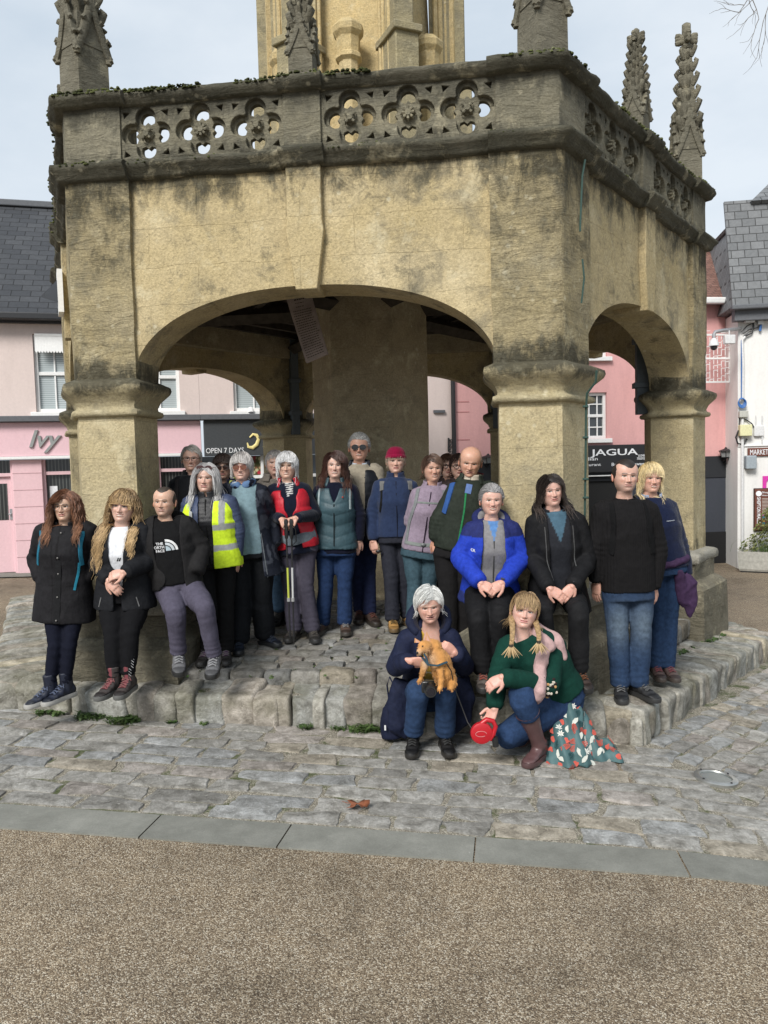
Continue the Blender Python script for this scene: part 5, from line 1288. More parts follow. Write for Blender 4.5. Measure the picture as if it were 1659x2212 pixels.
    blend(g(ax,.0085,.0035)*g(z,.069,.0025),(.10,.03,.025),.8)
    # eye slit: lash line, white and iris
    ez=.1125; ew=.0150; eh=(.0054-.0028*squint)*np.sqrt(np.clip(1-((ax-.0305)/ew)**2,0,1))
    inside=(np.abs(z-ez)<eh+.0004)&(np.abs(ax-.0305)<ew); C[inside&front]=(.50,.46,.43)
    iris=inside&(np.abs(ax-.0305)<.0075)&front; C[iris]=eye; 
    lash=(np.abs(z-(ez+eh+.0008))<.0022)&(np.abs(ax-.0305)<ew+.001)&front; C[lash]=(.05,.03,.025)
    # ears
    parts=[(V,f,C)]
    for sx in (-1,1):
        ev,ef=ball((0,0,0),(.0085,.017,.031),10); ev[:,1]+=.25*ev[:,2]; ev[:,0]+=sx*.35*np.abs(ev[:,1]); ev=ev+np.array([sx*.0765*narrow,.010,.099]); parts.append((ev,ef,np.tile(skin*np.array([.98,.76,.70]),(len(ev),1))))
    return [(sk.H(v),f,c) for v,f,c in parts]
# ---------------------------------------------------------------- hands
def hand(W,d,back,side,curl=.35,scale=1.0,spread=.12,thumb=.6,skin=(.5,.33,.25),fcurl=None):
    """W wrist, d finger direction, back = normal of the back of the hand, side=+1 when the thumb lies towards cross(d,back)"""
    d=nrm(d); back=nrm(back-d*np.dot(back,d)); th=np.cross(d,back)*side; s=scale
    parts=[]; ring=[]
    for t,w,h in ((-.03,.026,.020),(0,.027,.019),(.03,.036,.017),(.06,.042,.015),(.085,.042,.013),(.095,.036,.011)):
        c=W+d*t*s; a=np.arange(14)/14*2*PI; ring.append(c+np.outer(np.cos(a)*w*s,th)+np.outer(np.sin(a)*h*s,back))
    parts.append(ringloft(ring))
    fl=[(.030,.072,.0092),(.010,.080,.0095),(-.010,.075,.0090),(-.029,.060,.0080)]
    for j,(o,l,r) in enumerate(fl):
        p=W+d*.082*s+th*o*s; dd=nrm(d+th*o*spread*14*.3); cu=(curl if fcurl is None else fcurl[j]); pts=[p-d*.015*s,p]; cur=dd; dn=-back
        for q,seg in enumerate((.45,.32,.23)):
            a=cu*(.7,1.15,.8)[q]; cur=nrm(cur*math.cos(a)+dn*math.sin(a)); dn=nrm(dn-cur*np.dot(dn,cur)); pts.append(pts[-1]+cur*l*seg*s)
        parts.append(limb(pts,[r*s,r*s,r*.96*s,r*.86*s,r*.68*s],8,2))
    p=W+d*.02*s+th*.030*s; t1=nrm(d*.75+th*thumb-back*.35); t2=nrm(d*.95+th*.2-back*.4); parts.append(limb([p-t1*.01,p+t1*.034*s,p+t1*.034*s+t2*.028*s,p+t1*.034*s+t2*.05*s],[.0145*s,.012*s,.0105*s,.008*s],8,2))
    return parts
# ---------------------------------------------------------------- shoes
def shoe(an,yaw,pitch,col,sole,lace,boot=.10,scale=1.0,roll=0,kind='shoe',tongue=None):
    """an = ankle joint (0.09 above the sole)"""
    yw=R(yaw); p=R(pitch); f=np.array([math.sin(yw)*math.cos(p),-math.cos(yw)*math.cos(p),-math.sin(p)]); r=np.array([math.cos(yw),math.sin(yw),0]); u=np.cross(f,r); u=u if u[2]>0 else -u
    s=scale; T=lambda x,y,z: an+r*x*s+f*y*s+u*(z-.09)*s
    prof=[(-.075,.020,.030,.062),(-.068,.034,.028,.095),(-.045,.040,.026,.115),(-.01,.040,.024,.118),(.03,.040,.024,.108),(.06,.042,.024,.088),(.095,.046,.024,.070),(.13,.047,.024,.058),(.16,.043,.024,.050),(.185,.032,.025,.042),(.197,.014,.028,.034)]
    rings=[]
    for y,w,z0,z1 in prof:
        zc=(z0+z1)/2;h=(z1-z0)/2; a=np.arange(18)/18*2*PI; ca,sa=np.cos(a),np.sin(a); wx=np.sign(ca)*np.abs(ca)**.7*w*np.where(sa>0,1-.35*sa**2,1); rings.append(np.array([T(x,y,zc+q*h) for x,q in zip(wx,np.sign(sa)*np.abs(sa)**.8)]))
    parts=[ringloft(rings)]
    a=np.arange(16)/16*2*PI; rr=[]
    for z,w,d0 in ((.05,.038,.052),(.09,.040,.052),(.09+boot*.5,.041,.050),(.09+boot,.044,.052)): rr.append(np.array([T(w*math.cos(t),-.012+d0*math.sin(t)*(1),z) for t in a]))
    parts.append(ringloft(rr))
    V,F,Nn=remesh(parts,.007*s,2); 
    up=(V-an)@u/s+.09; fwd_=(V-an)@f/s; lat=np.abs((V-an)@r)/s
    V=V+Nn*(.0018*np.sin(fwd_*120+lat*60))[:,None]
    C=np.tile(np.array(col),(len(V),1)); 
    if kind!='wellie':
        C[(fwd_>.14)|((fwd_<-.05)&(up<.07))]=np.array(col)*.55; C[(lat<.016)&(fwd_>-.01)&(fwd_<.11)]=np.array(tongue if tongue is not None else col)*.8
        band=(np.abs(np.sin(fwd_*45+up*20))<.16)&(fwd_<.12); C[band]=np.array(col)*.7
    so=MB(); outl=[(-.082,.018),(-.075,.034),(-.05,.043),(-.01,.040),(.04,.040),(.09,.048),(.13,.051),(.165,.046),(.19,.034),(.205,.014)]
    pl=[(w,y) for y,w in outl]+[(-w,y) for y,w in outl[::-1]]
    rings=[[T(x*k,.06+(y-.06)*k,z) for x,y in pl] for z,k in ((0,.93),(.004,.98),(.02,1.0),(.034,.97))]
    so.loft(rings,sole)
    la=MB()
    if lace is not None:
        for k in range(5):
            y=.015+.021*k; z=.128-.0145*k if k else .13; z=np.interp(y,[-.01,.03,.06,.095,.13],[.124,.112,.092,.075,.063])+.002; sg=1 if k%2 else -1
            la.tube([T(-.026,y,z-.008),T(0,y+.006*sg,z+.004),T(.026,y+.012,z-.008)],.0030*s,5); la.tube([T(.026,y,z-.008),T(0,y+.010,z+.004),T(-.026,y+.014,z-.008)],.0030*s,5)
        for sx in (-1,1): la.tube([T(0,.012,.128),T(sx*.022,.004,.14),T(sx*.034,.012,.12),T(sx*.012,.02,.126)],.0028*s,5); la.tube([T(0,.014,.128),T(sx*.025,.03,.115),T(sx*.036,.036,.095)],.0026*s,5)
    return V,F,C,so,la
# ---------------------------------------------------------------- hair
def hair(sk,color,n=420,L_=.05,step=8,part='crown',fringe=0,curl=0,curlf=60,rad=.0032,bald=None,side=1.0,lift=.004,hairline=.176,back=.03,seed=1,vary=.25,color2=None,fwd_max=None,vol=0,gravity=.5,wide=1.0,shell=.007,facegap=.052,hug=None,front_over=0,under=.0):
    r=np.random.default_rng(seed); color=np.array(color,float); n=int(n*2.5); rad=rad*.58
    def hl(a): # hairline height for azimuth a (0 = face)
        a=np.abs(a); return np.interp(a,[0,.55,.95,1.25,1.6,2.0,PI],[hairline,hairline-.004,.150,.100,.085,.05,back])
    c0=np.array([0,.004,.128]); rx,ry,rz=.0838,.097,.1005
    if hug is None: hug=.10 if L_<.1 else None
    pts=[];
    while len(pts)<n:
        v=r.normal(size=3); v[2]=abs(v[2]) if r.random()<.6 else v[2]; v/=np.linalg.norm(v); p=c0+v*np.array([rx,ry,rz]); a=math.atan2(p[0],-p[1])
        if p[2]<hl(a): continue
        if bald is not None and bald(p,a): continue
        pts.append(p)
    P=np.array(pts); S=np.sign(P[:,0]+.0); d=(P-c0)/np.array([rx,ry,rz]); d/=np.linalg.norm(d,axis=1)[:,None]
    # flow direction on the scalp
    if part=='crown': o=np.array([0,.045,.22])
    elif part=='centre': o=None
    else: o=np.array([.03*side,-.03,.22])
    if part=='centre': fl=np.stack([np.sign(P[:,0])*1.0,np.full(n,.15),np.full(n,-.6)],1)
    elif part=='side': fl=np.stack([np.where(P[:,0]>.025*side,1,-1)*1.0*(1 if side>0 else 1),np.full(n,-.1),np.full(n,-.5)],1)
    elif part=='back': fl=np.tile(np.array([0,1.,-.2]),(n,1)); fl[:,0]=P[:,0]*6
    else: fl=P-o; fl[:,2]-=.02
    if fringe: 
        fm=(P[:,1]<-.015)&(P[:,2]>.165)&(np.abs(P[:,0])<.062); fl[fm]=np.stack([P[fm,0]*3,np.full(fm.sum(),-1.),np.full(fm.sum(),-.7)],1); 
    fl/=np.linalg.norm(fl,axis=1)[:,None]; fl=fl-d*(fl*d).sum(1)[:,None]; fl+=d*.12+r.normal(size=(n,3))*.10; fl/=np.linalg.norm(fl,axis=1)[:,None]
    Ls=L_*(.75+.5*r.random(n)); 
    if fringe: Ls[fm]=np.minimum(Ls[fm],fringe*(.85+.3*r.random(fm.sum())))
    A0y=P[:,1]-.02+.03*r.normal(size=n); st=Ls/step; path=[P+d*lift]; cur=fl.copy(); ph=r.random(n)*6.3; lay=r.random(n)
    for k in range(step):
        cur=cur+np.array([0,0,-1.])*gravity*(.35+.9*k/step)+r.normal(size=(n,3))*.03; cur/=np.linalg.norm(cur,axis=1)[:,None]; q=path[-1]+cur*st[:,None]
        # stay outside the head
        e=(q-c0)/(np.array([rx,ry,rz])+lift+.010*lay[:,None]+vol); l=np.linalg.norm(e,axis=1); ins=l<1; q[ins]=c0+(e[ins]/l[ins][:,None])*(np.array([rx,ry,rz])+lift+.010*lay[ins][:,None]+vol)
        if hug is not None:
            e=(q-c0)/np.array([rx,ry,rz]); l=np.linalg.norm(e,axis=1); mxl=1.04+hug*(.3+lay)+vol*8; far=(l>mxl)&(q[:,2]>.06); q[far]=c0+e[far]*(mxl[far]/l[far])[:,None]*np.array([rx,ry,rz])
        # stay off the neck, keep the face clear
        lo=q[:,2]<.09; rad_=np.hypot(q[:,0],q[:,1]-.01); mn=.072*wide+.02*lay+vol; fix=lo&(rad_<mn); q[fix,0]*=(mn/rad_)[fix]; q[fix,1]=.01+(q[fix,1]-.01)*(mn/rad_)[fix]
        if not fringe or k*0==0:
            face=(q[:,1]<-.03)&(q[:,2]<(.150 if not fringe else .128))&(np.abs(q[:,0])<facegap); sg=np.where(q[:,0]==0,1,np.sign(q[:,0])); 
            if k>0: q[face,0]=(sg*(facegap+.012*lay))[face]
        zz=np.clip((-.02-q[:,2])/.11,0,1); fr_=(A0y<.03)&(q[:,2]<-.02); q[fr_,1]=np.minimum(q[fr_,1],(-.05-.095*zz-.012*lay)[fr_]); bk_=(A0y>=.03)&(q[:,2]<-.02); q[bk_,1]=np.maximum(q[bk_,1],(.085+.06*zz)[bk_])
        lg=fr_&(np.abs(q[:,0])>.145); q[lg,0]=np.sign(q[lg,0])*.145
        path.append(q)
    A=np.stack(path,1) # n,step+1,3
    if curl:
        t=np.linspace(0,1,step+1)[None,:]*Ls[:,None]; amp=curl*np.clip(t/.10,0,1); A[:,:,0]+=amp*np.sin(t*curlf+ph[:,None]); A[:,:,1]+=amp*np.cos(t*curlf+ph[:,None])
    # ribbons (3-sided)
    m=step+1; V=np.zeros((n,m,3,3)); T=np.gradient(A,axis=1); T/=np.linalg.norm(T,axis=2,keepdims=True)+1e-9
    ref=np.tile(np.array([.3,.9,.2]),(n,m,1)); B1=np.cross(T,ref); B1/=np.linalg.norm(B1,axis=2,keepdims=True)+1e-9; B2=np.cross(T,B1)
    rr=rad*(1-.75*np.linspace(0,1,m)**2)[None,:,None]*(.7+.6*r.random((n,1,1)))
    for j in range(3): a=2*PI*j/3; V[:,:,j]=A+(B1*math.cos(a)+B2*math.sin(a))*rr
    V=V.reshape(-1,3); F=[]
    base=(np.arange(n)*m*3)[:,None,None]+(np.arange(m-1)*3)[None,:,None]; 
    for j in range(3):
        jj=(j+1)%3; q=np.stack([base[...,0]+j,base[...,0]+jj,base[...,0]+3+jj,base[...,0]+3+j],-1).reshape(-1,4); F.append(q)
    F=np.concatenate(F).tolist(); t=np.tile(np.linspace(0,1,m)[None,:,None],(n,1,3)); cc=np.ones((n,m,3,3))*color
    if color2 is not None: mixc=np.clip(t*1.6-.35,0,1)[...,None]*.9; cc=cc*(1-mixc)+np.array(color2)*mixc
    cc*= (1+vary*r.normal(size=(n,1,1,1))).clip(.35,1.8); C=cc.reshape(-1,3)
    # scalp shell under the strands
    az=np.linspace(-PI,PI,49); hs=np.linspace(0,1,14); SV=[];SC_=[]
    def badd(p,a): return bald is not None and bald(p,a)
    for a in az:
        for h in hs:
            z0=float(hl(a)); z=z0+(.231-z0)*math.sin(h*PI/2)**1.0; zz=(z-c0[2])/(rz); rr_=math.sqrt(max(0,1-min(1,zz*zz)))
            p=np.array([math.sin(a)*rx*rr_,-math.cos(a)*ry*rr_,0])+np.array([c0[0],c0[1],z]); dd=p-c0; dd/=np.linalg.norm(dd); SV.append(p+dd*(shell*(.35+.65*min(1,h*5)))+vol*.6*dd); 
    SV=np.array(SV); SV+=(fbm(SV,50,2,seed)*.0022)[:,None]; SC_=np.tile(color*.6,(len(SV),1))*(1+.18*fbm(SV*np.array([3,1,1]),60,2,3))[:,None]; k=len(hs); SF=[]
    for i in range(len(az)-1):
        for j in range(k-1):
            q=(i*k+j,(i+1)*k+j,(i+1)*k+j+1,i*k+j+1); c=SV[list(q)].mean(0)
            if badd(c,math.atan2(c[0],-c[1])): continue
            SF.append(q)
    return sk.H(V),F,C,sk.H(SV),SF,np.clip(SC_,0,1)
def ank(x,Y):
    z=float(floorz(0)); p=None
    for _ in range(3):
        y=1106+FPX*math.tan(math.atan((HC-(z+.09))/Y)-PITCH)+0.0; y+= ROLL*(x-829.5)*1.0; p=at(x,y,Y); z=float(floorz(p[0],p[1]))
    return (x,y,Y)
def mk(name,V,F,C,m,parent=None,org=np.zeros(3),angle=60,solid=0,smooth=True):
    C=np.array(C,float); C=C if C.ndim==2 else np.tile(C[:3],(len(V),1)); dk=np.clip((.075-C.max(1))/.04,0,1)[:,None]; C=C*(1-.45*dk)
    mb=MB(); mb.add(np.asarray(V)-org,F if isinstance(F,list) else F.tolist(),C); o=mb.build(name,m,parent=parent,smooth=smooth,angle=angle)
    if solid: s=o.modifiers.new('s','SOLIDIFY'); s.thickness=solid; s.offset=-1
    return o
class Person:
    def __init__(s,sk,label,skin=(.50,.315,.24),lips=(.36,.13,.115),brow=(.12,.08,.06),hands=(None,None),group=None,**face):
        s.sk=sk; s.org=sk.origin; s.skin=np.array(skin); parts=[]
        core=[sk.torso(-.04,-.05,.93),limb([sk.N-sk.up*.1,sk.N,sk.hO+sk.hup*.02-sk.hfw*(-.02)],[.05,.048,.04])]
        for i in (0,1): core+=[sk.sleeve(i,-.018),sk.leg(i,-.036,(.085,.07,.06,.055,.05)),limb([sk.an[i]+np.array([0,0,.03]),sk.an[i],sk.an[i]+.03*np.array([math.sin(R(sk.fy[i])),-math.cos(R(sk.fy[i])),-1.2])],[.024,.024,.020])]
        V,F,_=remesh(core,.018,2); C=np.tile(s.skin,(len(V),1)); mb=MB(); mb.add(V,F.tolist(),C)
        for v,f,c in headmesh(sk,skin,lips,brow,**face): mb.add(v,f,c)
        hp=[]
        for i,h in enumerate(hands):
            if h is None: continue
            h=dict(h); d=np.array(h.pop('d',sk.wr[i]-sk.el[i]),float); back=np.array(h.pop('back',(0,-1,0)),float); 
            sc=h.pop('scale',.98 if not sk.male else 1.08); at_=h.pop('off',(0,0,0))
            W=sk.wr[i]+np.array(at_)
            pr=hand(W,d,back,h.pop('side',1),scale=sc,**h)+[limb([sk.wr[i]-nrm(sk.wr[i]-sk.el[i])*.09,sk.wr[i],W+nrm(d)*.02],[.027*sc,.025*sc,.026*sc],10,2)]
            V,F,_=remesh(pr,.0042,2); c=np.tile(s.skin*np.array([1,.9,.87]),(len(V),1)); c*=(1+.10*fbm(V,60,2,i))[:,None]; mb.add(V,F.tolist(),c)
        for v in mb.v: v-=s.org
        s.o=mb.build('person',M_skin,angle=80); s.o.location=s.org; tag(s.o,label,'person',group)
        s.bvh=None
    def child(s,name,V,F,C,m,**k): return mk(name,V,F,C,m,parent=k.pop('parent',s.o),org=s.org,**k)
    def hair(s,color,name='hair',**k):
        V,F,C,SV,SF,SC_=hair(s.sk,color,**k); mb=MB(); mb.add(SV-s.org,SF,SC_); mb.add(V-s.org,F,C); o=mb.build(name,M_hair,parent=s.o,angle=80); s.ho=o; return o
    def garment(s,name,parts,color,m,voxel=.010,amp=.0035,sm=4,seed=0,cut=None,solid=0,pat=None,colfn=None,bend=True,fs=13):
        sk=s.sk; V,F,Nn=remesh(parts,voxel,sm); V=folds(V,Nn,amp,seed,fs)
        if bend:
            for i in (0,1):
                V=bendfolds(V,Nn,sk.el[i],nrm(sk.wr[i]-sk.sh[i]),.085,.004,120,i+seed)
                V=bendfolds(V,Nn,sk.wr[i]-nrm(sk.wr[i]-sk.el[i])*.04,nrm(sk.wr[i]-sk.el[i]),.05,.0035,190,i+seed)
        u,v,t=sk.co(V)
        if pat is not None: V=V+Nn*(pat(u,v,t,V))[:,None]
        C=np.tile(np.array(color,float),(len(V),1))
        if colfn is not None: C=colfn(C,u,v,t,V)
        if cut is not None:
            c=V[F].mean(1); cu,cv,ct=sk.co(c); arm=np.zeros(len(c),bool)
            for i in (0,1):
                for a,b in ((sk.sh[i]*.4+sk.el[i]*.6,sk.el[i]),(sk.el[i],sk.wr[i]+nrm(sk.wr[i]-sk.el[i])*.05)):
                    q=np.clip(((c-a)@(b-a))/np.dot(b-a,b-a),0,1); arm|=np.linalg.norm(c-(a+q[:,None]*(b-a)),axis=1)<.078
            keep=~(cut(cu,cv,ct,c)&~arm); F=F[keep]
            E=np.sort(np.concatenate([F[:,[0,1]],F[:,[1,2]],F[:,[2,3]],F[:,[3,0]]]),axis=1); U,cn=np.unique(E,axis=0,return_counts=True); B=U[cn==1]
            for _ in range(14):
                acc=np.zeros_like(V);n_=np.zeros(len(V)); np.add.at(acc,B[:,0],V[B[:,1]]); np.add.at(acc,B[:,1],V[B[:,0]]); np.add.at(n_,B[:,0],1); np.add.at(n_,B[:,1],1)
                m_=n_>0; V[m_]=.45*V[m_]+.55*acc[m_]/n_[m_][:,None]
        s.last=(V,F); s.bvh=BVHTree.FromPolygons(V.tolist(),F.tolist())
        return s.child(name,V,F,C,m,solid=solid)
    def proj(s,u,t,side=1,off=.004):
        sk=s.sk; p=sk.P+sk.up*sk.len*t+sk.ac*u+sk.fw*.5*side; d=-sk.fw*side
        h=s.bvh.ray_cast(Vector(p),Vector(d),.8)
        if h[0] is None: return None
        n=np.array(h[1]); n=n if np.dot(n,sk.fw*side)>0 else -n
        return np.array(h[0])+n*off,n
    def ribbon(s,name,path,w,color,m,th=.005,off=.003,side=1,mat_=None,parent=None,res=10):
        pts=[];ns=[]
        path=np.array(path,float)
        for a,b in zip(path[:-1],path[1:]):
            for k in range(res):
                q=a+(b-a)*k/res; h=s.proj(q[0],q[1],side,off)
                if h is not None: pts.append(h[0]);ns.append(h[1])
        h=s.proj(path[-1][0],path[-1][1],side,off)
        if h is not None: pts.append(h[0]);ns.append(h[1])
        if len(pts)<2: return None
        pts=np.array(pts); ns=np.array(ns)
        for _ in range(2):
            if len(pts)>4: pts[1:-1]=.25*pts[:-2]+.5*pts[1:-1]+.25*pts[2:]; ns[1:-1]=.25*ns[:-2]+.5*ns[1:-1]+.25*ns[2:]
        T=np.gradient(pts,axis=0); T/=np.linalg.norm(T,axis=1)[:,None]+1e-9; ns/=np.linalg.norm(ns,axis=1)[:,None]; B=np.cross(T,ns); B/=np.linalg.norm(B,axis=1)[:,None]+1e-9
        rings=[np.array([p-b*w/2-n*th,p+b*w/2-n*th,p+b*w/2+n*th*.4,p+n*th*.8,p-b*w/2+n*th*.4]) for p,b,n in zip(pts,B,ns)]
        V,F=ringloft(rings); return s.child(name,V,F,np.tile(np.array(color),(len(V),1)),m,angle=50,parent=parent or s.o)
    def upper(s,name,color,m,off=.022,hem=-.15,sleeves=True,top=1.0,extra=(),voxel=.010,slr=None,short=False,**k):
        kw={a:k.pop(a) for a in ('wk','straight','flare','belly') if a in k}
        parts=[s.sk.torso(off,hem,top,**kw)]+list(extra)
        if sleeves:
            for i in (0,1): parts.append(s.sk.sleeve(i,off*.75,**({'r':slr} if slr else {})))
        return s.garment(name,parts,color,m,voxel,**k)
    def trousers(s,color,m,off=.012,r=(.092,.078,.060,.058,.050),cut=0,name='trousers',amp=.004,top=.12,seat=0,name2=None,voxel=.011,colfn=None,hem=None,fs=11):
        sk=s.sk; parts=[sk.torso(off,-.12 if not seat else -.05,top,n=24)]
        for i in (0,1): parts.append(sk.leg(i,off,r,cut))
        V,F,Nn=remesh(parts,voxel,3); V=folds(V,Nn,amp,5,fs)
        for i in (0,1):
            ax=nrm(sk.an[i]-sk.hip[i]); V=bendfolds(V,Nn,sk.kn[i],ax,.09,.003,95,i); V=bendfolds(V,Nn,sk.an[i]+(sk.kn[i]-sk.an[i])*.14,nrm(sk.an[i]-sk.kn[i]),.08,.0045,150,i+3)
        C=np.tile(np.array(color,float),(len(V),1))
        if colfn is not None: C=colfn(C,V)
        s.tb=BVHTree.FromPolygons(V.tolist(),F.tolist())
        return s.child(name,V,F,C,m)
    def shoes(s,col,sole=(.03,.03,.03),lace=(.2,.2,.2),boot=.09,scale=None,kind='shoe',name='boot',tongue=None,which=(0,1)):
        sc=scale or (1.0 if not s.sk.male else 1.1)
        for i in which:
            V,F,C,so,la=shoe(s.sk.an[i],s.sk.fy[i],s.sk.fp[i],col,sole,lace,boot,sc,kind=kind,tongue=tongue)
            b=s.child(name,V,F,C,C_leather if kind!='wellie' else C_rubber)
            for v in so.v: v-=s.org
            so.build('sole',C_rubber,parent=b,angle=40)
            if lace is not None:
                for v in la.v: v-=s.org
                for c in la.c: c[:]=np.array(lace)
                la.build('laces',C_cotton,parent=b)
    def collar(s,color,m,r=.066,h=.055,flare=.02,open_=40,name='collar',th=.007,base=-.02,lean=.0,fw=0,sx=1.12,amp=.002):
        sk=s.sk; c=sk.N+sk.up*base+sk.fw*fw; a0=R(open_); n=40; rings=[]
        th_=np.linspace(a0,2*PI-a0,n); V=[];nz=6
        for j in range(nz):
            t=j/(nz-1); rr=r+flare*(1-t)**1.5+ (.012*max(0,t-.6) ) ; cc=c+sk.up*h*t+sk.fw*lean*t
            for a in th_: V.append(cc+sk.ac*rr*sx*math.sin(a)+sk.fw*rr*math.cos(a)+sk.up*(-.018*math.cos(a)*(1-t*.4)))
        F=[(j*n+i,j*n+i+1,(j+1)*n+i+1,(j+1)*n+i) for j in range(nz-1) for i in range(n-1)]; V=np.array(V); V+=fbm(V,22,2,3)[:,None]*amp
        return s.child(name,V,F,np.tile(np.array(color),(len(V),1)),m,solid=th)
    def hood(s,color,m,r=.105,rad=.038,name='hood',up=.0,back=.05,open_=38,lie=.02):
        sk=s.sk; c=sk.N+sk.up*(.0+up)-sk.fw*.01; pts=[];rr=[]
        for a in np.linspace(R(open_),2*PI-R(open_),18):
            k=(1-math.cos(a))/2; pts.append(c+sk.ac*r*math.sin(a)+sk.fw*(r*.8*math.cos(a)-back*k)+sk.up*(lie*(k)-.045*(1-k))); rr.append(rad*(.5+.7*k))
        V,F,Nn=remesh([limb(pts,rr,10,2)],.008,2); V=folds(V,Nn,.005,9,20); return s.child(name,V,F,np.tile(np.array(color),(len(V),1)),m)
    def text(s,txt,u0,u1,t0,t1,color,m=None,off=.003,name='lettering',side=1,bold=0,shape=None):
        v,f=shape if shape else text_mesh(txt,1,0,0,1,bold); v=v.copy(); mn=v.min(0);mx=v.max(0); sk=s.sk; P=[]
        for p in v:
            u=u0+(u1-u0)*(p[0]-mn[0])/(mx[0]-mn[0]); t=t0+(t1-t0)*(p[1]-mn[1])/(mx[1]-mn[1]); h=s.proj(u,t,side,off); P.append(h[0] if h is not None else sk.P+sk.up*sk.len*t+sk.ac*u+sk.fw*.15)
        return s.child(name,np.array(P),f,np.tile(np.array(color),(len(P),1)),m or C_cotton,smooth=False)
    def glasses(s,color=(.03,.025,.025),lens=None,r=(.0245,.0205),z=.111,th=.0016,y=-.099,name='glasses',top=False,round_=True,pitch=0):
        sk=s.sk; mb=MB(); X=lambda x,y_,z_: sk.H([[x,y_,z_]])[0]
        lenses=MB()
        for sx in (-1,1):
            a=np.linspace(0,2*PI,25); n=2 if round_ else 3.2
            pts=[X(sx*.0325+r[0]*math.copysign(abs(math.cos(t))**(2/n),math.cos(t)),y+.10*((.0325+r[0]*math.cos(t)*sx)**2) *1.0,z+r[1]*math.copysign(abs(math.sin(t))**(2/n),math.sin(t))) for t in a]
            mb.tube(pts,th,6); 
            if lens is not None: lenses.add([p-np.array(sk.hfw)*.001 for p in pts[:-1]]+[X(sx*.0325,y,z)],[(k,(k+1)%24,24) for k in range(24)])
            mb.tube([X(sx*(.0325+r[0]),y+.012,z+.004),X(sx*.074,-.06,z+.006),X(sx*.080,.0,z+.002)],th,6)
        mb.tube([X(-.009,y,z+.006),X(0,y-.003,z+.009),X(.009,y,z+.006)],th,6)
        for v in mb.v: v-=s.org
        for c in mb.c: c[:]=np.array(color)
        o=mb.build(name,cloth_plain('frame_col'),parent=s.o)
        if lens is not None:
            for v in lenses.v: v-=s.org
            for c in lenses.c: c[:]=np.array(lens)
            lenses.build('lens',cloth_plain('lens_col'),parent=o)
        return o
def cloth_plain(n):
    if n in MATS: return MATS[n]
    m,nt,b=mat(n,.15 if 'lens' in n else .4,.6); L(nt,attr(nt),b.inputs['Base Color']); return m
def quilt(freq,amp,axis='t',chev=0,ln=.5):
    def f(u,v,t,V):
        q=t*ln+chev*np.abs(u); w=np.abs(np.sin(q*freq)); return amp*(np.clip(w,0,1)**.45-.7)
    return f
def frontopen(w0,w1,t0=-1,t1=2,c=0,slant=0):
    """opening whose half width goes from w0 at the hem to w1 at the neck"""
    def f(u,v,t,V): 
        w=w0+(w1-w0)*np.clip((t-t0)/(t1-t0),0,1); return (v>0)&(np.abs(u-c-slant*(t-.4))<w)&(t<1.2)
    return f
HD=dict  # hand shorthand
BK=(.014,.014,.016); NV=(.014,.018,.045)
# ---- 1: curly auburn hair, black parka
def p1():
    sk=Sk(5.95,(140,1060,143,1126),((95,1150),(190,1146)),((77,1206),(201,1208)),((88,1252),(184,1254)),(140,1275),((118,1395,5.80),(152,1388,5.82)),((107,1488,5.76),(141,1483,5.80)),wrdY=(-.03,-.03),eldY=(.05,.05),footyaw=(-38,-34),footpitch=(5,4),build=1.0)
    p=Person(sk,'woman with long curly auburn hair, round glasses and a long black parka',skin=(.50,.33,.24),smile=.5,brow=(.08,.05,.035),eye=(.06,.035,.02))
    p.hair((.13,.055,.03),L_=.25,n=700,step=18,part='side',side=1,curl=.010,curlf=55,vol=.004,gravity=.55,color2=(.20,.095,.05),facegap=.068,wide=1.25,rad=.0038,hairline=.172,vary=.3)
    p.glasses((.03,.03,.035),r=(.025,.0225),th=.0014)
    p.trousers((.012,.014,.028),C_cotton,.006,(.088,.070,.050,.048,.036),cut=.10,name='leggings',amp=.0015)
    def stitch(C,u,v,t,V):
        m=(np.abs(u-.012)<.006)&(v>0); C[m]*=.45; m=(np.abs(u+.03)<.004)&(v>0)&(t<.9); C[m]*=.6; m=(np.abs(t-.12)<.006)&(v>0); C[m]*=.5; return C
    p.upper('parka',(.022,.021,.024),C_shell,.026,-.46,straight=.45,flare=.04,amp=.006,colfn=stitch,seed=3,voxel=.0095)
    p.ribbon('zip_flap',[(0.01,-.44),(0.01,.93)],.045,(.018,.018,.02),C_shell,.003)
    for t in (-.40,-.05,.3,.55,.9): 
        h=p.proj(.012,t,1,.008)
        if h: v,f=ball(h[0],.007,8); p.child('snap_button',v,f,np.tile((.18,.17,.16),(len(v),1)),C_leather)
    p.hood((.02,.02,.022),C_shell,.11,.036); p.collar((.02,.02,.022),C_shell,.07,.06,.025,30)
    for sx,n in ((-1,0),(1,1)): p.ribbon('shoulder_strap',[(sx*.155,.93),(sx*.15,.72),(sx*.165,.42)],.032,(.02,.13,.20),C_cotton,.005)
    p.ribbon('strap_tail',[(.150,.46),(.142,.30),(.125,.05)],.018,(.02,.17,.25),C_cotton,.003)
    p.shoes((.018,.023,.045),(.35,.34,.32),(.10,.12,.18),.11)
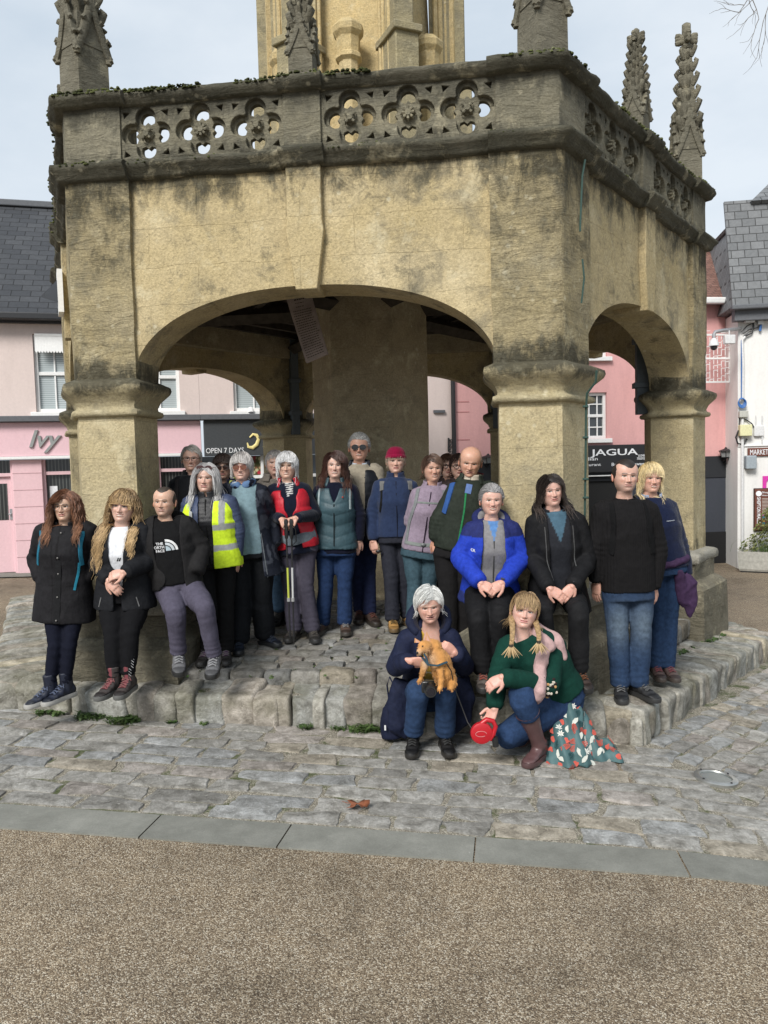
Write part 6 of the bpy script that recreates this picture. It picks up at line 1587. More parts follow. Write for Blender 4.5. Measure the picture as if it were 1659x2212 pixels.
# ---- 2: long blonde curls
def p2():
    sk=Sk(5.93,(270,1056,265,1128),((229,1150),(306,1148)),((206,1212),(332,1208)),((234,1252),(270,1236)),(270,1280),((243,1372,5.75),(282,1368,5.75)),((246,1471,5.70),(278,1468,5.72)),wrdY=(-.20,-.24),eldY=(.02,.0),footyaw=(-22,-8),footpitch=(3,3),build=1.12)
    p=Person(sk,'woman with long crimped blonde hair, black jacket open over a white t-shirt',skin=(.56,.37,.30),smile=.35,teeth=True,brow=(.20,.13,.08),eye=(.10,.10,.10),
        hands=(HD(d=(.75,-.3,-.75),back=(-.1,-.9,.35),side=1,curl=.45),HD(d=(-.95,-.15,-.20),back=(0,-.75,.55),side=-1,curl=.55)))
    p.hair((.20,.13,.065),L_=.40,n=620,step=24,part='centre',curl=.008,curlf=70,vol=.0,gravity=.7,color2=(.50,.34,.17),fringe=.085,facegap=.064,wide=1.12,rad=.0036,vary=.25)
    p.trousers((.012,.012,.014),C_cotton,.008,(.100,.084,.056,.054,.038),cut=.10,name='leggings',amp=.0015)
    q=p.upper('t_shirt',(.62,.63,.66),C_cotton,.008,-.05,sleeves=False,amp=.004,top=1.0); p.text('//',-.0,.035,.52,.57,(.02,.02,.02),name='small_logo',bold=.04)
    p.upper('jacket',(.020,.021,.025),C_shell,.026,-.22,straight=.4,flare=.05,amp=.007,cut=frontopen(.03,.075,.05,1.0),solid=.006,seed=8)
    p.hood((.018,.018,.021),C_shell,.115,.040,open_=50)
    for sx in (-1,1): p.ribbon('pocket_zip',[(sx*.13,-.02),(sx*.15,-.16)],.008,(.12,.12,.12),C_shell,.002)
    # white fern print down the shin
    mb=MB(); a=sk.kn[1]*.8+sk.an[1]*.2; b=sk.kn[1]*.1+sk.an[1]*.9
    for k in range(13):
        c=a+(b-a)*k/12+np.array([.050-.010*k/12-(.012 if k>9 else 0),-.035,0]); mb.tube([c+np.array([-.014,-.012,.02]),c+np.array([-.002,-.002,.004]),c],[.0015,.0022,.0012],4,col=(.7,.7,.7))
    for v in mb.v: v-=p.org
    mb.build('fern_print',C_cotton,parent=p.o)
    p.shoes((.055,.045,.042),(.10,.10,.095),(.22,.09,.09),.11,tongue=(.20,.05,.06))
# ---- 3: black hoodie
def p3():
    sk=Sk(5.98,(355,1053,356,1114),((331,1140),(399,1136)),((316,1200),(434,1184)),((340,1240),(424,1236)),(384,1262),((379,1322,5.74),(443,1316,5.72)),((386,1412,5.84),(463,1420,5.80)),wrdY=(-.08,-.10),eldY=(.06,.04),footyaw=(14,4),footpitch=(9,5),male=True,build=.97,hyaw=-4)
    p=Person(sk,'man in black hoodie with a dome logo, perched on the left bench corner',skin=(.50,.32,.235),lips=(.34,.17,.14),smile=.12,brow=(.06,.045,.035),stub=((.30,.21,.17),.45),eye=(.07,.05,.04))
    p.hair((.07,.055,.045),L_=.006,n=10,step=2,vary=.3,shell=.004,rad=.001,hairline=.186,lift=.001)
    p.trousers((.072,.066,.094),C_cotton,.016,(.098,.088,.070,.062,.048),name='joggers',amp=.008,seat=1,cut=.06)
    p.upper('hoodie',(.013,.013,.014),C_cotton,.022,.03,amp=.007,seed=4,top=.99,belly=.01)
    p.text('THE',-.068,-.012,.66,.70,(.55,.55,.56),bold=.03); p.text('NORTH',-.108,-.006,.605,.648,(.55,.55,.56),bold=.03); p.text('FACE',-.075,-.008,.55,.592,(.55,.55,.56),bold=.03)
    def arc(r0,r1,c):
        th=np.linspace(0,PI/2,9); v=[(r*math.cos(t),r*math.sin(t),0) for r in (r0,r1) for t in th]; f=[(i,i+1,9+i+1,9+i) for i in range(8)]; v=np.array(v)
        P=[];
        for x,y,_ in v:
            h=p.proj(.004+x*.085,.565+y*.085/sk.len,1,.004); P.append(h[0])
        p.child('dome_logo',np.array(P),f,np.tile(c,(len(P),1)),C_cotton,smooth=False)
    arc(.0,.42,(.35,.42,.46)); arc(.5,.72,(.45,.48,.5)); arc(.8,1.0,(.6,.6,.6))
    p.upper('open_jacket',(.030,.029,.030),C_cotton,.036,-.03,amp=.007,seed=14,cut=frontopen(.10,.10),solid=.006,top=.93)
    p.hood((.012,.012,.013),C_cotton,.105,.040,open_=22); 
    for sx in (-1,1): p.ribbon('drawcord',[(sx*.03,.93),(sx*.022,.72)],.006,(.03,.03,.03),C_cotton,.003)
    p.shoes((.115,.115,.12),(.018,.018,.018),(.25,.25,.26),.06)
# ---- 4: hi-vis vest
def p4():
    sk=Sk(6.5,(446,1001,445,1064),((412,1087),(494,1087)),((402,1150),(512,1145)),((410,1205),(510,1200)),(462,1208),((452,1306,6.47),(488,1306,6.47)),(ank(447,6.47),ank(489,6.47)),footyaw=(-8,8),build=1.04)
    p=Person(sk,'woman with straight grey bob in yellow hi-vis vest over a navy padded jacket',skin=(.54,.35,.28),smile=.2,brow=(.14,.10,.08),age=.6,hands=(None,HD(d=(-.1,-.12,-1),back=(.3,-.95,0),side=-1,curl=.4)))
    p.hair((.36,.35,.35),L_=.195,n=520,step=10,part='centre',gravity=.75,vol=.004,color2=(.46,.45,.44),facegap=.065,wide=1.06,vary=.18,rad=.0034,curl=.003,curlf=25)
    g=p.glasses((.07,.02,.02),lens=(.05,.02,.02),r=(.028,.019),z=.196,y=-.078,th=.0022,name='sunglasses_on_head')
    p.trousers((.012,.012,.013),C_shell,.014,(.088,.074,.056,.056,.050),amp=.004)
    p.upper('under_jacket',(.020,.020,.024),C_puff,.012,-.08,sleeves=False,amp=.002,pat=quilt(95,.003,ln=.5),top=1.0)
    p.ribbon('zip',[(0,-.05),(0,.96)],.012,(.01,.01,.01),C_shell,.003)
    p.upper('padded_jacket',(.040,.055,.105),C_puff,.028,-.12,amp=.003,cut=frontopen(.07,.08),solid=.008,seed=2)
    # quilt the sleeves: rings along each arm
    V,F=p.last
    p.hood((.042,.058,.11),C_puff,.118,.040,open_=55); p.collar((.02,.02,.024),C_puff,.062,.07,.01,8,name='stand_collar')
    for i in (0,1):
        a,b,c=sk.sh[i],sk.el[i],sk.wr[i]; pts=[];rr=[]
        for k in range(56):
            t=k/55; q=(a+(b-a)*t*2) if t<.5 else (b+(c-b)*(t-.5)*2); pts.append(q); rr.append((.077-.022*t)*(1+.085*abs(math.sin(k*.62))**.5-.05))
        mb=MB(); mb.tube(pts,rr,16); p.child('quilted_sleeve',mb.v[0],mb.f,np.tile((.040,.055,.105),(len(mb.v[0]),1)),C_puff,angle=80)
    yel=np.array((.60,.80,.03)); sil=np.array((.33,.34,.33))
    def bands(C,u,v,t,V):
        C[:]=yel; m=(np.abs(t-.52)<.045)|(np.abs(t-.20)<.045); C[m]=sil; m2=(np.abs(np.abs(u)-.118)<.024)&(t>.52); C[m2]=sil; return C
    p.upper('hi_vis_vest',tuple(yel),C_hi,.044,-.12,sleeves=False,amp=.005,cut=lambda u,v,t,V:((v>0)&(u<.045+.02*(t-.4))&(u>-.115-.02*(t>.8))),solid=.003,colfn=bands,seed=5,top=.93,voxel=.0075,straight=.5,wk=1.05)
    p.shoes((.04,.037,.036),(.02,.02,.02),(.16,.14,.15),.11,tongue=(.12,.05,.13))
# ---- 5: tall man with glasses, black fleece
def p5():
    sk=Sk(6.95,(413,963,414,1018),((383,1048),(447,1048)),((374,1110),(456,1110)),((380,1165),(448,1165)),(415,1165),((402,1260,6.95),(430,1260,6.95)),(ank(402,6.95),ank(430,6.95)),male=True,yaw=8,build=.95)
    p=Person(sk,'tall grey-haired man with dark-rimmed glasses and black fleece, at the back left',skin=(.55,.34,.26),smile=.6,teeth=True,brow=(.25,.2,.16),age=.6)
    p.hair((.30,.28,.25),L_=.045,n=380,step=4,part='side',side=-1,gravity=.2,hairline=.180,color2=(.38,.36,.33),back=.05)
    p.glasses((.03,.03,.03),r=(.025,.0165),round_=False,th=.0018)
    p.trousers((.02,.022,.03),C_cotton,.014); p.upper('fleece',(.016,.017,.020),C_fleece,.025,-.1,amp=.005,seed=6); p.collar((.014,.015,.017),C_fleece,.066,.06,.02,24); p.ribbon('zip',[(0,.3),(0,.95)],.008,(.05,.05,.05),C_shell)
    p.ribbon('shoulder_strap',[(-.12,.95),(-.115,.7),(-.12,.35)],.04,(.03,.028,.03),C_cotton,.006); p.shoes((.04,.03,.025),(.02,.02,.02),(.1,.08,.06),.05)
# ---- 6: dark haired man in sunglasses
def p6():
    sk=Sk(7.3,(481,980,483,1038),((455,1060),(512,1060)),((448,1120),(518,1120)),((452,1170),(512,1170)),(483,1175),((470,1265,7.3),(495,1265,7.3)),(ank(470,7.3),ank(495,7.3)),male=True,hs=1.0,hyaw=6)
    p=Person(sk,'dark-haired person in brown sunglasses, mostly hidden behind the vest and scarf women',skin=(.42,.26,.19),smile=.3,brow=(.05,.035,.03),stub=((.3,.2,.15),.2))
    p.hair((.045,.03,.025),L_=.07,n=420,step=5,part='crown',gravity=.25,curl=.006,curlf=90,hairline=.168,vol=.005,back=.02)
    p.glasses((.03,.02,.02),lens=(.035,.015,.01),r=(.027,.019),th=.002,name='sunglasses'); p.trousers((.02,.02,.022),C_cotton,.014); p.upper('jacket',(.02,.024,.045),C_shell,.028,-.1,amp=.005,seed=7); p.collar((.02,.024,.045),C_shell,.07,.07,.02,30); p.shoes((.03,.03,.03),(.02,.02,.02),(.05,.05,.05),.05)
# ---- 7: grey haired woman with patterned scarf
def p7():
    sk=Sk(6.78,(521,979,523,1038),((490,1064),(560,1064)),((482,1130),(586,1122)),((500,1186),(596,1176)),(540,1188),((520,1312,6.76),(566,1308,6.8)),(ank(517,6.72),ank(573,6.86)),eldY=(.05,.1),wrdY=(-.02,.02),footyaw=(6,48),build=1.06)
    p=Person(sk,'grey-haired woman with amber glasses, patterned blue scarf and pale blue jumper',skin=(.54,.345,.275),smile=.5,teeth=True,brow=(.3,.26,.23),age=.9)
    p.hair((.36,.34,.33),L_=.075,n=520,step=5,part='crown',gravity=.35,hairline=.165,vol=.008,color2=(.5,.48,.46),curl=.004,curlf=70,back=.01)
    p.glasses((.20,.03,.02),lens=(.14,.055,.03),r=(.0265,.0195),th=.0018)
    p.trousers((.016,.018,.022),C_shell,.024,(.094,.085,.072,.074,.070),amp=.008)
    p.upper('jumper',(.17,.25,.28),C_fleece,.020,-.05,amp=.004,seed=2,belly=.025,top=.99)
    def cam_(C,u,v,t,V):
        n=fbm(V,30,3,4); C[n>.15]=(.045,.05,.065); return C
    p.upper('long_coat',(.018,.022,.036),C_shell,.036,-.40,amp=.007,cut=frontopen(.14,.10,-.4,1.0),solid=.007,seed=9,flare=.12,straight=.3,colfn=cam_,top=.94)
    for sx in (-1,1): p.ribbon('coat_edge',[(sx*.155,-.38),(sx*.13,.3),(sx*.105,.85)],.008,(.10,.11,.12),C_shell,.003)
    # scarf
    n_=fbm; 
    def scol(V): 
        a=fbm(V,55,2,11); b=fbm(V,38,2,12); C=np.tile((.012,.014,.03),(len(V),1)); C[a>.18]=(.10,.17,.30); C[b>.42]=(.42,.44,.42); C[(a<-.55)]=(.30,.33,.10); return C
    c=sk.N+sk.up*.0; pts=[];rr=[]
    for a in np.linspace(R(30),2*PI-R(30),14): pts.append(c+sk.ac*.085*math.sin(a)+sk.fw*.085*math.cos(a)+sk.up*(.02-.03*math.cos(a)))
    q0=p.proj(0.0,.80); ks=[(.03,.86),(.015,.78),(.03,.68),(.045,.58),(.055,.50),(.06,.44)]; tail=[p.proj(u,t,1,.03)[0] for u,t in ks if p.proj(u,t)]
    V,F,Nn=remesh([limb(pts,[.030]*14,10,2),limb([pts[0]]+tail,[.034,.04,.038,.040,.044,.04,.035],10,3),limb([pts[-1]]+tail[:3],[.034,.04,.036,.025],10,3)],.008,2); V=folds(V,Nn,.007,3,26)
    p.child('scarf',V,F,scol(V),C_cotton)
    p.shoes((.022,.030,.05),(.02,.022,.024),(.05,.06,.08),.05)
def p8():
    sk=Sk(7.5,(594,974,594,1026),((570,1048),(624,1048)),((562,1105),(632,1105)),((572,1160),(622,1160)),(600,1160),((600,1250,7.5),(618,1250,7.5)),(ank(604,7.5),ank(622,7.55)),hs=1.0,hyaw=8)
    p=Person(sk,'person with short grey hair and furry collar, half hidden behind the red gilet woman',skin=(.52,.33,.26),smile=.6,brow=(.2,.16,.14),age=.5)
    p.hair((.24,.23,.22),L_=.04,n=380,step=4,part='crown',gravity=.2,hairline=.172,color2=(.33,.32,.31),back=.04)
    p.trousers((.06,.11,.18),C_denim,.014,(.09,.078,.062,.060,.055),cut=.12,amp=.006,name='jeans'); p.upper('fur_jacket',(.13,.115,.10),C_fleece,.030,-.1,amp=.010,fs=40,seed=6); p.collar((.15,.13,.11),C_fleece,.08,.07,.03,25,th=.02,amp=.008); p.shoes((.02,.02,.02),(.015,.015,.015),(.05,.05,.05),.09)
# ---- 9: red gilet and walking poles
def p9():
    sk=Sk(6.98,(619,978,621,1035),((592,1060),(655,1058)),((583,1116),(680,1111)),((608,1122),(640,1119)),(640,1178),((627,1270,6.95),(661,1265,6.95)),(ank(636,7.0),ank(675,6.96)),wrdY=(-.24,-.26),eldY=(.02,.02),footyaw=(-14,14))
    p=Person(sk,'white-haired woman in a red quilted gilet, hands resting on two walking poles',skin=(.55,.36,.28),smile=.35,teeth=True,brow=(.4,.36,.32),age=.9,
        hands=(HD(d=(.7,-.25,-.35),back=(-.2,-.55,.8),side=1,curl=.9),HD(d=(-.75,-.2,-.35),back=(.2,-.6,.75),side=-1,curl=.9)))
    p.hair((.52,.52,.52),L_=.085,n=520,step=6,part='crown',gravity=.35,hairline=.165,vol=.009,color2=(.66,.66,.66),curl=.007,curlf=80,back=.0)
    p.glasses((.25,.2,.12),r=(.025,.022),th=.0011)
    p.trousers((.068,.062,.085),C_cotton,.014,(.088,.076,.062,.062,.062),amp=.005)
    def shirt(C,u,v,t,V): 
        m=(v>0)&(np.abs(u)<.02+.10*(t-.80))&(t>.80); C[m]=np.where((np.sin(t[m]*190)>.2)[:,None],(.6,.6,.58),(.03,.03,.05)); return C
    p.upper('navy_top',(.014,.018,.036),C_fleece,.018,-.12,amp=.005,colfn=shirt,seed=1,top=1.0)
    p.ribbon('waist_bag',[(-.15,.14),(.0,.10),(.17,.17)],.085,(.12,.14,.16),C_shell,.02,off=.012)
    p.upper('gilet',(.42,.012,.025),C_puff,.034,-.03,sleeves=False,amp=.003,pat=lambda u,v,t,V:.006*(np.abs(np.sin(t*21+fbm(V,7,1,2)*.4))**.5-.7),cut=lambda u,v,t,V:((v>0)&(np.abs(u)<.055+.05*(t<.35)*(.35-t)+.02*(t>.8))),solid=.010,seed=5,top=.90)
    p.collar((.42,.012,.025),C_puff,.072,.065,.03,48,th=.014); p.collar((.014,.018,.036),C_fleece,.060,.055,.02,35,name='inner_collar')
    p.shoes((.055,.05,.045),(.03,.03,.03),(.1,.09,.08),.03)
    for k,(dx,dy) in enumerate(((0,0),(.05,.02))):
        t=empty('walking_pole',tuple(np.array([*(at(627+7*k,1387,6.72)[:2]),0]))); 
        b=at(627+8*k,1387,6.70); top=(sk.wr[0]+sk.wr[1])/2+np.array([-.02+.045*k,-.05,-.02]); t.location=tuple(b); o=np.array(b)
        tag(t,('black walking pole with a yellow band under the red gilet woman\'s hands','black walking pole with a pale band under the red gilet woman\'s hands')[k],'walking pole','walking poles of the woman in the red gilet')
        S=lambda f:(b+(top-b)*f-o); mb=MB(); mb.tube([S(0.02),S(.98)],.0075,8,col=(1,1,1)); mb.build('shaft',M_blk,parent=t)
        mb=MB(); mb.tube([S(.36),S(.62)],.0092,8,col=(.45,.50,.08) if k==0 else (.5,.5,.5)); mb.build('colour_band',C_rubber,parent=t)
        mb=MB(); mb.tube([S(.86),S(.9),S(.96),S(1.0),S(1.02)],[.013,.017,.016,.019,.012],8,col=(.02,.02,.02)); mb.build('grip',C_rubber,parent=t)
        mb=MB(); mb.tube([S(.34),S(.37)],.015,8,col=(.3,.3,.3)); mb.build('clamp',C_rubber,parent=t)
        mb=MB(); mb.tube([S(-.005),S(.05)],[.006,.014],8,col=(.02,.02,.02)); mb.build('tip',C_rubber,parent=t)
        mb=MB(); q=S(.99); mb.tube([q,q+np.array([-.03+.07*k,-.03,-.06]),q+np.array([-.035+.075*k,-.03,-.16]),q+np.array([.0,-.02,-.2]),q+np.array([.01,-.02,-.1])],.006,6,col=(.02,.02,.02),flat=.4); mb.build('wrist_strap',C_cotton,parent=t)
# ---- 10: teal gilet
def p10():
    sk=Sk(7.15,(725,976,724,1034),((691,1060),(759,1060)),((681,1112),(777,1112)),((688,1165),(775,1166)),(724,1182),((704,1262,7.12),(745,1262,7.12)),(ank(696,7.15),ank(745,7.13)),footyaw=(-18,6),build=1.03)
    p=Person(sk,'woman with wavy dark brown bob in a teal padded gilet and blue jeans',skin=(.56,.37,.30),smile=.6,teeth=True,brow=(.06,.035,.03),hands=(None,HD(d=(-.25,-.15,-1),back=(.25,-.95,0),side=-1,curl=.35)))
    p.hair((.040,.017,.013),L_=.20,n=560,step=12,part='side',side=-1,gravity=.5,vol=.005,curl=.009,curlf=38,color2=(.07,.03,.02),facegap=.062,wide=1.2,hug=.16,rad=.0038)
    p.trousers((.016,.034,.088),C_denim,.012,(.092,.078,.062,.062,.060),amp=.006,name='jeans')
    p.upper('navy_jumper',(.012,.014,.032),C_fleece,.016,-.08,amp=.004,seed=3,top=1.0)
    p.upper('gilet',(.035,.072,.088),C_puff,.034,-.01,sleeves=False,amp=.002,pat=lambda u,v,t,V:.006*(np.abs(np.sin(t*19-np.abs(u)*9))**.5-.7),solid=.010,seed=5,top=.91,cut=lambda u,v,t,V:(v>0)&(np.abs(u)<.045*np.clip((t-.68)/.2,0,1)),voxel=.009)
    p.ribbon('zip',[(0,-.11),(0,.68)],.012,(.02,.03,.035),C_shell,.003); p.collar((.033,.068,.083),C_puff,.074,.07,.03,40,th=.013)
    for sx in (-1,1): p.ribbon('shoulder_strap',[(sx*.135,.90),(sx*.142,.60)],.02,(.30,.36,.37),C_cotton,.004)
    h=p.proj(.075,.78,1,.006)
    if h: v,f=ball(h[0],(.008,.004,.006),8); p.child('badge',v,f,np.tile((.5,.06,.03),(len(v),1)),C_cotton)
    p.shoes((.085,.055,.042),(.05,.045,.04),(.2,.2,.2),.04)
# ---- 11: tall man with sunglasses
def p11():
    sk=Sk(7.55,(776,936,776,996),((745,1018),(812,1018)),((737,1090),(824,1090)),((748,1146),(812,1146)),(777,1150),((772,1238,7.5),(797,1238,7.5)),(ank(778,7.52),ank(798,7.42)),male=True,footyaw=(-5,22))
    p=Person(sk,'tall white-haired man in aviator sunglasses and black padded gilet over a beige jumper',skin=(.52,.30,.22),smile=.5,teeth=True,brow=(.4,.36,.32),age=.6)
    p.hair((.46,.46,.45),L_=.05,n=420,step=4,part='back',gravity=.1,hairline=.176,color2=(.6,.6,.59),back=.04,vol=.003)
    p.glasses((.03,.03,.03),lens=(.012,.012,.014),r=(.0285,.0225),th=.0018,name='sunglasses')
    p.trousers((.014,.020,.055),C_denim,.012,(.09,.078,.062,.060,.056),amp=.005,name='jeans')
    p.upper('jumper',(.34,.30,.235),C_fleece,.016,-.05,amp=.004,seed=3); p.collar((.5,.55,.62),C_cotton,.062,.04,.03,20,name='shirt_collar')
    p.upper('gilet',(.016,.019,.028),C_puff,.036,-.12,sleeves=False,amp=.002,pat=lambda u,v,t,V:.005*(np.abs(np.sin(t*26))**.5-.7),solid=.010,cut=frontopen(.075,.075,c=-.02),seed=5,top=.92)
    p.collar((.016,.022,.038),C_puff,.082,.06,.03,60,th=.014); p.shoes((.055,.035,.028),(.03,.025,.02),(.12,.05,.04),.09)
# ---- 12: red beanie
def p12():
    sk=Sk(7.25,(855,968,855,1023),((822,1050),(887,1050)),((804,1108),(896,1106)),((806,1166),(892,1166)),(858,1156),((845,1249,7.2),(876,1249,7.25)),(ank(848,7.18),ank(880,7.28)),footyaw=(4,20),wrdY=(-.05,0))
    p=Person(sk,'woman in a crimson ribbed beanie and navy fleece with rucksack straps',skin=(.54,.35,.28),smile=.5,brow=(.25,.18,.13),age=.8,hands=(HD(d=(.15,-.15,-1),back=(-.5,-.85,0),side=1,curl=.5),None))
    p.hair((.30,.24,.18),L_=.05,n=160,step=4,part='crown',fringe=.045,gravity=.5,hairline=.16,back=.05,bald=lambda q,a:q[2]>.178)
    # beanie
    a0=np.linspace(0,2*PI,97)[:-1]; rings=[]
    for t in np.linspace(0,1,16):
        z=.150+.098*math.sin(t*PI/2); k=math.cos(t*PI/2)**.62 if t<1 else 0.02; rb=(1+.022*np.sin(a0*24)); rings.append(sk.H(np.stack([.093*k*rb*np.sin(a0),-.109*k*rb*np.cos(a0)+.006,np.full(96,z)-.035*(1-np.cos(a0))/2*(1-t)],1)))
    V,F=ringloft(rings); p.child('beanie',V,F,np.tile((.20,.006,.035),(len(V),1)),C_fleece,angle=80)
    rings=[sk.H(np.stack([.097*k*(1+.022*np.sin(a0*24))*np.sin(a0),-.113*k*(1+.022*np.sin(a0*24))*np.cos(a0)+.006,np.full(96,z)-.035*(1-np.cos(a0))/2],1)) for z,k in ((.142,.96),(.146,1.0),(.17,1.0),(.176,.97))]
    V,F=ringloft(rings); p.child('beanie_cuff',V,F,np.tile((.23,.008,.042),(len(V),1)),C_fleece,angle=80)
    p.trousers((.030,.032,.045),C_shell,.014,(.09,.08,.066,.066,.058),amp=.006)
    p.upper('fleece',(.022,.034,.075),C_fleece,.026,-.01,amp=.005,seed=4,straight=.2); p.ribbon('zip',[(0,-.1),(0,.93)],.008,(.012,.015,.03),C_shell,.003); p.collar((.02,.03,.068),C_fleece,.068,.07,.02,14)
    for sx in (-1,1): p.ribbon('shoulder_strap',[(sx*.125,.93),(sx*.13,.78)],.045,(.13,.13,.13),C_cotton,.007); p.ribbon('strap_webbing',[(sx*.13,.80),(sx*.135,.62),(sx*.15,.42)],.022,(.02,.02,.02),C_cotton,.005)
    p.shoes((.36,.20,.065),(.12,.08,.04),(.10,.07,.03),.08)
    mb=MB(); c=sk.wr[0]+np.array([.05,-.06,-.10]); 
    v,f=ball(c,(.03,.012,.014),8); o=mk('folded_sunglasses',v,f,(.02,.02,.02),C_rubber,org=c); o.location=c; tag(o,'small dark folded sunglasses held in the beanie woman\'s hand','sunglasses')
# ---- 13: lilac fleece
def p13():
    sk=Sk(7.0,(934,983,934,1041),((904,1068),(961,1064)),((886,1124),(966,1122)),((905,1164),(948,1164)),(913,1188),((896,1264,6.98),(926,1264,7.0)),(ank(890,6.98),ank(924,7.0)),eldY=(.08,.08),wrdY=(.24,.24),yaw=-4,hyaw=10)
    p=Person(sk,'laughing woman with tied-back brown hair in a lilac fleece with grey rucksack harness',skin=(.50,.30,.225),smile=.9,teeth=True,brow=(.10,.06,.045),squint=.6)
    p.hair((.085,.05,.038),L_=.06,n=420,step=5,part='side',side=-1,gravity=.2,hairline=.168,color2=(.13,.08,.055),back=.01,vol=.003)
    p.trousers((.042,.078,.10),C_shell,.014,(.090,.078,.060,.056,.050),amp=.005)
    p.upper('fleece',(.245,.195,.25),C_fleece,.022,-.01,amp=.004,seed=4); p.ribbon('zip',[(0,-.1),(0,.9)],.010,(.03,.015,.035),C_shell,.003); p.collar((.23,.18,.235),C_fleece,.064,.06,.02,35)
    for sx in (-1,1): p.ribbon('shoulder_strap',[(sx*.115,.94),(sx*.12,.72),(sx*.15,.45),(sx*.155,.1)],.034,(.17,.18,.185),C_cotton,.007)
    p.ribbon('chest_strap',[(-.12,.74),(.12,.74)],.016,(.17,.19,.18),C_cotton,.004); p.ribbon('hip_belt',[(-.15,.12),(0,.10),(.15,.12)],.030,(.19,.21,.20),C_cotton,.006)
    h=p.proj(0,.105,1,.012); v,f=ball(h[0],(.026,.010,.016),8); p.child('buckle',v,f,np.tile((.12,.13,.13),(len(v),1)),C_rubber); p.text('E',.055,.075,.63,.66,(.02,.015,.03),name='logo',bold=.03)
    p.shoes((.05,.04,.04),(.02,.02,.02),(.1,.1,.1),.06)
def back_woman(Y,x,y0,y1,label,gl,hc):
    sk=Sk(Y,(x,y0,x,y1),((x-25,1052),(x+25,1052)),((x-32,1105),(x+32,1105)),((x-22,1150),(x+22,1150)),(x,1160),((x-10,1245,Y),(x+10,1245,Y)),(ank(x-11,Y),ank(x+11,Y)),hs=1.0)
    p=Person(sk,label,skin=(.52,.33,.26),smile=.3,brow=(.08,.05,.04)); p.hair(hc,L_=.06,n=380,step=5,part='side',side=1,gravity=.25,hairline=.170,back=.0); p.glasses((.015,.015,.015),r=(.026,.019),th=.0028)
    p.trousers((.02,.02,.024),C_cotton,.014); p.upper('jacket',(.05,.035,.035),C_shell,.024,-.1); p.collar((.05,.035,.035),C_shell,.066,.06,.02,30); p.shoes((.03,.03,.03),(.02,.02,.02),(.05,.05,.05),.04)
# ---- 16: man in green jacket
def p16():
    sk=Sk(6.5,(1020,961,1013,1032),((984,1062),(1060,1062)),((948,1126),(1070,1130)),((941,1166),(1052,1188)),(988,1188),((969,1268,6.45),(1006,1268,6.48)),(ank(970,6.45),ank(1008,6.5)),male=True,hpitch=16,hyaw=-6,hs=1.06,build=1.05,footyaw=(-10,10),yaw=-8)
    p=Person(sk,'balding man in dark green zipped jacket with blue rucksack, looking down',skin=(.53,.31,.225),smile=.1,brow=(.22,.15,.11),age=.7,mouth_open=.4,hands=(HD(d=(.12,-.15,-1),back=(-.4,-.9,0),side=1,curl=.35),None))
    p.hair((.13,.10,.075),L_=.012,n=260,step=2,shell=.003,rad=.002,hairline=.19,back=.03,lift=.001,bald=lambda q,a:(q[2]>.155 and q[1]<.06) or abs(a)<1.0)
    p.trousers((.020,.019,.020),C_cotton,.016,(.094,.084,.07,.068,.062),amp=.006)
    p.upper('jacket',(.033,.042,.032),C_shell,.030,-.01,amp=.006,seed=4,straight=.5,belly=.03); p.upper_=None
    p.ribbon('green_zip',[(0,-.08),(0,.55),(-.015,.80)],.014,(.02,.16,.06),C_shell,.004); p.collar((.035,.045,.034),C_shell,.082,.07,.035,42); 
    p.ribbon('shoulder_strap',[(-.135,.96),(-.145,.75),(-.16,.5)],.05,(.03,.08,.24),C_cotton,.010)
    p.collar((.50,.44,.36),C_fleece,.066,.065,.01,1,name='snood',th=.014,amp=.006); p.collar((.12,.01,.02),C_fleece,.078,.08,.01,110,name='burgundy_lining',th=.01)
    p.ribbon('blue_shirt',[(0,.93),(0,.80)],.05,(.10,.16,.34),C_cotton,.003); p.shoes((.03,.03,.03),(.02,.02,.02),(.05,.05,.05),.06)
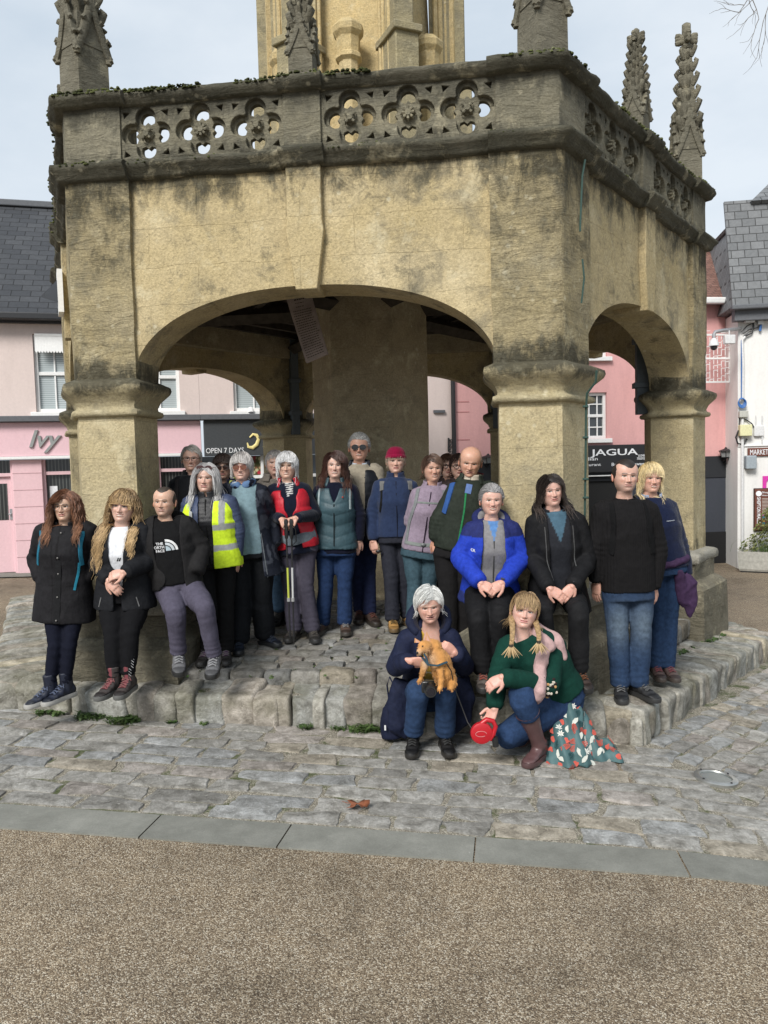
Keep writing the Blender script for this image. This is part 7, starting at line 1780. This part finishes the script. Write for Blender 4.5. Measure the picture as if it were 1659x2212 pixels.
# ---- 17: seated woman, royal blue jacket
def p17():
    sk=Sk(5.82,(1062,1048,1061,1112),((1025,1146),(1102,1146)),((994,1204),(1128,1206)),((1036,1258),(1085,1258)),(1059,1268),((1031,1328,5.44),(1080,1326,5.44)),((1044,1448,5.47),(1074,1440,5.52)),wrdY=(-.30,-.30),eldY=(.0,.0),pelY=.08,footyaw=(-8,6),footpitch=(8,8),build=1.04)
    p=Person(sk,'seated woman with silver hair, royal blue waterproof over a grey fleece',skin=(.56,.345,.28),smile=.95,teeth=True,brow=(.2,.15,.12),age=.4,
        hands=(HD(d=(.75,-.35,-.45),back=(-.1,-.75,.6),side=1,curl=.5),HD(d=(-.75,-.3,-.45),back=(.1,-.75,.6),side=-1,curl=.6)))
    p.hair((.34,.33,.33),L_=.055,n=520,step=5,part='back',gravity=.1,hairline=.174,color2=(.48,.47,.46),curl=.006,curlf=100,back=-.01,vol=.004)
    p.trousers((.016,.016,.018),C_shell,.014,(.098,.086,.068,.068,.064),amp=.006,seat=1)
    p.upper('grey_fleece',(.20,.195,.20),C_fleece,.018,-.05,sleeves=False,amp=.004,top=1.0,colfn=lambda C,u,v,t,V: (C.__setitem__(((v>0)&(np.abs(u)<.16*(t-.76))&(t>.76)),(.09,.2,.42)) or C)); p.ribbon('zip',[(0,-.02),(0,.76)],.008,(.06,.06,.06),C_shell,.003)
    def jc(C,u,v,t,V): C[:]=(.016,.042,.36); C[t>.80]=(.016,.022,.10); C[(t<-.02)]=(.02,.03,.13); return C
    p.upper('waterproof_jacket',(.02,.05,.45),C_shell,.034,-.18,amp=.007,cut=frontopen(.105,.075,0,1),solid=.007,flare=.10,colfn=jc,seed=6,straight=.3)
    p.hood((.016,.022,.09),C_shell,.115,.036,open_=52); p.hood((.18,.175,.18),C_fleece,.088,.03,name='fleece_hood',open_=30,back=.03)
    for sx in (-1,1): p.ribbon('drawcord',[(sx*.055,.86),(sx*.058,.66)],.008,(.42,.02,.13),C_cotton,.004)
    p.text('CR',-.162,-.132,.60,.64,(.6,.62,.65),name='logo',bold=.03)
    watch(p,1); p.shoes((.10,.085,.075),(.03,.03,.03),(.28,.08,.06),.06)
def watch(p,i):
    sk=p.sk; W=sk.wr[i]; d=nrm(sk.wr[i]-sk.el[i]); n=nrm(np.array([0,-.6,.8])); n=nrm(n-d*np.dot(n,d)); s_=np.cross(d,n); mb=MB()
    a=np.arange(17)/16*2*PI; mb.tube([W-d*.005+n*.030*math.cos(t)+s_*.031*math.sin(t) for t in a],.007,6,col=(.02,.02,.02)); c=W-d*.005+n*.034; mb.tube([c-n*.004,c+n*.006],[.019,.017],12,col=(.05,.05,.055))
    for v in mb.v: v-=p.org
    mb.build('watch',C_rubber,parent=p.o)
# ---- 18: seated woman, dark hair
def p18():
    sk=Sk(5.8,(1187,1026,1193,1094),((1158,1130),(1244,1126)),((1151,1208),(1270,1208)),((1186,1270),(1238,1264)),(1203,1274),((1172,1322,5.42),(1250,1319,5.42)),((1182,1448,5.47),(1250,1446,5.47)),wrdY=(-.30,-.30),pelY=.08,footyaw=(-8,10),footpitch=(8,12),hyaw=4)
    p=Person(sk,'seated woman with wavy near-black hair and open black soft-shell coat, hands clasped',skin=(.53,.33,.27),smile=.6,brow=(.05,.035,.03),narrow=.96,
        hands=(HD(d=(.75,-.3,-.55),back=(-.2,-.75,.55),side=1,curl=.35),HD(d=(-.6,-.25,-.65),back=(.2,-.8,.5),side=-1,curl=.45)))
    p.hair((.022,.016,.014),L_=.175,n=480,step=8,part='centre',gravity=.5,vol=.006,curl=.008,curlf=40,color2=(.06,.045,.038),facegap=.065,wide=1.1,hug=.10)
    p.trousers((.018,.018,.020),C_shell,.014,(.096,.084,.066,.066,.062),amp=.005,seat=1)
    p.upper('base_layer',(.032,.034,.042),C_cotton,.014,-.02,amp=.005,sleeves=False,top=1.0,colfn=lambda C,u,v,t,V: (C.__setitem__(((v>0)&(np.abs(u)<.22*(t-.66))&(t>.66)),(.055,.105,.145)) or C)); p.collar((.03,.032,.04),C_cotton,.066,.045,.025,40,name='open_collar')
    p.upper('soft_shell_coat',(.016,.016,.018),C_shell,.034,-.28,amp=.007,cut=frontopen(.075,.085,0,1),solid=.007,flare=.12,seed=6,straight=.3)
    for sx in (-1,1): p.ribbon('coat_zip',[(sx*.09,-.02),(sx*.10,.5),(sx*.10,.85)],.007,(.07,.07,.07),C_shell,.003)
    p.hood((.015,.015,.017),C_shell,.12,.044,open_=50); watch(p,1); p.shoes((.05,.03,.022),(.02,.02,.02),(.14,.06,.03),.07)
    for i in (0,1): 
        a=sk.an[i]; v,f=limb([a+np.array([0,.01,.02]),a+np.array([0,.01,.12])],[.046,.05]); p.child('sock',v,f,np.tile((.02,.09,.12),(len(v),1)),C_fleece)
# ---- 19: man, black ribbed sweater
def p19():
    sk=Sk(5.82,(1352,992,1349,1064),((1304,1104),(1399,1104)),((1287,1181),(1420,1184)),((1290,1254),(1410,1270)),(1356,1270),((1334,1364,5.79),(1385,1364,5.79)),((1340,1477,5.80),(1379,1475,5.82)),male=True,build=1.04,footyaw=(-14,22),wrdY=(.02,-.02),hs=1.05)
    p=Person(sk,'man with cropped dark hair and stubble in a black ribbed sweater and faded blue jeans',skin=(.53,.33,.26),lips=(.38,.19,.16),smile=.12,brow=(.05,.035,.03),stub=((.26,.18,.15),.55),eye=(.09,.08,.06),
        hands=(HD(d=(-.1,.0,-1),back=(-.8,-.5,0),side=1,curl=.3),HD(d=(-.1,-.1,-1),back=(.35,-.9,0),side=-1,curl=.9)))
    p.hair((.035,.026,.022),L_=.010,n=10,step=2,shell=.006,rad=.001,hairline=.170,lift=.001)
    def jc(C,V):
        for i in (0,1):
            h=(sk.hip[i]+sk.kn[i])/2; d=np.linalg.norm((V-h-np.array([0,-.07,-.08]))*np.array([1,.6,.55]),axis=1); k=np.exp(-(d/.085)**2)[:,None]; C[:]=C*(1-.75*k)+np.array((.11,.145,.18))*.75*k
        return C
    p.trousers((.022,.042,.088),C_denim,.016,(.092,.080,.066,.066,.062),amp=.007,name='jeans',colfn=jc)
    p.upper('ribbed_sweater',(.017,.016,.017),C_cotton,.026,-.02,amp=.005,pat=lambda u,v,t,V:.0016*np.sin(u*360),seed=6,voxel=.006,straight=.4,top=.97,belly=.01)
    p.collar((.017,.016,.017),C_cotton,.060,.018,.012,2,name='neckband',th=.008)
    for sx in (-1,1): p.ribbon('shoulder_strap',[(sx*.125,.94),(sx*.13,.66),(sx*.15,.4)],.045,(.012,.012,.013),C_cotton,.006)
    p.shoes((.035,.035,.037),(.03,.03,.03),(.12,.12,.12),.045)
# ---- 20: blonde woman in navy fleece
def p20():
    sk=Sk(6.35,(1407,998,1404,1068),((1382,1094),(1444,1096)),((1378,1170),(1470,1176)),((1395,1238),(1483,1242)),(1432,1222),((1419,1325,6.33),(1446,1325,6.33)),((1416,1437,6.33),(1441,1438,6.33)),footyaw=(-4,4),hs=1.02,wrdY=(0,-.03))
    p=Person(sk,'beaming woman with blonde layered bob and navy fleece, a purple jacket round her waist',skin=(.56,.335,.26),smile=.95,teeth=True,brow=(.4,.28,.17),age=.7,squint=.5,hands=(None,HD(d=(-.05,-.15,-1),back=(.2,-.95,0),side=-1,curl=1.1)))
    p.hair((.52,.40,.20),L_=.125,n=520,step=7,part='crown',fringe=.055,gravity=.45,vol=.006,color2=(.68,.56,.34),facegap=.066,wide=1.05,hug=.10,curl=.005,curlf=45,hairline=.172)
    p.trousers((.018,.038,.085),C_denim,.013,(.09,.078,.062,.060,.054),amp=.006,name='jeans')
    p.upper('fleece',(.013,.019,.050),C_fleece,.026,-.02,amp=.006,seed=4,straight=.2); p.collar((.28,.33,.45),C_fleece,.068,.05,.02,35); p.text('~~~~',.03,.10,.66,.675,(.3,.32,.36),name='small_logo',bold=.03)
    # purple jacket tied at the waist
    c=sk.P+sk.up*.03; ring=[]
    pts=[c+sk.ac*.19*math.sin(a)+sk.fw*.15*math.cos(a)+sk.up*(.03*math.sin(a)) for a in np.linspace(0,2*PI,18)]; V1=limb(pts,[.03]*18,10,2)
    q=[at(1478,1238,6.30),at(1486,1262,6.28),at(1490,1300,6.28),at(1490,1334,6.28)]; rr=[(.03,.03),(.08,.035),(.07,.03),(.012,.01)]
    mb=MB(); mb.tube([*q],[(a,b) for a,b in rr],12,upv=(0,1,0)); 
    t2=MB(); t2.tube([at(1466,1230,6.25),at(1470,1262,6.26),at(1476,1296,6.27),at(1480,1310,6.28)],[(.03,.04),(.05,.03),(.05,.03),(.03,.02)],12,upv=(0,1,0))
    V,F,Nn=remesh([V1,(mb.v[0],mb.f),(t2.v[0],t2.f)],.009,3); V=folds(V,Nn,.008,3,22); p.child('tied_jacket',V,F,np.tile((.050,.026,.065),(len(V),1)),C_shell)
    p.shoes((.075,.05,.045),(.05,.04,.035),(.18,.06,.07),.05)
# ---- 21: seated woman with dog
def p21():
    sk=Sk(5.42,(922,1264,930,1346),((885,1380),(967,1378)),((853,1440),(1003,1440)),((884,1428),(984,1412)),(928,1500),((904,1490,5.20),(962,1492,5.20)),((893,1592,5.30),(961,1590,5.32)),hdY=-.08,wrdY=(-.26,-.26),eldY=(-.02,-.02),pelY=.30,footyaw=(-8,6),hpitch=10,hyaw=0,hs=1.03,build=1.05)
    p=Person(sk,'white-haired woman in navy coat sitting low with a small dog on her lap',skin=(.55,.33,.265),smile=.1,brow=(.35,.28,.22),age=.8,mouth_open=.6,
        hands=(HD(d=(.75,-.15,-.05),back=(-.35,-.75,-.35),side=1,curl=.7),HD(d=(-.55,-.2,.45),back=(.35,-.85,.1),side=-1,curl=.9)))
    p.hair((.60,.60,.58),L_=.06,n=520,step=5,part='side',side=1,gravity=.25,hairline=.172,color2=(.74,.74,.72),back=.03,vol=.006)
    p.trousers((.021,.042,.092),C_denim,.014,(.095,.084,.066,.064,.058),cut=.10,amp=.007,name='jeans',seat=1)
    def floral(C,u,v,t,V):
        a=fbm(V,70,2,8); C[a>.3]=(.6,.55,.4); return C
    p.upper('mustard_top',(.42,.27,.05),C_cotton,.012,.0,sleeves=False,amp=.004,top=.98,colfn=floral)
    p.upper('coat',(.016,.021,.052),C_shell,.034,-.30,amp=.008,cut=frontopen(.085,.06,0,1),solid=.008,flare=.10,seed=6,straight=.2)
    p.hood((.015,.020,.048),C_shell,.125,.046,open_=42,up=.01); p.hood((.03,.03,.045),C_fleece,.105,.03,name='hood_lining',open_=40,up=.02,back=.03)
    # coat skirts hanging either side of the legs
    for sx,pts in ((-1,[(875,1470,5.45),(860,1520,5.42),(862,1570,5.40),(880,1590,5.42)]),(1,[(988,1465,5.45),(1000,1510,5.42),(994,1555,5.42),(975,1580,5.44)])):
        mb=MB(); mb.tube([at(*q) for q in pts],[(.08,.05),(.085,.04),(.075,.035),(.03,.02)],14,upv=(0,1,0)); V,F,Nn=remesh([(mb.v[0],mb.f)],.009,2); V=folds(V,Nn,.008,4,20); p.child('coat_skirt',V,F,np.tile((.015,.020,.048),(len(V),1)),C_shell)
    p.shoes((.016,.015,.015),(.02,.018,.016),(.04,.04,.04),.12,scale=.97)
    # lens of the camera slung in front
    t=empty('slung_camera',tuple(at(930,1490,5.02))); tag(t,'black camera lens hanging below the small dog between the seated woman\'s knees','camera'); mb=MB(); mb.tube([(0,.06,0),(0,.05,0),(0,-.01,-.01),(0,-.02,-.01)],[.035,.04,.04,.036],20,col=(.02,.02,.02)); mb.build('barrel',C_rubber,parent=t,angle=30); mb=MB(); mb.tube([(0,-.0205,-.01),(0,-.023,-.01)],[.028,.026],20,col=(.01,.01,.015)); mb.build('front_glass',cloth_plain('lens_col'),parent=t,angle=30); mb=MB(); mb.box((-.055,.055,-.04),(.055,.10,.04),col=(.02,.02,.02)); mb.build('camera_body',C_rubber,parent=t,bevel=.01)
def p22():
    sk=Sk(5.25,(1140,1280,1127,1358),((1098,1396),(1198,1394)),((1074,1462),(1184,1482)),((1070,1528),(1088,1462)),(1200,1508),((1126,1503,5.00),(1092,1590,5.10)),((1166,1612,5.13),(1160,1588,5.50)),shdY=(0,.04),eldY=(-.05,-.14),wrdY=(-.18,-.28),pelY=.15,footyaw=(-40,170),footpitch=(0,40),hyaw=-8,hpitch=-6,hs=1.03,build=1.1,yaw=-12)
    p=Person(sk,'crouching woman with two plaits, bottle green sweatshirt, pink scarf and purple boots',skin=(.57,.36,.30),lips=(.45,.17,.16),smile=.15,brow=(.22,.13,.08),eye=(.08,.09,.09),
        hands=(HD(d=(-.45,-.15,-.75),back=(.45,.5,-.2),side=-1,curl=.9),HD(d=(-.8,-.1,-.42),back=(-.3,-.75,.6),side=-1,curl=.45)))
    p.hair((.20,.13,.07),L_=.075,n=520,step=6,part='centre',fringe=.080,gravity=.3,color2=(.42,.29,.15),back=.0,hairline=.176,vol=.003)
    for sx in (-1,1): # plaits
        a=sk.H([[sx*.078,-.0,.060]])[0]; e=at(1104,1396,5.0); mb=MB(); n=46
        if sx>0: e=at(1164,1388,5.0)
        for ph in (0,2.094,4.189):
            pts=[];rr=[]
            for k in range(n):
                t=k/(n-1); q=a*(1-t)+e*t+np.array([0,-.05*math.sin(t*PI),0]); w=.012*(1-.35*t); pts.append(q+np.array([w*math.sin(t*26+ph),w*.55*math.sin(2*(t*26+ph)),0])); rr.append(.0105*(1-.35*t))
            mb.tube(pts,rr,6,col=tuple(np.array((.30,.20,.10))*(1+.2*math.sin(ph))))
        r=np.random.default_rng(3)
        for k in range(40): q=e+np.array([0,0,.01]); d=np.array([r.normal()*.022,r.normal()*.012,-.065-.02*r.random()]); mb.tube([q,q+d*.5+np.array([0,-.004,0]),q+d],[.004,.004,.001],4,col=(.42,.30,.16))
        mb.tube([e+np.array([0,0,.012]),e+np.array([0,0,-.004])],.014,8,col=(.05,.04,.03))
        for v in mb.v: v-=p.org
        mb.build('plait',M_hair,parent=p.o)
    p.trousers((.020,.042,.098),C_denim,.016,(.105,.094,.072,.062,.055),amp=.006,name='jeans',seat=1,cut=.66)
    p.upper('sweatshirt',(.008,.050,.036),C_cotton,.026,.08,amp=.008,seed=6,straight=.3,fs=10,top=.98); p.collar((.008,.048,.034),C_cotton,.066,.022,.014,2,name='neckband',th=.008)
    def leop(u0,u1,t0,t1):
        r=np.random.default_rng(2); mb=MB()
        for k in range(26):
            u,t=u0+(u1-u0)*r.random(),t0+(t1-t0)*r.random(); h=p.proj(u,t,1,.004)
            if h: mb.add(*ball(h[0],(.008+.006*r.random(),.003,.010),6),col=[(.55,.50,.42),(.45,.26,.12),(.03,.02,.02)][k%3])
        for v in mb.v: v-=p.org
        mb.build('chest_print',C_cotton,parent=p.o)
    leop(-.02,.09,.42,.68)
    # pink scarf, from the shoulder across the chest
    pts=[];
    for u,t in ((.12,.84),(.10,.92),(.06,.82),(.01,.70),(-.04,.58),(-.08,.47),(-.10,.40)):
        h=p.proj(u,t,1,.020)
        if h: pts.append(h[0])
    back=[sk.N+sk.ac*.03-sk.fw*.08+sk.up*.0,sk.sh[1]+sk.up*.06-sk.fw*.02,sk.sh[1]+sk.ac*.03+sk.up*.045+sk.fw*.05,(sk.sh[1]*.6+sk.el[1]*.4)+sk.ac*.075]
    V,F,Nn=remesh([limb(pts,[.035]*2+[.042]*(len(pts)-2),10,3),limb([pts[1]]+back,[.035,.04,.045,.045,.035],10,3)],.008,2); V=folds(V,Nn,.008,3,24); p.child('pink_scarf',V,F,np.tile((.42,.28,.27),(len(V),1)),C_cotton)
    # wellies
    for i in (0,1):
        V,F,C,so,la=shoe(sk.an[i],sk.fy[i],sk.fp[i],(.095,.050,.050),(.075,.040,.04),None,.04,1.0,kind='wellie')
        a=sk.an[i]; k=sk.kn[i]; d=nrm(k-a); V2,F2=limb([a+d*.0,a+d*.10,a+d*.24,a+d*.335],[.050,.052,.066,.072],16,4); V3,F3,N3=remesh([(V,F.tolist()),(V2,F2)],.008,3); V3=V3+N3*(.0025*np.sin((V3-a)@d*70)*np.exp(-((V3-a)@d/.09)**2))[:,None]
        b=p.child('welly_boot',V3,F3,np.tile((.095,.050,.050),(len(V3),1)),C_rubber)
        for v in so.v: v-=p.org
        so.build('sole',C_rubber,parent=b,angle=40)
        mb=MB(); c=a+d*.29; s_=nrm(np.cross(d,(0,-1,0))); f_=nrm(np.cross(s_,d)); mb.tube([c+s_*.074*math.cos(t)+f_*.074*math.sin(t) for t in np.linspace(0,2*PI,20)],.008,6,col=(.075,.035,.035),flat=.5)
        for v in mb.v: v-=p.org
        mb.build('boot_strap',C_rubber,parent=b)
    mb=MB(); a=np.linspace(0,2*PI,17)
    for i,c in ((0,(.20,.02,.015)),(1,(.5,.4,.2))):
        W=sk.wr[i]; d=nrm(sk.wr[i]-sk.el[i]); u=nrm(np.cross(d,(0,1,.3))); w_=np.cross(d,u); mb.tube([W+u*.030*math.cos(t)+w_*.030*math.sin(t) for t in a],.006 if i==0 else .002,6,col=c)
    for v in mb.v: v-=p.org
    mb.build('bracelets',C_rubber,parent=p.o)
    # flowery coat tied at the waist and trailing on the ground
    G=lambda x,y,Y:at(x,y,Y)
    prt=[]
    mb=MB(); mb.tube([G(1215,1490,5.36),G(1228,1540,5.28),G(1225,1590,5.20),G(1232,1635,5.12),G(1240,1662,5.08)],[(.085,.05),(.10,.06),(.12,.08),(.15,.09),(.155,.07)],20,upv=(0,1,0)); prt.append((mb.v[0],mb.f))
    mb=MB(); mb.tube([G(1248,1540,5.33),G(1262,1590,5.25),G(1280,1635,5.18),G(1315,1640,5.16),G(1345,1645,5.15)],[(.04,.04),(.06,.05),(.075,.05),(.07,.035),(.03,.02)],14,upv=(0,1,0)); prt.append((mb.v[0],mb.f))
    mb=MB(); mb.tube([G(1275,1600,5.3),G(1300,1612,5.28),G(1322,1622,5.25)],[(.05,.03),(.06,.03),(.03,.02)],12,upv=(0,1,0)); prt.append((mb.v[0],mb.f))
    V,F,Nn=remesh(prt,.009,4); V=V+Nn*(.016*np.sin(V[:,0]*55+V[:,2]*9+1.5*fbm(V,5,2,3)))[:,None]; V=folds(V,Nn,.006,3,18)
    V[:,2]=np.maximum(V[:,2],gz(V[:,0])+.012)
    fc=p.child('flowery_coat',V,F,np.ones((len(V),3)),flower_mat())
    prints(p,fc,V,Nn)
def flower_mat():
    m,nt,b=mat('flower_print',.6,.3); g=objco(nt); L(nt,ramp(nt,noise_(nt,g,6,4),[(.3,(.045,.095,.10)),(.7,(.07,.135,.14))]),b.inputs['Base Color']); bump_(nt,b,noise_(nt,g,20,4),.3,.01); return m
def prints(p,fc,V,Nn):
    """leaves, ferns and flowers printed on the coat"""
    r=np.random.default_rng(5); mb=MB(); idx=np.where(Nn[:,1]<.1)[0]; used=[]
    for i in r.permutation(idx):
        c=V[i]
        if any(np.linalg.norm(c-q)<.046 for q in used): continue
        used.append(c); n=nrm(Nn[i]+np.array([0,-.3,0])); a=r.random()*6.28; x=nrm(np.cross(n,(0,0,1))); y=np.cross(n,x); ex=x*math.cos(a)+y*math.sin(a); ey=np.cross(n,ex); o=c+n*.0035; kind=r.integers(0,5)
        T=lambda u,v:o+ex*u+ey*v
        if kind==0: mb.add([T(u,v) for u,v in ((-.034,0),(-.015,.014),(.01,.013),(.034,0),(.01,-.013),(-.015,-.014))],[(0,1,2,3,4,5)],col=(.52,.53,.48))
        elif kind in (1,3):
            col=(.50,.08,.05) if kind==1 or r.random()<.5 else (.015,.05,.055)
            for k in range(8):
                u=-.034+.0085*k; w=.020*(1-.6*abs(k-3)/5)
                for sg in (-1,1): mb.add([T(u,0),T(u+.004,0),T(u+.012,sg*w),T(u+.007,sg*w)],[(0,1,2,3)],col=col)
        elif kind==2:
            for k in range(7):
                t=k*.9; cu,sv=math.cos(t),math.sin(t); mb.add([T(0,0),T(.014*cu-.005*sv,.014*sv+.005*cu),T(.026*cu,.026*sv),T(.014*cu+.005*sv,.014*sv-.005*cu)],[(0,1,2,3)],col=(.62,.62,.57))
        else: mb.add([T(.020*math.cos(t)*(1+.3*math.sin(3*t)),.020*math.sin(t)) for t in np.arange(9)*.698],[tuple(range(9))],col=(.50,.10,.075))
    for v in mb.v: v-=p.org
    o=mb.build('printed_pattern',C_cotton,parent=fc,smooth=False); o['kind']='stuff'
for f in (p1,p2,p3,p4,p5,p6,p7,p8,p9,p10,p11,p12,p13): f()
back_woman(7.95,967,979,1033,'brown-haired woman in black glasses behind the lilac fleece woman\'s shoulder',1,(.085,.045,.03)); back_woman(7.7,991,980,1033,'dark-haired woman with glasses, nearly hidden beside the green jacket man\'s cheek',1,(.05,.03,.025))
for f in (p16,p17,p18,p19,p20,p21,p22): f()
# ---------------------------------------------------------------- dog
def dog():
    c=at(928,1440,5.02); t=None; fur=np.array((.50,.24,.075)); P=lambda x,y,Y=5.02:at(x,y,Y)
    parts=[limb([P(938,1402),P(950,1425),P(956,1450),P(958,1470,5.06)],[.050,.072,.070,.055],14,4),   # trunk, sitting upright
           limb([P(944,1398),P(930,1396),P(922,1400)],[.048,.046,.042],12,3),                 # neck
           ball(P(918,1397,4.98),(.046,.044,.042),14),                                        # head
           limb([P(912,1402,4.96),P(905,1408,4.94),P(902,1411,4.93)],[.026,.018,.012],10,2),   # muzzle
           limb([P(918,1432,4.97),P(914,1450,4.96),P(909,1468,4.96),P(903,1474,4.94)],[.028,.021,.017,.015],10,3), # front leg
           limb([P(948,1440,4.96),P(952,1462,4.93),P(952,1482,4.92),P(948,1490,4.90)],[.032,.022,.018,.017],10,3),
           limb([P(966,1450),P(975,1468),P(972,1488,4.98)],[.045,.036,.02],10,3),                    # haunch
           limb([P(965,1475,5.08),P(978,1483,5.04),P(985,1478,5.0)],[.03,.02,.01],8,2)]
    ears=[((925,1388),(921,1364)),((903,1388),(896,1378))]
    V,F,Nn=remesh(parts,.0055,3); V=V+Nn*(.0035*fbm(V,75,2,3)+.004*fbm(V,28,2,5))[:,None]
    org=P(945,1490); C=np.tile(fur,(len(V),1))*(1+.22*fbm(V*np.array([1,1,.4]),45,3,2))[:,None]
    bb=P(926,1430,4.9); d=np.linalg.norm((V-bb)*np.array([1,.5,.8]),axis=1); k=np.exp(-(d/.042)**2)[:,None]; C=C*(1-.9*k)+np.array((.60,.55,.47))*.9*k
    mz=P(903,1410,4.93); k=np.exp(-(np.linalg.norm(V-mz,axis=1)/.022)**2)[:,None]; C=C*(1-.7*k)+np.array((.55,.42,.3))*.7*k
    body=mk('dog',V,F,np.clip(C,0,1),C_fleece,org=org); body.location=org; tag(body,'small fluffy ginger dog with pricked ears and harness on the seated woman\'s lap','dog')
    r=np.random.default_rng(4); mb=MB(); idx=r.choice(len(V),900)   # coat tufts
    for i in idx:
        p=V[i];n=Nn[i]; d=n*.12+np.array([r.normal()*.25,r.normal()*.1,-.9]); l=.007+.006*r.random(); mb.tube([p-n*.003,p+n*.003+d*l*.5,p+d*l+n*.001],[.0016,.0016,.0004],3,col=np.clip(C[i]*(.85+.3*r.random()),0,1))
    for (b,tp) in ears:
        B,T_=P(*b,4.99),P(*tp,4.99); s_=np.array([1,0,0]); v=[B-s_*.024,B+s_*.026,B+np.array([0,.015,0]),T_]; mb.add(v,[(0,1,3),(1,2,3),(2,0,3),(0,2,1)],col=(.52,.27,.12)); mb.add([B-s_*.014+np.array([0,-.004,0]),B+s_*.014+np.array([0,-.004,0]),T_*.8+B*.2+np.array([0,-.004,0])],[(0,1,2)],col=(.55,.32,.24))
    for v in mb.v: v-=org
    mb.build('fur',M_hair,parent=body,angle=80)
    mb=MB(); mb.add(*ball(P(901,1410,4.915),.008,8),col=(.015,.012,.012)); 
    mb.add(*ball(P(913,1396,4.94),.0055,8),col=(.015,.01,.01)); 
    for v in mb.v: v-=org
    mb.build('nose_and_eye',C_rubber,parent=body)
    mb=MB(); mb.tube([P(912,1420,4.94),P(925,1436,4.905),P(945,1438,4.91),P(966,1430,4.94)],.010,8,col=(.03,.06,.08),flat=.5); mb.tube([P(925,1436,4.905),P(921,1422,4.92),P(916,1412,4.94)],.008,8,col=(.03,.06,.08),flat=.5)
    for v in mb.v: v-=org
    mb.build('harness',C_cotton,parent=body)
dog()
def leash():
    c=at(1040,1583,4.93); t=empty('retractable_lead',tuple(c)); tag(t,'red retractable dog lead held in the crouching woman\'s lower hand','dog lead')
    red=(.42,.010,.018); mb=MB(); V=[]
    ring=[[(r*math.cos(a),y,r*math.sin(a)*1.0) for a in np.arange(28)/28*2*PI] for y,r in ((-.022,.055),(-.016,.068),(0,.072),(.016,.068),(.022,.055))]; mb.loft(ring,red); mb.build('case',C_rubber,parent=t,angle=50)
    mb=MB(); mb.tube([(.0,0,.06),(.035,0,.085),(.075,0,.075),(.092,0,.04),(.075,0,-.01),(.05,0,-.045)],[.016,.017,.016,.015,.016,.018],10,col=red); mb.build('handle',C_rubber,parent=t)
    mb=MB(); mb.tube([(.085,0,-.03),(.09,0,-.09)],[.019,.021],10,col=(.015,.015,.015)); mb.build('bag_holder',C_rubber,parent=t)
    mb=MB(); mb.tube([(.035*math.cos(a)-.005,-.0235,.018*math.sin(a)) for a in np.linspace(0,5.5,14)],.0016,4,col=(.55,.25,.25)); mb.build('embossed_mark',C_rubber,parent=t)
    l=MB(); pts=[(964,1432,4.93),(975,1450,4.95),(980,1480,5.0),(995,1520,5.02),(1010,1560,4.99),(1030,1590,4.95)]; o=at(*pts[0]); l.tube([at(*q)-o for q in pts],.0035,6,col=(.02,.02,.02)); q=l.build('lead_cord',C_rubber); q.location=o; q.parent=t; q.location=o-c
leash()
def bag():
    c=gnd(848,1592,.0); c=at(848,1594,5.50); t=empty('backpack',tuple(c)); tag(t,'navy soft backpack slumped on the setts beside the woman with the dog','backpack'); P=lambda x,y,Y:at(x,y,Y)
    mb=MB(); mb.tube([P(850,1590,5.5),P(846,1565,5.5),P(848,1535,5.52),P(856,1512,5.55)],[(.085,.07),(.085,.075),(.075,.065),(.045,.04)],18,upv=(0,1,0)); V,F,Nn=remesh([(mb.v[0],mb.f)],.009,2); V=folds(V,Nn,.010,2,16); mk('bag_body',V,F,(.014,.018,.045),C_shell,parent=t,org=c)
    mb=MB(); mb.tube([P(840,1510,5.46),P(836,1480,5.47),P(842,1462,5.5),P(850,1480,5.5)],.008,6,col=(.02,.025,.06),flat=.4)
    for v in mb.v: v-=c
    mb.build('bag_strap',C_cotton,parent=t)
    mb=MB(); q=P(832,1572,5.41); mb.box(q+[-.006,-.004,-.018],q+[.006,.0,.018],col=(.6,.6,.6))
    for v in mb.v: v-=c
    mb.build('care_label',C_cotton,parent=t)
bag()
